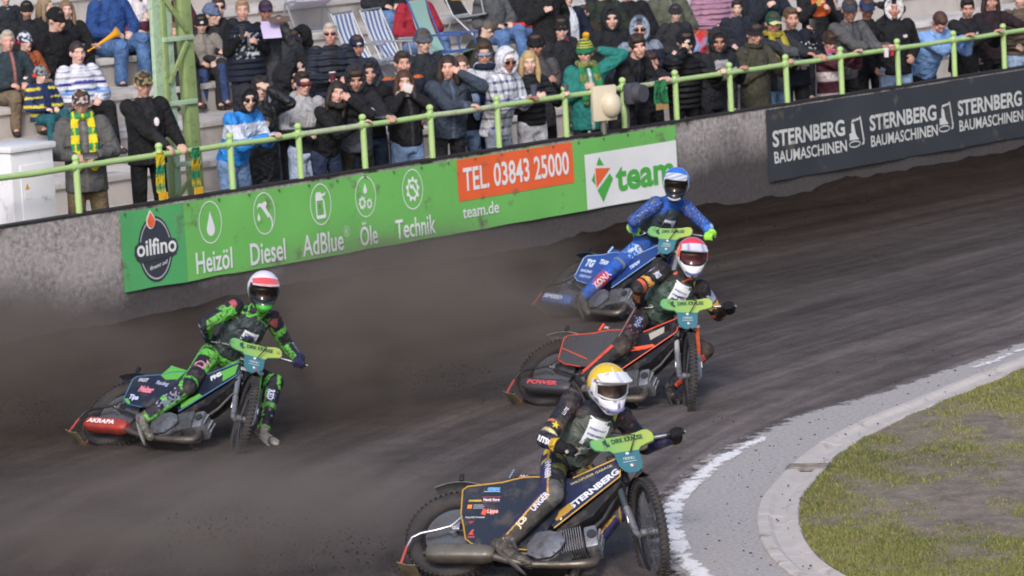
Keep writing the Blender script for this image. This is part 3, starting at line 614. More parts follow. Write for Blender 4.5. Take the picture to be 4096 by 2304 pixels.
# folding chairs on the terrace
m_alu, m_bl = mat("chair_tube", '#a9adb4', 0.4, 0.6), mat("chair_blue", '#35508f', 0.55)
def folding_chair(px, py, k, rz, label, frame, arm, fabric, stripes=None, tall=0.55):
    """px,py: survey pixel of the seat front edge; k: step it stands on"""
    d = nose_d(k) + 0.45 if k else 0.8; P = on_row(px, py, d); o = empty("folding_chair", (P[0], P[1], floor_z(k)), rz); tag(o, label, "chair", "folding chairs on the terrace"); sw = 0.23
    def fab(name, a, b_, w):      # slung cloth between two rails, striped lengthwise
        a = np.array(a); b_ = np.array(b_); n = 9; 
        for q in range(n):
            if stripes is None: mm = fabric
            else: mm = stripes[q % 2]
            x0, x1 = -w + 2 * w * q / n, -w + 2 * w * (q + 1) / n - 0.002; L_ = []
            for t in np.linspace(0, 1, 7):
                p = a + (b_ - a) * t; sag = -0.035 * math.sin(math.pi * t); nn = unit(np.cross(b_ - a, (1, 0, 0))); p = p - nn * sag * (1 if name == "seat_strip" else 1)
                L_.append([p + np.array([x0, 0, 0]), p + np.array([x1, 0, 0]), p + np.array([x1, 0, 0]) + nn * 0.006, p + np.array([x0, 0, 0]) + nn * 0.006])
            rmesh(Raw().rings(L_), name, mm, o, 60)
    fab("seat_strip", (0, -0.22, 0.40), (0, 0.20, 0.36), sw); fab("back_strip", (0, 0.20, 0.40), (0, 0.42, 0.40 + tall), sw)
    for s in (-1, 1):
        x = s * (sw + 0.015)
        rmesh(Raw().tube([(x, 0.44, 0.42 + tall), (x, 0.20, 0.40), (x, -0.20, 0.02)], 0.013, 8), "back_frame", frame, o, 60)
        rmesh(Raw().tube([(x, -0.26, 0.41), (x, 0.22, 0.36), (x, 0.34, 0.02)], 0.013, 8), "seat_frame", frame, o, 60)
        rmesh(Raw().box((x, -0.03, 0.60), 0.05, 0.46, 0.025), "armrest", arm, o, 30, 0.008); rmesh(Raw().tube([(x, -0.20, 0.59), (x, -0.23, 0.40)], 0.012, 8), "arm_strut", frame, o, 60)
    for y_, z_ in ((-0.20, 0.02), (0.34, 0.02), (0.44, 0.42 + tall)): rmesh(Raw().tube([(-sw - 0.015, y_, z_), (sw + 0.015, y_, z_)], 0.013, 8), "cross_tube", frame, o, 60)
    return o
m_sw, m_sb = mat("canvas_white", '#e4e8f2', 0.8), mat("canvas_blue", '#6478ad', 0.8)
folding_chair(1500, 160, 3, math.radians(62), "blue and white striped folding chair nearer the man in a navy cap", m_alu, m_alu, None, (m_sw, m_sb))
folding_chair(1615, 150, 3, math.radians(62), "blue and white striped folding chair beside the blue framed chair", m_alu, m_alu, None, (m_sw, m_sb))
folding_chair(1800, 105, 3, math.radians(66), "blue framed folding chair with mint green cloth", m_bl, m_bl, mat("canvas_mint", '#a9cfc6', 0.8), None, 0.62)
folding_chair(1900, 40, 4, math.radians(66), "folding chair with yellow wooden armrests at the upper edge", m_alu, mat("chair_wood", '#c79a4e', 0.6), mat("canvas_black", '#25242a', 0.8))
folding_chair(1240, 70, 5, math.radians(20), "grey tube chair with pale lilac cloth behind the big man", m_alu, mat("black_plastic", '#1d1c20', 0.5), mat("canvas_lilac", '#b8b2c6', 0.8), None, 0.5)
folding_chair(2480, 90, 3, math.radians(40), "black folding chair standing between the seated spectators", mat("chair_black", '#2a2a2e', 0.5), mat("black_plastic", '#1d1c20', 0.5), mat("canvas_black", '#25242a', 0.8))

# ================================================================== people
m_skin = mat("skin", '#ffffff', 0.55, vcol=True, spec=0.35, var=0.05, vscale=30)
def cloth_material(name, rough, wave=False):
    m = bpy.data.materials.new(name); m.use_nodes = True; nt = m.node_tree; N = nt.nodes; L = nt.links; b = N["Principled BSDF"]; b.inputs["Roughness"].default_value = rough; b.inputs["Specular IOR Level"].default_value = 0.3
    at = N.new("ShaderNodeAttribute"); at.attribute_name = "Col"; tc = N.new("ShaderNodeTexCoord")
    n = N.new("ShaderNodeTexNoise"); n.inputs["Scale"].default_value = 9; n.inputs["Detail"].default_value = 4; n.inputs["Distortion"].default_value = 0.6; L.new(tc.outputs["Object"], n.inputs["Vector"])
    mr = N.new("ShaderNodeMapRange"); mr.inputs["From Min"].default_value = 0.3; mr.inputs["From Max"].default_value = 0.7; mr.inputs["To Min"].default_value = 0.86; mr.inputs["To Max"].default_value = 1.14; L.new(n.outputs["Fac"], mr.inputs["Value"])
    v = N.new("ShaderNodeVectorMath"); v.operation = 'SCALE'; L.new(at.outputs["Color"], v.inputs[0]); L.new(mr.outputs[0], v.inputs["Scale"]); L.new(v.outputs[0], b.inputs["Base Color"])
    h = n.outputs["Fac"]
    if wave:
        w = N.new("ShaderNodeTexWave"); w.bands_direction = 'Z'; w.inputs["Scale"].default_value = 4.6; w.inputs["Distortion"].default_value = 1.5; w.inputs["Detail Scale"].default_value = 2; L.new(tc.outputs["Object"], w.inputs["Vector"]); h = w.outputs["Fac"]
    bp = N.new("ShaderNodeBump"); bp.inputs["Distance"].default_value = 0.10 if not wave else 0.035; bp.inputs["Strength"].default_value = 0.8; L.new(h, bp.inputs["Height"]); L.new(bp.outputs[0], b.inputs["Normal"]); return m
m_cloth, m_puff, m_shiny, m_hair = cloth_material("cloth", 0.85), cloth_material("quilted_cloth", 0.6, True), cloth_material("shiny_cloth", 0.4), mat("hair", '#ffffff', 0.6, vcol=True, var=0.2, vscale=60, bump=0.01, bscale=60)
m_lens, m_plas = mat("dark_lens", '#15131a', 0.15), mat("black_plastic", '#1d1c20', 0.5)

def frame_of(pel, neck, lat):
    up = unit(neck - pel); x = unit(lat - up * (lat @ up)); f = np.cross(up, x); return x, f, up      # x = towards image right for a figure facing -Y, f = backwards(+Y)
def two_bone(a, t, l1, l2, pole):
    a = np.asarray(a, float); t = np.asarray(t, float); d = t - a; L_ = np.linalg.norm(d); L_ = min(max(L_, abs(l1 - l2) + 0.02), (l1 + l2) * 0.995); dn = unit(d); t2 = a + dn * L_
    c = (l1 * l1 + L_ * L_ - l2 * l2) / (2 * l1 * L_); c = max(-1, min(1, c)); p = np.asarray(pole, float); p = unit(p - dn * (p @ dn)); return a + dn * l1 * c + p * l1 * math.sqrt(1 - c * c), t2
def rotm(ax, deg): return np.array(Matrix.Rotation(math.radians(deg), 3, ax))

def hand_shapes(raw, wrist, palm, nrm, s, side, curl=0.5, r=0.0095):
    """palm and five fingers; wrist->palm gives the direction, nrm the palm's normal"""
    d = unit(palm - wrist); n = unit(nrm - d * (nrm @ d)); x = np.cross(d, n) * side
    raw.capsule(wrist, wrist + d * 0.045 * s, 0.026 * s, 0.032 * s, 8, flat=n, fl=0.62); base = wrist + d * 0.075 * s
    raw.ell(wrist + d * 0.055 * s, 0.040 * s, 0.045 * s, 0.018 * s, np.stack([x, d, n], 1), 10, 7)
    for k, (o, ln) in enumerate(((-0.030, 0.062), (-0.010, 0.075), (0.011, 0.070), (0.030, 0.055))):
        p0 = base + x * o * s + d * 0.008 * s; p1 = p0 + (d * math.cos(curl) + n * math.sin(curl)) * ln * 0.5 * s; p2 = p1 + (d * math.cos(2.1 * curl) + n * math.sin(2.1 * curl)) * ln * 0.5 * s
        raw.capsule(p0, p1, r * s, r * 0.95 * s, 6); raw.capsule(p1, p2, r * 0.95 * s, r * 0.8 * s, 6)
    t0 = wrist + d * 0.02 * s - x * 0.030 * s; t1 = t0 + (d * 0.75 - x * 0.55 + n * 0.25) * 0.04 * s; t2 = t1 + (d * 0.8 + n * 0.6) * 0.03 * s
    raw.capsule(t0, t1, r * 1.25 * s, r * 1.1 * s, 6); raw.capsule(t1, t2, r * 1.1 * s, r * 0.9 * s, 6)

def torso_rings(J, prof, lowest=None):
    pel, neck = J['pel'], J['neck']; x, f, up = frame_of(pel, neck, (J['sL'] - J['sR']) + 0.6 * (J['hL'] - J['hR'])); L_ = np.linalg.norm(neck - pel); out = []
    for t, rx, ry, fo in prof: out.append((pel + up * L_ * t + f * fo, x * rx, f * ry))
    return out
def body_raw(J, s, hands=True, feet=True):
    r = Raw(); hc, M = J['hc'], J['M']
    r.loft(torso_rings(J, [(-0.10, .10 * s, .07 * s, 0), (0, .14 * s, .09 * s, 0), (.3, .125 * s, .085 * s, 0), (.7, .15 * s, .10 * s, 0), (.92, .14 * s, .075 * s, 0), (1.0, .06 * s, .055 * s, 0)]), 12)
    r.capsule(J['neck'] - unit(J['neck'] - J['pel']) * 0.04 * s, hc + M @ np.array([0, .02, -.03]) * s, .056 * s, .054 * s)
    E = lambda c, a, b_, c_: r.ell(hc + M @ np.array(c) * s, a * s, b_ * s, c_ * s, M)
    E((0, .012, .022), .077, .095, .102); E((0, -.030, -.050), .056, .060, .066); E((0, -.070, -.088), .026, .024, .024); E((0, -.072, .040), .052, .026, .016)
    r.capsule(hc + M @ np.array([0, -.088, .022]) * s, hc + M @ np.array([0, -.110, -.024]) * s, .011 * s, .016 * s, 8)
    E((0, -.088, -.058), .026, .016, .018)
    for q in (-1, 1): E((q * .081, .012, -.005), .011, .022, .032); E((q * .045, -.068, -.02), .022, .022, .022)
    for q, c in (('L', 1), ('R', -1)):
        r.capsule(J['s' + q], J['e' + q], .045 * s, .038 * s); r.capsule(J['e' + q], J['w' + q], .037 * s, .027 * s)
        if hands: hand_shapes(r, J['w' + q], J['p' + q], J['n' + q], s, c, J.get('curl' + q, 0.6))
        r.capsule(J['h' + q], J['k' + q], .078 * s, .052 * s); r.capsule(J['k' + q], J['a' + q] if feet else J['k' + q] * .3 + J['a' + q] * .7, .050 * s, .036 * s)
        if feet: r.capsule(J['a' + q], J['t' + q], .038 * s, .028 * s)
    return r
def face_cols(J, s, skin, hair, beard=None):
    hc, M = J['hc'], J['M']; sk = lin(skin) * np.array([1.05, 1.12, 1.17]); hr = lin(hair)
    def fn(co):
        q = ((co - hc) @ M) / s; c = np.tile(sk, (len(co), 1)); x, y, z = np.abs(q[:, 0]), q[:, 1], q[:, 2]; hd = (np.abs(q) < 0.17).all(1) & (z > -0.13)
        fr = hd & (y < -0.045)
        ck = np.exp(-(((x - .045) / .02) ** 2 + ((z + .02) / .022) ** 2)) * fr; c = c * (1 - 0.25 * ck[:, None] * np.array([0.0, 1.0, 0.9]))
        nb = np.exp(-((x / .014) ** 2 + ((z + .022) / .012) ** 2)) * fr; c = c * (1 - 0.18 * nb[:, None] * np.array([0.0, 1.0, 0.9]))
        if beard:
            t, col = beard; m_ = fr & (z < -0.042) | (hd & (z < -0.055) & (y < 0.0)); c[m_] = c[m_] * (1 - t) + lin(col) * t
        m_ = fr & (np.abs(z + .060) < .0085) & (x < .027); c[m_] = c[m_] * np.array([0.62, 0.36, 0.36])
        m_ = fr & (((x - .033) / .015) ** 2 + ((z - .010) / .008) ** 2 < 1); c[m_] = c[m_] * .6
        m_ = fr & (np.abs(z - .036) < .0075) & (x > .012) & (x < .055); c[m_] = c[m_] * 0.72 + hr * 0.25
        m_ = hd & (y > 0.0) & (z > 0.02); c[m_] = hr
        return c
    return fn

def head_shapes(kind, J, s):
    """hair and headgear as shapes in head space"""
    r = Raw(); hc, M = J['hc'], J['M']; P = lambda *c: hc + M @ np.array(c) * s
    E = lambda c, a, b_, c_: r.ell(P(*c), a * s, b_ * s, c_ * s, M, 16, 11)
    def ringz(z, rx, ry, w, tilt=0.0, yo=0.0, n=20):
        r.tube([P(rx * math.cos(a), yo + ry * math.sin(a), z + tilt * math.sin(a)) for a in np.linspace(0, 2 * math.pi, n, endpoint=False)], w * s, 8, True)
    if kind == 'short': E((0, .020, .036), .085, .099, .099); E((0, -.03, .098), .062, .055, .034)
    elif kind == 'mop': E((0, .016, .044), .092, .104, .104); E((0, -.06, .085), .072, .045, .040); E((.04, -.03, .115), .04, .05, .03); E((-.04, -.02, .115), .04, .05, .03)
    elif kind in ('long', 'curly', 'half'):
        E((0, .020, .036), .088, .102, .102); w = .034 if kind != 'curly' else .048
        for q in (-1, 1):
            r.capsule(P(q * .078, .0, .04), P(q * .092, -.015, -.10), w * .8 * s, w * s); r.capsule(P(q * .092, -.015, -.10), P(q * .088, -.03, -.24 if kind != 'curly' else -.16), w * s, w * .6 * s)
        r.capsule(P(0, .07, .0), P(0, .085, -.22), .075 * s, .055 * s, 10)
    elif kind == 'bun': E((0, .022, .036), .084, .100, .100); E((0, .11, .05), .04, .04, .04)
    elif kind == 'beanie': E((0, .012, .050), .092, .108, .104); ringz(.034, .088, .106, .019, .02, .008)
    elif kind == 'bobble': E((0, .012, .055), .094, .110, .112); ringz(.036, .090, .108, .021, .02, .008)
    elif kind == 'pom': E((0.02, .02, .195), .042, .042, .040)
    elif kind == 'cap':
        E((0, .010, .046), .088, .104, .094); L_ = []
        for t, w, z in ((0, .080, .062), (.4, .078, .066), (.8, .062, .058), (1.0, .03, .052)):
            y = -.075 - .085 * t; L_.append([P(-w, y, z - .016), P(0, y, z + .004), P(w, y, z - .016), P(w, y, z - .024), P(0, y, z - .006), P(-w, y, z - .024)])
        r.rings(L_)
    elif kind == 'bucket':
        E((0, .010, .050), .090, .106, .090); L_ = []
        for rr, z in ((.9, .05), (1.25, .018), (1.28, .010), (.92, .035)): L_.append([P(.088 * rr * math.cos(a), .008 + .105 * rr * math.sin(a), z) for a in np.linspace(0, 2 * math.pi, 20, endpoint=False)])
        r.rings(L_, cap=False, closed=True)
    elif kind == 'hood':
        E((0, .036, .014), .112, .122, .142); E((0, .05, -.10), .105, .095, .08)
        r.tube([P(.090 * math.cos(a), -.062 + .012 * abs(math.cos(a)), .012 + .122 * math.sin(a)) for a in np.linspace(0, 2 * math.pi, 24, endpoint=False)], .023 * s, 8, True)
    elif kind == 'hood_down': E((0, .095, -.135), .115, .055, .065)
    elif kind == 'shades':
        for q in (-1, 1): E((q * .034, -.096, .014), .029, .014, .021)
        r.capsule(P(-.07, -.082, .02), P(.07, -.082, .02), .006 * s, .006 * s, 6)
        for q in (-1, 1): r.capsule(P(q * .066, -.08, .018), P(q * .084, .01, .012), .005 * s, .005 * s, 6)
    elif kind == 'wrap': r.tube([P(.092 * math.sin(a), .004 - .112 * math.cos(a), .014) for a in np.radians(np.linspace(-68, 68, 13))], [.012 * s] + [.023 * s] * 11 + [.012 * s], 8)
    elif kind == 'ears':
        for q in (-1, 1): r.capsule(P(q * .085, .012, -.005), P(q * .112, .012, -.005), .036 * s, .032 * s)
        r.tube([P(.10 * math.cos(a), .012, .02 + .125 * math.sin(a)) for a in np.radians(np.linspace(0, 180, 15))], .010 * s, 6)
    elif kind == 'mask': E((0, -.062, -.055), .062, .062, .055)
    elif kind == 'neck': ringz(-.125, .078, .082, .038, -.01, .0)
    return r

def scarf_raw(J, s, length, spread=1.0):
    r = Raw(); x, f, up = frame_of(J['pel'], J['neck'], J['sL'] - J['sR']); n0 = J['neck'] + up * .035 * s
    r.tube([n0 + x * .088 * s * math.cos(a) + f * .090 * s * math.sin(a) + up * .012 * s * math.sin(a) for a in np.linspace(0, 2 * math.pi, 18, endpoint=False)], .034 * s, 8, True)
    for q in (-1, 1):
        a = n0 + x * q * .075 * s - f * .07 * s; b_ = n0 + x * q * .085 * spread * s - f * .175 * s - up * length * .55 * s; c = n0 + x * q * .08 * spread * s - f * .19 * s - up * length * s
        r.capsule(a, b_, .042 * s, .05 * s, 8, flat=f, fl=.34); r.capsule(b_, c, .05 * s, .05 * s, 8, flat=f, fl=.34)
    return r

# ---- pose
def pose(o):
    J = {}; A = math.radians(o.get('lean', 0)); sit = o['mode'] == 'T'; tw = o.get('twist', 0)
    up = np.array([math.sin(math.radians(o.get('side', 0))), -math.sin(A), math.cos(A)]); up = unit(up)
    pel = np.array([0, 0.0 if sit else 0.10 * math.sin(A) * 2, 0.10 if sit else 0.955]); J['pel'] = pel; J['neck'] = pel + up * 0.505
    X = rotm('Z', tw) @ np.array([1.0, 0, 0])
    for q, c in (('L', 1), ('R', -1)):
        J['s' + q] = J['neck'] - up * 0.055 + X * c * 0.172 - np.array([0, 0.0, 0.0]); J['h' + q] = pel + np.array([c * 0.09, 0, -0.015])
        if sit:
            sp = o.get('knees', 0.13); J['k' + q] = pel + np.array([c * sp, -0.43, 0.05 + 0.03 * c]); J['a' + q] = pel + np.array([c * (sp + .01), -0.44 - .05 * c * o.get('stride', 1), -0.36 + (0.0 if o.get('k', 1) else 0)]); J['t' + q] = J['a' + q] + np.array([c * .03, -0.13, -0.05])
        else:
            J['a' + q] = np.array([c * 0.12, 0.04 + 0.05 * c, 0.085]); J['k' + q] = (J['h' + q] + J['a' + q]) / 2 + np.array([c * 0.01, -0.03 - 0.02 * c, 0]); J['t' + q] = J['a' + q] + np.array([c * .04, -0.14, -0.05])
    M = rotm('Z', o.get('hy', 0) - o.get('rz', 28)) @ rotm('Y', o.get('hr', 0)) @ rotm('X', o.get('hp', 6)); J['M'] = M
    J['hc'] = J['neck'] + up * 0.075 + np.array([0, -0.015, 0.075]) + M @ np.array([0, -0.012, 0.0]); J['top'] = J['hc'] + np.array([0, 0, 0.128])
    return J
ARM = {'down': (.07, -.03, -.56), 'pocket': (-.04, -.17, -.42), 'chest': (-.10, -.26, -.20), 'cup': (-.09, -.30, -.12), 'phone': (-.09, -.36, .04), 'lap': (-.10, -.30, -.36), 'fold': (-.22, -.20, -.20), 'back': (.02, .13, -.38), 'out': (.10, -.40, -.20), 'low': (-.10, -.34, -.34)}
HARM = {'face': (.055, -.105, -.055), 'brow': (.015, -.125, .052), 'cheek': (.075, -.06, -.02), 'mouth': (.015, -.135, -.06), 'nape': (.09, .06, .03), 'eyes': (.02, -.13, .0)}
PEOPLE = {}
def person(key, x, y, label, **o):
    o.setdefault('mode', 'F'); o.setdefault('rz', 28); o.setdefault('hy', 0); k = o.get('k', 0); sit = o['mode'] == 'T'
    d = o.get('d', {'F': 0.30 if o.get('lean', 0) else 0.44, 'S': nose_d(k) + 0.45 if k else 0.8, 'T': nose_d(k) + 0.30}[o['mode']]); P = on_row(x, y, d); zf = (floor_z(k) if k else front_floor(wall_coord(P)[0])) + o.get('seat', 0.0)
    J = pose(o); lo, hi = (.98 + .007 * (wall_coord(P)[0] + 8), 1.04 + .007 * (wall_coord(P)[0] + 8)) if o['mode'] == 'F' and not o.get('child') else (.72, 1.10)
    s = o.get('s') or min(hi, max(lo, (P[2] - zf) / J['top'][2])); R = rotm('Z', o['rz']); root = P - R @ (J['top'] * s)
    if o['mode'] == 'S' and abs(root[2] - zf) < 0.25 and not o.get('s'): root[2] = zf
    for n in ('pel', 'neck', 'sL', 'sR', 'hL', 'hR', 'kL', 'kR', 'aL', 'aR', 'tL', 'tR', 'hc', 'top'): J[n] = J[n] * s
    e = empty("person", root, math.radians(o['rz'])); tag(e, label, "person", o.get('group', "spectators on the terrace"))
    ul, _ = wall_coord(P)
    for q, c in (('L', 1), ('R', -1)):
        a = o.get('a' + q, 'pocket'); pole = np.array([c * .5, .35, -1.0])
        if isinstance(a, tuple): t = J['neck'] + np.array(a) * s
        elif a.startswith('rail'):
            du = 0.5 * float(a[4:] or 0.12 * c); w = W(ul + du, 0.045, RZ + 0.045); t = R.T @ (w - root); pole = np.array([c * .55, .45, -.9])
        elif a in HARM: h = HARM[a]; t = J['hc'] + J['M'] @ (np.array([h[0] * c, h[1], h[2]]) * s); pole = np.array([c * .9, -.25, -.8]) if a != 'nape' else np.array([c * 1.0, -.2, .3])
        else: v = ARM[a]; t = J['neck'] + np.array([(v[0] + .17) * c, v[1], v[2]]) * s
        if a in ('lap', 'fold', 'low'): pole = np.array([c * .9, .5, -.6])
        el, pw = two_bone(J['s' + q], t, .295 * s, .325 * s, pole); J['e' + q] = el; J['p' + q] = pw; J['w' + q] = pw - unit(pw - el) * .068 * s
        nrm = np.array([-c * 0.6, -0.3, -0.5])
        if a in HARM: nrm = J['hc'] - pw
        elif isinstance(a, str) and a.startswith('rail'): nrm = np.array([0, 0.0, -1.0])
        elif a in ('cup', 'chest', 'phone'): nrm = np.array([-c * 1.0, 0.25, 0])
        J['n' + q] = nrm; J['curl' + q] = 0.25 if a in ('brow', 'cheek', 'face') else 0.7
    vx = o.get('vox', 0.0125); skin = o.get('skin', '#c9a595'); hairc = o.get('hair', ('short', '#4a382f'))
    melt("body", body_raw(J, s), vx, 1, face_cols(J, s, skin, hairc[1], o.get('beard')), m_skin, e)
    # jacket
    top = o['top']; b_ = o.get('bulk', 1.0); hem = o.get('hem', 0.14); hem = max(.015, hem - .11) if o['mode'] == 'F' else hem; r = Raw(); x_, f_, up_ = frame_of(J['pel'], J['neck'], J['sL'] - J['sR']); L_ = .505
    prof = [(-hem / L_, .178 * s * b_, .142 * s * b_, 0)] + ([(-hem / L_ * .5, .178 * s * b_, .14 * s * b_, 0)] if hem > .2 else []) + [(0.02, .172 * s * b_, .135 * s * b_, 0), (.35, .168 * s * b_, .132 * s * b_, -.01 * s), (.65, .182 * s * b_, .135 * s * b_, -.005 * s), (.86, .172 * s * b_, .112 * s * b_, 0), (.97, .10 * s, .085 * s, 0), (1.06, .075 * s, .075 * s, 0)]
    if sit: prof = [(-.12, .165 * s * b_, .15 * s * b_, 0)] + prof[1 if hem <= .2 else 2:]
    r.loft(torso_rings(J, prof), 18)
    if not o.get('vest'):
        for q in 'LR':
            w_ = J['w' + q]; r.capsule(J['s' + q], J['e' + q], .078 * s * b_, .064 * s * b_); r.capsule(J['e' + q], w_ - unit(w_ - J['e' + q]) * .005 * s, .063 * s * b_, .046 * s * min(b_, 1.1))
    def jcol(co, top=top, s=s, J=J):
        return PATTERN[top[0]](co / s, J, s, *[lin(c) if isinstance(c, str) else c for c in top[1:]])
    melt("jacket", r, o.get('jvox', .0165), 3, jcol, {'puff': m_puff, 'shiny': m_shiny}.get(o.get('jm'), m_cloth), e)
    if o.get('vest'):
        r = Raw()
        for q in 'LR': r.capsule(J['s' + q], J['e' + q], .070 * s, .060 * s); r.capsule(J['e' + q], J['w' + q], .058 * s, .046 * s)
        r.loft(torso_rings(J, [(.1, .15 * s, .11 * s, 0), (.8, .165 * s, .11 * s, 0), (.97, .09 * s, .08 * s, 0), (1.06, .07 * s, .07 * s, 0)])); cv = lin(o['vest']); melt("shirt", r, .018, 2, lambda co, cv=cv: np.tile(cv, (len(co), 1)), m_cloth, e)
    # trousers
    r = Raw(); r.loft(torso_rings(J, [(-.20, .145 * s, .118 * s, 0), (-.05, .160 * s, .125 * s, 0), (.12, .150 * s, .115 * s, 0)]), 14); w_ = o.get('loose', 1.0)
    for q in 'LR': r.capsule(J['h' + q], J['k' + q], .092 * s * w_, .074 * s * w_); r.capsule(J['k' + q], J['a' + q], .072 * s * w_, .060 * s * w_)
    lc = lin(o.get('legs', '#24252b'))
    def tcol(co, lc=lc, s=s, J=J):
        f = np.array([0.88 + 0.3 * (0.5 + 0.5 * math.sin(p[2] * 23 / s + p[0] * 9)) for p in co]); return lc[None, :] * f[:, None]
    melt("trousers", r, .021, 2, tcol, m_cloth, e)
    if o['mode'] != 'F':
        for q in 'LR':
            r = Raw(); a, t_ = J['a' + q], J['t' + q]; r.capsule(a + np.array([0, .04 * s, -.035 * s]), t_ + np.array([0, 0, 0]), .042 * s, .036 * s, 10); rmesh(r, "shoe", mat("shoe_" + o.get('shoes', '#2a2423'), o.get('shoes', '#2a2423'), .7), e, 80)
    # hair, headgear, glasses, scarf
    def wear(name, kind, col, m_=m_hair, vox=.011, col2=None):
        rw = head_shapes(kind, J, s); c1 = lin(col)
        def cf(co, c1=c1, col2=col2):
            c = np.tile(c1, (len(co), 1)); h = ((co - J['hc']) @ J['M']) / s
            if isinstance(col2, tuple): c = col2[0](h, c1, *[lin(z) for z in col2[1:]])
            return c
        melt(name, rw, vox, 1, cf, m_, e)
    if hairc[0] not in ('none',): wear("hair", hairc[0], hairc[1])
    for h in o.get('wear', ()):
        nm = {'beanie': 'beanie', 'bobble': 'beanie', 'pom': 'pompom', 'cap': 'cap', 'bucket': 'hat', 'hood': 'hood', 'hood_down': 'hood', 'shades': 'sunglasses', 'wrap': 'sunglasses', 'ears': 'ear_defenders', 'mask': 'face_mask', 'neck': 'neck_warmer'}[h[0]]
        wear(nm, h[0], h[1], m_lens if h[0] in ('shades', 'wrap') and len(h) < 3 else m_cloth, .009 if h[0] in ('shades', 'wrap', 'cap', 'bucket') else .012, h[2] if len(h) > 2 else None)
    if 'scarf' in o:
        c1, c2, ln = o['scarf']; c1, c2 = lin(c1), lin(c2)
        def sc_(co, c1=c1, c2=c2):
            t = (np.sin((co[:, 2] - J['neck'][2]) / s * 42) > 0.1) & (np.abs(np.sin(co[:, 0] / s * 36)) > .35); c = np.where(t[:, None], c2, c1); return c
        melt("scarf", scarf_raw(J, s, ln), .012, 1, sc_, m_cloth, e)
    PEOPLE[key] = (e, J, R, root, s); return e
def hand_at(key, q): e, J, R, root, s = PEOPLE[key]; return root + R @ J['p' + q]

# ---- garment patterns: f(co in person space / s, J, s, colours...)
def tz(co, J, s): return (co[:, 2] * s - J['pel'][2]) / s          # height above the pelvis
def P_plain(co, J, s, c): return np.tile(c, (len(co), 1))
def P_zip(co, J, s, c, c2):
    o = np.tile(c, (len(co), 1)); m_ = (np.abs(co[:, 0]) < .011) & (co[:, 1] < J['neck'][1] / s); o[m_] = c2; return o
def P_yoke(co, J, s, lo, hi, z=.30):
    o = np.tile(lo, (len(co), 1)); o[tz(co, J, s) > z] = hi; return o
def P_stripes(co, J, s, c, a, b):
    o = np.tile(c, (len(co), 1)); z = tz(co, J, s) + .10 * np.abs(co[:, 0]); o[(z > .335) & (z < .365)] = a; o[(z > .235) & (z < .275)] = b; m_ = (np.abs(co[:, 0]) < .008) & (co[:, 1] < -.02); o[m_] = a * .8; return o
def P_chest(co, J, s, c, w):          # bright jacket with a pale chevron across chest and sleeves
    o = np.tile(c, (len(co), 1)); z = tz(co, J, s); ah = co[:, 1] < J['neck'][1] / s - .16; o[(z > .22) & (z < .37) & ~ah] = w; return o
def P_plaid(co, J, s, c, d):
    o = np.tile(c, (len(co), 1)); a = np.abs(((co[:, 0] + .02) / .085) % 1 - .5) < .13; b = np.abs((tz(co, J, s) / .095) % 1 - .5) < .13; o[a | b] = (c + d) / 2; o[a & b] = d; e = np.abs((tz(co, J, s) / .095) % 1 - .5) < .05; o[e] = d; return o
def P_block(co, J, s, c, f):          # dark jacket with a coloured front panel
    o = np.tile(c, (len(co), 1)); m_ = (np.abs(co[:, 0]) < .10) & (co[:, 1] < J['neck'][1] / s - .02) & (tz(co, J, s) > .20) & (tz(co, J, s) < .42); o[m_] = f; return o
def P_kid(co, J, s, c, a):
    o = np.tile(c, (len(co), 1)); m_ = (np.abs((tz(co, J, s) / .13) % 1 - .5) < .15) & (np.abs(co[:, 0]) > .07); o[m_] = a; return o
def P_burg(co, J, s, c, w):
    o = np.tile(c, (len(co), 1)); z = tz(co, J, s); o[(z > .14) & (z < .26)] = w; o[(z < -.02) & (z > -.06)] = w; return o
def P_print(co, J, s, c, w):
    o = np.tile(c, (len(co), 1)); m_ = (co[:, 1] < J['neck'][1] / s - .03) & (np.abs(co[:, 0]) < .14) & (tz(co, J, s) > .1) & (tz(co, J, s) < .4)
    f = np.array([nz(p[0] * 26, p[2] * 22, 1.0) for p in co]); o[m_ & (f > .12)] = w; return o
def P_badge(co, J, s, c, w):
    o = np.tile(c, (len(co), 1)); z = tz(co, J, s); m_ = (co[:, 1] < J['neck'][1] / s - .03) & (np.abs(co[:, 0] - .075) < .026) & (np.abs(z - .335) < .016); o[m_] = w; return o
def P_badgeyoke(co, J, s, lo, hi, w):
    o = P_yoke(co, J, s, lo, hi, .27); z = tz(co, J, s); m_ = (co[:, 1] < J['neck'][1] / s - .03) & (np.abs(co[:, 0] - .075) < .026) & (np.abs(z - .335) < .016); o[m_] = w; return o
def P_open(co, J, s, c, inner):       # open jacket over a shirt
    o = np.tile(c, (len(co), 1)); m_ = (np.abs(co[:, 0]) < .055) & (co[:, 1] < J['neck'][1] / s - .01); o[m_] = inner; return o
PATTERN = dict(plain=P_plain, zip=P_zip, yoke=P_yoke, stripes=P_stripes, chest=P_chest, plaid=P_plaid, block=P_block, kid=P_kid, burg=P_burg, print=P_print, badge=P_badge, badgeyoke=P_badgeyoke, open=P_open)
def hat_camo(h, c, a, b): f = np.array([nz(p[0] * 22, p[1] * 22, p[2] * 22) for p in h]); o = np.where((f > .05)[:, None], a, c); return np.where((f < -.18)[:, None], b, o)
def hat_bands(h, c, a): return np.where((np.abs((h[:, 2] - .06) / .028 % 1 - .5) < .2)[:, None] & (h[:, 2] > .06)[:, None], a, c)
def hat_bill(h, c, a): return np.where((h[:, 1] < -.105)[:, None], a, c)
def hat_logo(h, c, a): return np.where(((np.abs(h[:, 0]) < .022) & (np.abs(h[:, 2] - .05) < .014) & (h[:, 1] < -.05))[:, None], a, c)
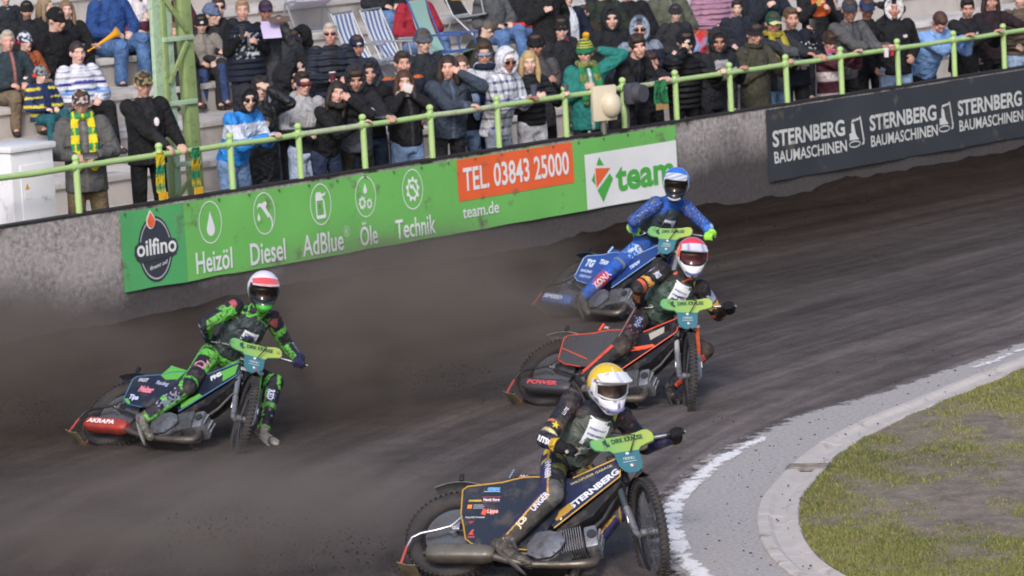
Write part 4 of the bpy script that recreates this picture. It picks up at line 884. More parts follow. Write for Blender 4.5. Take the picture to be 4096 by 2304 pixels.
def hood_lining(h, c, a): return np.where(((h[:, 1] < -.052) & (np.abs(h[:, 0]) > .03))[:, None], a, c)

BK, NV = '#1f2026', '#262c3d'
# --- front row, from the cabinet to the far end
person('scarfman', 321, 359, "standing man in grey padded jacket with a green and yellow scarf hanging open", rz=8, hy=4, hp=14, top=('zip', '#5a5a5c', '#6f6f70'), bulk=1.16, hem=.30, legs='#6a5c48', wear=(('cap', '#5b4a4d', (hat_camo, '#b8a8a6', '#35303a')),), aL='low', aR='low', scarf=('#d9c92e', '#2f8a55', .48), skin='#b98f80', loose=1.15)
person('capman', 570, 286, "standing man in open black jacket and camouflage cap with a round chest badge", rz=30, hy=18, hp=12, top=('open', '#1c1c20', '#26262b'), bulk=1.12, hem=.22, legs='#1c1c20', wear=(('cap', '#6a6148', (hat_camo, '#8d8460', '#2d2b26')),), aL='rail.22', aR='rail-.12', skin='#c59c8c')
person('bluejacket', 983, 345, "leaning figure in bright blue and white windbreaker with dark hood and sunglasses", rz=48, hy=28, hp=12, lean=24, top=('chest', '#2f86dd', '#cfd8ec'), jm='shiny', bulk=1.06, hem=.13, legs='#6f8bb4', wear=(('hood', '#2b2d36'), ('shades', '#15131a')), hair=('none', '#2a211d'), aL='rail.30', aR='rail.18', skin='#c9a797', loose=1.12)
person('shading', 1038, 307, "person in long black coat shading the eyes with one hand", rz=20, hy=12, d=.78, top=('plain', '#23252a'), jm='shiny', hem=.55, legs='#22222a', hair=('mop', '#241c1c'), aL='brow', aR='chest', skin='#c3a091')
person('wraparound', 1207, 286, "young man with wraparound sunglasses in pale grey and black jacket", rz=24, hy=26, d=.72, top=('yoke', '#22242d', '#a9aab2', .22), hem=.16, legs='#a9b9d6', hair=('short', '#2b211e'), wear=(('wrap', '#2a1c4a', (hat_bill, '#7b3a3f')), ('hood_down', '#9b9ca4')), aL='down', aR='low', skin='#cda595', loose=1.15)
person('handface', 1345, 324, "smiling woman in black sweater on the rail, a hand beside her face", rz=40, hy=14, hr=10, lean=26, top=('plain', '#1e1f24'), legs='#2b3550', hair=('long', '#2a1f1e'), aL='cheek', aR='rail.30', skin='#d0a496', wear=(('neck', '#2e2d2c'),))
person('greyyoke', 1418, 267, "man in grey and black jacket, dark hood up, hands clasped on the rail", rz=18, hy=8, hp=16, lean=12, d=.52, top=('badgeyoke', '#5a616d', '#23252c', '#d8dade'), bulk=1.05, hem=.20, legs='#33332f', wear=(('hood', '#2e3138'),), hair=('mop', '#3a2a22'), aL='rail.06', aR='rail.02', skin='#b88c7c')
person('navyhood', 1466, 242, "tall man in black jacket with navy hood up behind the clasped hands", rz=14, hy=22, d=.95, top=('plain', '#1c1d22'), legs='#3b4a63', wear=(('hood', '#272c3a'),), hair=('short', '#33261f'), aL='down', aR='pocket', skin='#bf9383')
person('hankie', 1614, 280, "brown haired woman in black jacket holding a pale handkerchief to her face", rz=30, hy=8, d=.50, top=('zip', '#1d1d22', '#3b3b40'), legs='#7f9bc4', hair=('long', '#4a3226'), aL='mouth', aR='mouth', skin='#cba191', wear=(('neck', '#c9bfc0'),), loose=1.1)
person('curly', 1790, 221, "laughing woman with glasses in blue grey jacket resting her head on one hand", rz=24, hy=-4, d=.50, lean=10, top=('zip', '#3b4556', '#56607a'), bulk=1.2, hem=.18, legs='#25262c', hair=('curly', '#332422'), aL='cheek', aR='rail-.22', skin='#d3a394')
person('bluescarf', 1842, 221, "girl with a light blue scarf pressing a fist to her mouth", rz=24, hy=4, d=.85, top=('plain', '#20222a'), legs='#6d88b0', hair=('bun', '#5a4438'), aL='mouth', aR='pocket', scarf=('#7d94b8', '#6b83a8', .42), skin='#d2a89a')
person('plaid', 2025, 195, "figure with white hood and sunglasses in white and blue checked shirt", rz=52, hy=24, hp=14, lean=16, top=('plaid', '#d5d8e2', '#3c4a80'), bulk=1.08, hem=.26, legs='#8d98ad', wear=(('hood', '#d3d6e2'), ('shades', '#15131a')), hair=('none', '#2a211d'), aL='rail.26', aR='rail.10', skin='#9c6f62')
person('blonde', 2114, 204, "blonde young woman in short black puffer jacket and white trousers", rz=40, hy=4, d=.46, top=('plain', '#26272c'), jm='puff', hem=.14, legs='#cfd0dc', hair=('long', '#b59b6e'), aL='rail.22', aR='chest', skin='#d6aea0', loose=1.12)
person('greycoat', 2142, 135, "man in brown grey coat and black beanie behind the blonde woman", rz=26, hy=-6, d=.98, top=('plain', '#4f4d52'), hem=.30, legs='#22232a', wear=(('beanie', '#1c1c20'),), aL='chest', aR='down', skin='#a87c6d', beard=(.35, '#4a3a34'))
person('bobble', 2338, 166, "child in teal jacket and green bobble hat with a raised arm", child=1, rz=18, hy=-14, d=.55, top=('zip', '#2a7a76', '#b8c8c4'), bulk=1.12, hem=.30, legs='#2c2d36', wear=(('bobble', '#1f6a4a', (hat_bands, '#c9b63c')), ('pom', '#dba52c')), hair=('none', '#4a382f'), aL='nape', aR='chest', scarf=('#2f7d4e', '#7d7a45', .40), skin='#c89e8f')
person('smiler', 2549, 138, "smiling dark haired boy in black jacket leaning far over the rail", rz=44, hy=10, hr=-8, lean=30, top=('zip', '#1e1f25', '#33343a'), hem=.2, legs='#1d1e24', hair=('mop', '#2f2320'), aL='rail.34', aR='rail.20', skin='#cfa291')
person('hiddenchild', 2597, 207, "small brown haired child peering out behind the smiling boy", child=1, rz=10, hy=24, hp=22, d=.62, s=.80, top=('plain', '#23242c'), hair=('mop', '#3a2a25'), aL='mouth', aR='rail.05', skin='#b98c7c')
person('facepalm', 2738, 124, "person in black puffer and black beanie hiding the face behind a hand", rz=26, hy=14, hp=16, d=.50, lean=8, top=('plain', '#1b1c21'), jm='puff', bulk=1.18, hem=.18, legs='#1b1c21', wear=(('beanie', '#191a1e', (hat_logo, '#d8dade')),), aL='rail.20', aR='eyes', skin='#d9b29c')
person('greychest', 2870, 117, "hooded man in black jacket with pale grey chest panel, fists over rail", rz=34, hy=6, hp=18, lean=14, top=('block', '#24272f', '#9a9aa2'), bulk=1.08, hem=.22, legs='#1d2030', wear=(('hood', '#2b2c33'),), hair=('none', '#2a211d'), aL='rail.30', aR='rail.22', skin='#a77868')
person('parka', 3014, 93, "person in long olive parka with a black bucket hat", rz=40, hy=30, hp=14, d=.48, top=('plain', '#45443b'), bulk=1.12, hem=.42, legs='#1d1d22', wear=(('bucket', '#22222a'), ('neck', '#3a3932')), aL='rail.20', aR='fold', skin='#b98d7f')
person('greencap', 3090, 48, "man in grey jacket with a dark green cap and mustard scarf", rz=30, hy=10, hp=16, d=.70, top=('open', '#2c2f36', '#4b5058'), bulk=1.1, hem=.2, legs='#7b9ac6', wear=(('cap', '#1f5142', (hat_bill, '#cfc79a')),), scarf=('#a5973a', '#8d8135', .34), aL='rail.18', aR='rail.10', skin='#b98876')
person('photographer', 3162, 29, "bearded man in black jacket with white lettering holding up a phone", rz=24, hy=14, hp=8, d=.80, top=('print', '#1e2230', '#c9ccd8'), bulk=1.16, hem=.2, legs='#23262e', hair=('short', '#5a4636'), aL='phone', aR='low', skin='#bf9181', beard=(.4, '#5e4a40'))
person('burgundychild', 3314, 129, "child in burgundy and white jacket with a brown woollen hat", child=1, rz=34, hy=26, hp=20, d=.46, top=('burg', '#4c2935', '#c9bfc4'), bulk=1.12, hem=.24, legs='#c6bfc4', wear=(('beanie', '#3a2c28'),), aL='rail.12', aR='rail-.02', skin='#c99f90', scarf=('#7f88b8', '#b94a55', .16))
person('greyfleece', 3397, -5, "man in grey fleece and grey cap leaning with both hands over the rail", rz=34, hy=0, hp=16, lean=16, d=.52, top=('zip', '#55565b', '#3c3e48'), bulk=1.12, hem=.2, legs='#26262c', wear=(('cap', '#3d4558', (hat_bill, '#343a4a')),), aL='rail.34', aR='rail.12', skin='#a8806f')
person('elbowman', 3466, -10, "man in black top and navy cap with an elbow thrust out", rz=22, hy=4, hp=22, d=1.0, top=('plain', '#22242b'), hem=.2, legs='#2d2d33', wear=(('cap', '#2b3a5c'),), aL='nape', aR='down', skin='#a57a68')
person('whitehood', 3571, -15, "young man in black hooded sweater with white hood lining and pale jeans", rz=20, hy=4, hp=10, d=.50, top=('badge', '#1c1d23', '#d8dade'), bulk=1.1, hem=.2, legs='#8aa3c8', wear=(('hood', '#22242c', (hood_lining, '#cdcfd6')),), hair=('none', '#2a211d'), aL='pocket', aR='down', skin='#bb8b7c', loose=1.2)
person('lightblue', 3755, 45, "boy in light blue shirt hanging his head down over the rail", rz=34, hy=24, hp=58, lean=34, d=.42, top=('plain', '#7fa6df'), bulk=1.14, hem=.16, legs='#1d1e25', hair=('short', '#4a322a'), aL='rail.30', aR='rail.14', skin='#c08d7c')
person('blackhair', 3868, -12, "young man with black hair in black jacket, fists resting on the rail", rz=30, hy=0, hp=18, lean=10, d=.48, top=('badge', '#202227', '#c8cad0'), bulk=1.12, hem=.22, legs='#26262d', hair=('short', '#1f1a1c'), aL='rail.16', aR='rail.02', skin='#b98d80')
person('burgundybag', 3960, -42, "person in dark burgundy top with a grey bag strap across the chest", rz=30, hy=10, hp=12, d=.72, top=('plain', '#2b2028'), hem=.16, legs='#25262d', hair=('long', '#2a2022'), aL='rail.18', aR='down', skin='#b98d80')
person('tanpuffer', 4078, -50, "person in olive tan puffer jacket and pale jeans at the far end", rz=24, hy=8, hp=10, d=.74, top=('plain', '#5f574b'), jm='puff', bulk=1.2, hem=.12, legs='#9fb6da', hair=('short', '#3a2c26'), aL='rail.10', aR='pocket', loose=1.2)
person('blackhood', 1145, 262, "person in black with a black hood, seen from the side", rz=70, hy=75, hp=8, d=.98, top=('plain', '#1d1e23'), legs='#1d1e23', wear=(('hood', '#1f2026'),), hair=('none', '#2a211d'), aL='pocket', aR='pocket')
person('orangecollar', 1607, 204, "broad dark haired man in navy jacket with orange collar", mode='F', rz=24, hy=18, d=1.0, top=('yoke', '#232838', '#c4683a', .50), bulk=1.1, legs='#23252d', hair=('short', '#3a2e2a'), aL='pocket', aR='pocket', skin='#c6988a')
person('goggleboy', 1933, 169, "boy with mirrored ski goggles and navy neck warmer under a white hood", rz=30, hy=4, hp=4, d=1.02, top=('yoke', '#2b3a66', '#c9cede', .40), legs='#2a3040', hair=('short', '#4a3527'), wear=(('wrap', '#4a5470', (hat_bill, '#8f99ae')), ('neck', '#232a42'), ('hood_down', '#c9cede')), aL='pocket', aR='pocket', skin='#c99c8b')
person('hoodshades', 2556, 69, "hooded man with sunglasses in blue grey jacket behind the smiling boy", rz=22, hy=-2, d=1.0, top=('yoke', '#262b3a', '#7d879a', .44), bulk=1.15, legs='#23252e', wear=(('hood', '#4f5a6e', (hood_lining, '#8a96ad')), ('shades', '#15131a')), hair=('none', '#2a211d'), aL='chest', aR='pocket', skin='#bd9080')
# --- standing further up
person('bigman', 967, -2, "big fair man in navy vest and black printed shirt holding a cup", mode='S', k=2, rz=16, hy=6, hp=4, top=('print', '#232a3a', '#c3cad6'), vest='#1b1c20', jm='puff', bulk=1.34, hem=.16, legs='#2c303c', hair=('short', '#a98a72'), aL='chest', aR='cup', skin='#d6a797')
person('programme', 1060, 2, "man in grey jacket and purple cap reading a white programme", mode='S', k=2, rz=22, hy=10, hp=10, top=('plain', '#4a4c54'), hem=.24, legs='#39486a', wear=(('cap', '#3a2f52', (hat_bill, '#4a3f62')),), aL='phone', aR='cup', skin='#b48676')
person('quilted', 1318, 91, "grey haired man with sunglasses in navy quilted jacket holding a cup", mode='S', k=1, rz=14, hy=0, hp=2, top=('open', '#272d3b', '#22242c'), jm='puff', bulk=1.22, hem=.2, legs='#22242c', hair=('short', '#b5ada4'), wear=(('shades', '#2a1b2a'),), aL='low', aR='low', skin='#c79488')
person('navycap', 1425, 141, "man in navy cap and dark jacket standing below the striped chairs", mode='S', k=1, s=.97, rz=20, hy=12, top=('plain', '#39414f'), legs='#2a2d36', wear=(('cap', '#222b47', (hat_logo, '#cfd3dc')),), aL='pocket', aR='pocket', skin='#c08f7f', beard=(.25, '#6a5548'))
person('patternhat', 1117, 69, "person in patterned grey beanie half hidden by the man with the programme", mode='T', k=3, seat=.1, rz=20, hy=20, top=('plain', '#33363d'), legs='#2a2d36', wear=(('beanie', '#4b515c', (hat_camo, '#6f7884', '#2d323b')),), aL='pocket', aR='pocket')
person('furhood', 1204, 107, "figure with black fur trimmed hat bending over a red cup", mode='T', k=3, seat=.1, rz=-30, hy=-40, hp=16, top=('plain', '#1d1d22'), legs='#23242b', wear=(('hood', '#1c1b1f'),), hair=('none', '#2a211d'), aL='chest', aR='cup')
person('darkcap', 1160, 120, "person in dark cap seen in profile next to the fur trimmed hat", mode='T', k=3, rz=50, hy=60, hp=10, top=('plain', '#23242a'), legs='#23242b', wear=(('cap', '#20263a'),), aL='pocket', aR='chest')
person('hornbearer', 220, 35, "person in black beanie and black coat raising a yellow horn", mode='T', k=4, seat=.12, rz=50, hy=64, hp=14, lean=8, top=('plain', '#1a1a1f'), bulk=1.15, hem=.34, legs='#1a1a1f', wear=(('beanie', '#191a1d'),), aL=(.34, -.30, -.16), aR='pocket', skin='#c49a8b')
# --- seated on the steps
person('beardman', 105, 7, "bearded man in black beanie sitting in the top corner", mode='T', k=5, rz=20, hy=10, top=('plain', '#1f2127'), bulk=1.15, legs='#22242c', wear=(('beanie', '#1b1b1f'),), aL='lap', aR='lap', skin='#b88d7e', beard=(.5, '#3b2e29'))
person('fairhair', 180, -12, "woman with long fair brown hair turned away towards her neighbour", mode='T', k=5, rz=60, hy=75, top=('plain', '#24262d'), legs='#22242c', hair=('long', '#8d7a62'), aL='lap', aR='lap', skin='#d5b0a2')
person('longhair', 262, 0, "young woman with long light brown hair and black coat", mode='T', k=5, s=.92, rz=24, hy=14, top=('plain', '#1d1e23'), legs='#1f2027', hair=('long', '#7d6550'), aL='lap', aR='lap', skin='#d3aa9d')
person('oldman', 28, 121, "elderly grey haired man in dark cardigan with brown trousers", mode='T', k=4, rz=30, hy=14, hp=6, top=('zip', '#2f3b44', '#a06a66'), bulk=1.15, legs='#6f6354', hair=('short', '#b3a89b'), aL='lap', aR='lap', skin='#cf9a8c', seat=.0, loose=1.15)
person('orangechild', 97, 131, "child in orange brown jacket with starry beanie and red ear defenders", mode='T', k=4, s=.80, rz=34, hy=40, top=('yoke', '#d0d0da', '#9a5334', .18), legs='#7a6a5a', wear=(('beanie', '#2b3a5a', (hat_camo, '#c9d0dc', '#1f2a44')), ('ears', '#b02f3c')), hair=('none', '#4a382f'), aL='lap', aR='lap', skin='#d7b0a2')
person('smallchild', 160, 266, "toddler in navy jacket with yellow stripes and red ear defenders", mode='T', k=3, s=.72, rz=40, hy=40, hp=10, top=('kid', '#26335c', '#d0c34a'), bulk=1.2, legs='#245a66', wear=(('beanie', '#5c6168', (hat_camo, '#8d9196', '#3c4148')), ('ears', '#d23a2a')), hair=('none', '#4a382f'), aL='lap', aR='lap', skin='#dcb3a5')
person('whitestripes', 307, 166, "seated woman in white quilted jacket with blue stripes", mode='T', k=3, seat=.14, rz=34, hy=24, top=('stripes', '#d7daec', '#4448a8', '#7aa8e8'), jm='puff', bulk=1.16, legs='#1b1b20', hair=('bun', '#33262a'), aL='lap', aR='lap', skin='#cfa598')
person('jeansone', 430, -98, "seated figure in blue jacket and jeans, legs over the step beside the mast", mode='T', k=5, rz=36, hy=20, top=('plain', '#2b4a86'), bulk=1.1, legs='#4f6f9f', hair=('short', '#3a2c26'), aL='lap', aR='lap', loose=1.2)
person('jeanstwo', 520, -104, "seated figure in white top and jeans next to the mast", mode='T', k=5, rz=36, hy=20, top=('burg', '#d9d3da', '#6a3346'), bulk=1.1, legs='#4a699a', hair=('long', '#5a4636'), aL='chest', aR='lap', loose=1.2)
person('mastwoman', 690, 90, "woman in dark clothes seated behind the lattice mast", mode='T', k=4, rz=24, hy=24, top=('plain', '#24262c'), bulk=1.2, legs='#2e3038', hair=('half', '#6a5040'), aL='lap', aR='lap', skin='#c49484')
person('beigejacket', 803, 62, "grey bearded man in beige jacket, black beanie and jeans", mode='T', k=4, rz=20, hy=8, top=('zip', '#87817c', '#6f6a66'), bulk=1.2, legs='#33456e', wear=(('beanie', '#1e1e22', (hat_logo, '#d0d0d4')),), aL='lap', aR='lap', skin='#c49a8b', beard=(.55, '#b0aaa4'))
person('blueknit', 845, 17, "person in blue grey knitted hat behind the beige jacket", mode='T', k=4, rz=30, hy=60, top=('plain', '#2c2d33'), legs='#2b2c33', wear=(('beanie', '#5e6c8c'),), aL='lap', aR='lap')
person('topshades', 872, -14, "dark dressed man with sunglasses cut off by the upper edge", mode='T', k=4, seat=.08, rz=20, hy=10, top=('plain', '#25262c'), legs='#2b2c33', wear=(('shades', '#15131a'),), aL='lap', aR='lap')
person('bentman', 1949, 83, "grey haired man in olive black jacket bent forward away from the track", mode='T', k=3, rz=100, hy=120, hp=40, lean=32, top=('plain', '#33342f'), bulk=1.3, legs='#2a2b2e', hair=('mop', '#5a534f'), aL='lap', aR='lap')
person('greysweater', 1960, -92, "seated figure in grey sweater and jeans holding a red horn", mode='T', k=4, rz=36, hy=20, top=('plain', '#54575c'), bulk=1.2, legs='#5878aa', hair=('short', '#4a382f'), aL='low', aR='lap', loose=1.25)
person('phonejeans', 2080, -92, "seated figure in black top and jeans with hands on a phone", mode='T', k=4, rz=30, hy=10, top=('plain', '#22242a'), legs='#4c6a9a', hair=('short', '#4a382f'), aL='lap', aR='lap', loose=1.15)
person('redhorn', 2175, -112, "standing figure in black holding a red and blue horn downwards", mode='S', k=2, rz=20, hy=10, top=('plain', '#1e1f24'), bulk=1.1, hem=.3, legs='#1c1d22', hair=('short', '#3a2c26'), aL='down', aR='chest')
person('whitebib', 2262, -62, "seated figure in dark jacket with white scarf and khaki trousers", mode='T', k=3, rz=40, hy=30, top=('open', '#20253a', '#cfd4e2'), legs='#4f4a3c', hair=('short', '#3a2c26'), aL='lap', aR='lap', bulk=1.1)
person('blackseated', 2510, -82, "person in black seated above the hooded man", mode='T', k=3, rz=24, hy=10, top=('plain', '#1d1e24'), bulk=1.2, legs='#1d1e24', hair=('short', '#3a2c26'), aL='lap', aR='lap')
person('oliveseated', 2665, -92, "person in sage green jacket with a tartan rug over the knees", mode='T', k=3, rz=24, hy=10, top=('zip', '#565c50', '#6d7468'), bulk=1.25, legs='#7a3a3c', hair=('short', '#3a2c26'), aL='lap', aR='lap', loose=1.3)
person('pinkpuffer', 2845, -112, "person in pink quilted jacket and blue jeans sitting on a step", mode='T', k=3, rz=24, hy=10, top=('plain', '#a67f98'), jm='puff', bulk=1.28, legs='#3d5788', hair=('long', '#5a4636'), aL='lap', aR='lap', loose=1.15)
person('darkseated', 2990, -82, "dark dressed person seated to the side of the pink jacket", mode='T', k=3, rz=30, hy=20, top=('plain', '#20222a'), bulk=1.2, legs='#1f2026', hair=('short', '#3a2c26'), aL='out', aR='lap')
person('reflective', 3255, -112, "dark jacketed man with an orange reflective band holding a glass", mode='S', k=1, rz=22, hy=10, top=('block', '#1f2026', '#e06a3c'), bulk=1.15, legs='#1e1f25', hair=('short', '#3a2c26'), aL='chest', aR='cup')
person('darkrow', 2410, -85, "figure in dark green coat beside the black folding chair", mode='T', k=3, rz=30, hy=20, top=('plain', '#2a332d'), bulk=1.1, legs='#26262c', hair=('short', '#3a2c26'), aL='lap', aR='lap')
person('jeansbehind', 1655, -75, "seated figure in red jacket and pale jeans behind the striped chairs", mode='T', k=4, rz=30, hy=10, top=('plain', '#9a2a3a'), bulk=1.1, legs='#6380ad', hair=('short', '#3a2c26'), aL='lap', aR='lap', loose=1.2)
person('topleft', 20, -40, "dark dressed figure with a pale strap above the elderly man", mode='T', k=6, rz=30, hy=20, top=('zip', '#262a33', '#aab0b8'), bulk=1.1, legs='#26262c', hair=('short', '#3a2c26'), aL='lap', aR='lap')
person('burgtop', 690, -75, "figure in burgundy top above the woman behind the mast", mode='T', k=5, rz=30, hy=20, top=('plain', '#4a2430'), bulk=1.1, legs='#26262c', hair=('short', '#3a2c26'), aL='lap', aR='lap')
person('bluecaptop', 1520, -170, "figure in blue jeans at the top edge above the striped chairs", mode='T', k=5, rz=30, hy=20, top=('plain', '#26282e'), bulk=1.1, legs='#5d7aa8', hair=('short', '#3a2c26'), aL='lap', aR='lap', loose=1.2)
person('darkright', 3060, -112, "dark figure in navy jacket reaching out at the upper edge", mode='S', k=1, rz=22, hy=10, top=('plain', '#232833'), bulk=1.15, legs='#1e1f25', hair=('short', '#3a2c26'), aL='out', aR='cup')
person('fillone', 2440, 30, "figure in black hooded coat seated behind the bobble hat", mode='T', k=2, rz=26, hy=10, top=('plain', '#202228'), bulk=1.2, legs='#22242c', wear=(('hood', '#25272e'),), hair=('none', '#2a211d'), aL='lap', aR='lap')
person('filltwo', 2330, 20, "figure in dark brown jacket seated above the bobble hat", mode='T', k=3, rz=26, hy=-10, top=('plain', '#3a322e'), bulk=1.2, legs='#2a2c34', hair=('short', '#4a382f'), aL='lap', aR='lap')
person('fillthree', 2700, 20, "figure in charcoal coat standing behind the black puffer", mode='S', k=1, rz=26, hy=10, top=('plain', '#2b2d33'), bulk=1.2, hem=.3, legs='#22242c', wear=(('beanie', '#2d3038'),), aL='pocket', aR='pocket')
person('fillfour', 2945, 0, "dark haired figure in navy coat standing behind the parka", mode='S', k=1, rz=20, hy=6, top=('plain', '#252a38'), bulk=1.15, hem=.3, legs='#22242c', hair=('short', '#2a211f'), aL='pocket', aR='pocket')
person('fillfive', 3330, -20, "figure in black anorak standing behind the burgundy child", mode='S', k=1, rz=20, hy=6, top=('plain', '#1f2127'), bulk=1.2, hem=.3, legs='#22242c', hair=('short', '#3a2e28'), aL='pocket', aR='pocket')
person('fillsix', 1690, 120, "figure in dark jacket and grey hat seated below the blue chair", mode='T', k=2, rz=30, hy=20, top=('plain', '#2a2d35'), bulk=1.15, legs='#2a2c34', wear=(('beanie', '#50545e'),), aL='lap', aR='lap')
person('fillseven', 420, 20, "figure in black jacket seated below the blue jacket by the mast", mode='T', k=5, s=.9, d=6.0, rz=30, hy=20, top=('plain', '#1d1e23'), bulk=1.1, legs='#22242c', hair=('long', '#4a382f'), aL='lap', aR='lap')
person('filleight', 2240, 70, "figure in dark jacket and black hat seated behind the grey coat", mode='T', k=2, rz=30, hy=10, top=('plain', '#22242a'), bulk=1.15, legs='#3a3a34', wear=(('beanie', '#1d1d21'),), aL='lap', aR='lap')
run_jobs()

# ---- things held, worn loose or laid over
def horn(key, q, direction, cols, label, back=.12, L_=.42):
    h = hand_at(key, q); d = unit(direction); a = h - d * back; prof = [(0, .012), (.05, .010), (.35, .015), (.65, .024), (.85, .036), (.95, .055), (1.0, .066)]; o = empty("fan_horn", a); tag(o, label, "horn")
    n = len(cols)
    for i_ in range(n):
        lo, hi = i_ / n, (i_ + 1) / n; ts = sorted({lo, hi, *[t for t, _ in prof if lo < t < hi]}); rr = [np.interp(t, [p[0] for p in prof], [p[1] for p in prof]) for t in ts]
        rmesh(Raw().tube([d * t * L_ for t in ts], rr, 14), "horn_tube", mat("horn_" + cols[i_], cols[i_], .35), o, 50)
horn('hornbearer', 'L', (.75, -.1, .42), ['#e9a41c'], "yellow plastic fan horn pointing up to the side")
horn('greysweater', 'L', (.9, -.3, -.06), ['#d8332e'], "short red plastic fan horn held level", .05, .34)
horn('redhorn', 'L', (.22, -.2, -.9), ['#d9a63a', '#3a5aa8', '#cf3038'], "red, blue and yellow fan horn pointing down", .28, .48)
def cup(key, q, col, label, lid=None, off=(0, 0, .02)):
    h = hand_at(key, q) + np.array(off); o = empty("drinking_cup", h); tag(o, label, "cup"); rmesh(Raw().tube([(0, 0, -.06), (0, 0, .06)], [.028, .038], 14), "cup_body", mat("cup_" + col, col, .4), o, 50); rmesh(Raw().tube([(0, 0, .058), (0, 0, .068)], .040, 14), "cup_rim", mat("cup_" + (lid or col), lid or col, .4), o, 50)
cup('bigman', 'R', '#3a3a42', "dark cup held by the big man in the vest"); cup('quilted', 'R', '#5a2a38', "burgundy cup with white rim held by the grey haired man", '#dcdce4'); cup('greyfleece', 'L', '#c2333a', "red paper cup held over the rail", '#e6d8d8', (0, -.02, -.06)); cup('greyfleece', 'R', '#d8d4e4', "white and red can held over the rail", '#b9323c', (.0, -.02, -.07)); cup('plaid', 'L', '#4a4f66', "dark clear cup held by the white hooded figure", None, (0, 0, .06)); cup('shading', 'R', '#2c2a2e', "dark takeaway cup held by the person shading the eyes", '#6a6a6e'); cup('blonde', 'L', '#5a5560', "small dark cup in the blonde woman's hands"); cup('reflective', 'R', '#c8a24a', "glass of beer held at the upper edge")
def slab(name, key, q, sx, sy, sz, rot, col, label, cat, off=(0, 0, .03)):
    h = hand_at(key, q) + np.array(off); o = rmesh(Raw().box((0, 0, 0), sx, sy, sz), name, mat(name + col, col, .4), None, 30, .003); o.location = h; o.rotation_euler = [math.radians(t) for t in rot]; tag(o, label, cat)
slab("phone", 'photographer', 'L', .075, .012, .15, (-8, 0, 10), '#17171b', "black phone held up by the bearded man", "phone", (0, -.03, .05)); slab("programme_sheet", 'programme', 'R', .21, .006, .28, (-50, 0, 12), '#c9bfe6', "white programme held open by the man in the purple cap", "programme", (.03, -.02, .06)); slab("programme_sheet", 'programme', 'L', .24, .008, .15, (-70, 0, 8), '#6d5a4a', "brown folded booklet below the white programme", "booklet", (-.03, -.03, .02)); slab("paper_sheet", 'photographer', 'R', .19, .005, .13, (-60, 10, 0), '#bdbfe0', "pale sheet of paper held low by the bearded man", "paper", (0, -.02, .03)); slab("handkerchief", 'hankie', 'L', .11, .04, .09, (10, 20, 0), '#dcd6d8', "crumpled white handkerchief held to the face", "handkerchief", (0, -.02, .02)); slab("phone", 'scarfman', 'L', .15, .012, .075, (-30, 0, 0), '#1b1b1f', "dark phone held flat by the man in the scarf", "phone", (-.03, -.02, .01)); slab("phone", 'phonejeans', 'L', .15, .012, .075, (-40, 0, 0), '#1b1b1f', "dark phone held by the seated figure in jeans", "phone", (-.05, -.02, .03))
rmesh(Raw().ell(tuple(np.array([0, 0, 0])), .028, .008, .045), "chest_badge", mat("badge_white", '#d6cfd8', .5), None, 60)
_b = bpy.data.objects["chest_badge"]; _e, _J, _R, _r0, _s = PEOPLE['capman']; _b.location = _r0 + _R @ (_J['pel'] + np.array([.045, -.165, .30]) * _s); tag(_b, "small white oval badge hanging on the black jacket", "badge")
# scarves hung on the rail
def rail_scarf(u_, cols, label, L_=.50, n=2):
    o = empty("hung_scarf", W(u_, 0.0, RZ), WROT); tag(o, label, "scarf")
    for i_ in range(n):
        x0 = i_ * .10; Rr = []
        for t in np.linspace(0, 1, 9): Rr.append([np.array([x0 + sx * .055 * (1 + .1 * t) + .012 * math.sin(5 * t + i_), .02 - sy * .006 - .03 + .02 * math.sin(3 * t + i_ * 2), .03 - L_ * t]) for sx, sy in ((-1, 0), (1, 0), (1, 1), (-1, 1))])
        me = Raw().rings(Rr).mesh("scarf_tail"); zz = np.array([v.co.z for v in me.vertices]); xx = np.array([v.co.x for v in me.vertices]); k_ = ((zz * 11).astype(int) % 2 == 0); set_cols(me, np.where(k_[:, None], lin(cols[0]), lin(cols[1]))); obj("scarf_tail", me, m_cloth, o)
        r = Raw()
        for q in range(7): r.tube([(x0 - .055 + q * .0185, -.02, .03 - L_), (x0 - .058 + q * .0195, -.022, -.04 - L_)], .006, 5)
        tag(rmesh(r, "fringe", mat("fringe_" + cols[2], cols[2], .8), o, 60), kind="stuff")
rail_scarf(-6.36, ('#d2bb2c', '#2f8f68', '#d8a51e'), "yellow and green scarf hanging from the rail by the black jacket", .40, 1); rail_scarf(-5.86, ('#2c7d55', '#b79a2a', '#cfa01e'), "green scarf with yellow fringe hanging in front of the mast", .40, 1); rail_scarf(1.62, ('#2f7f52', '#2a6d48', '#a8875a'), "dark green scarf with tan fringe hanging below the smiling boy", .26, 2)
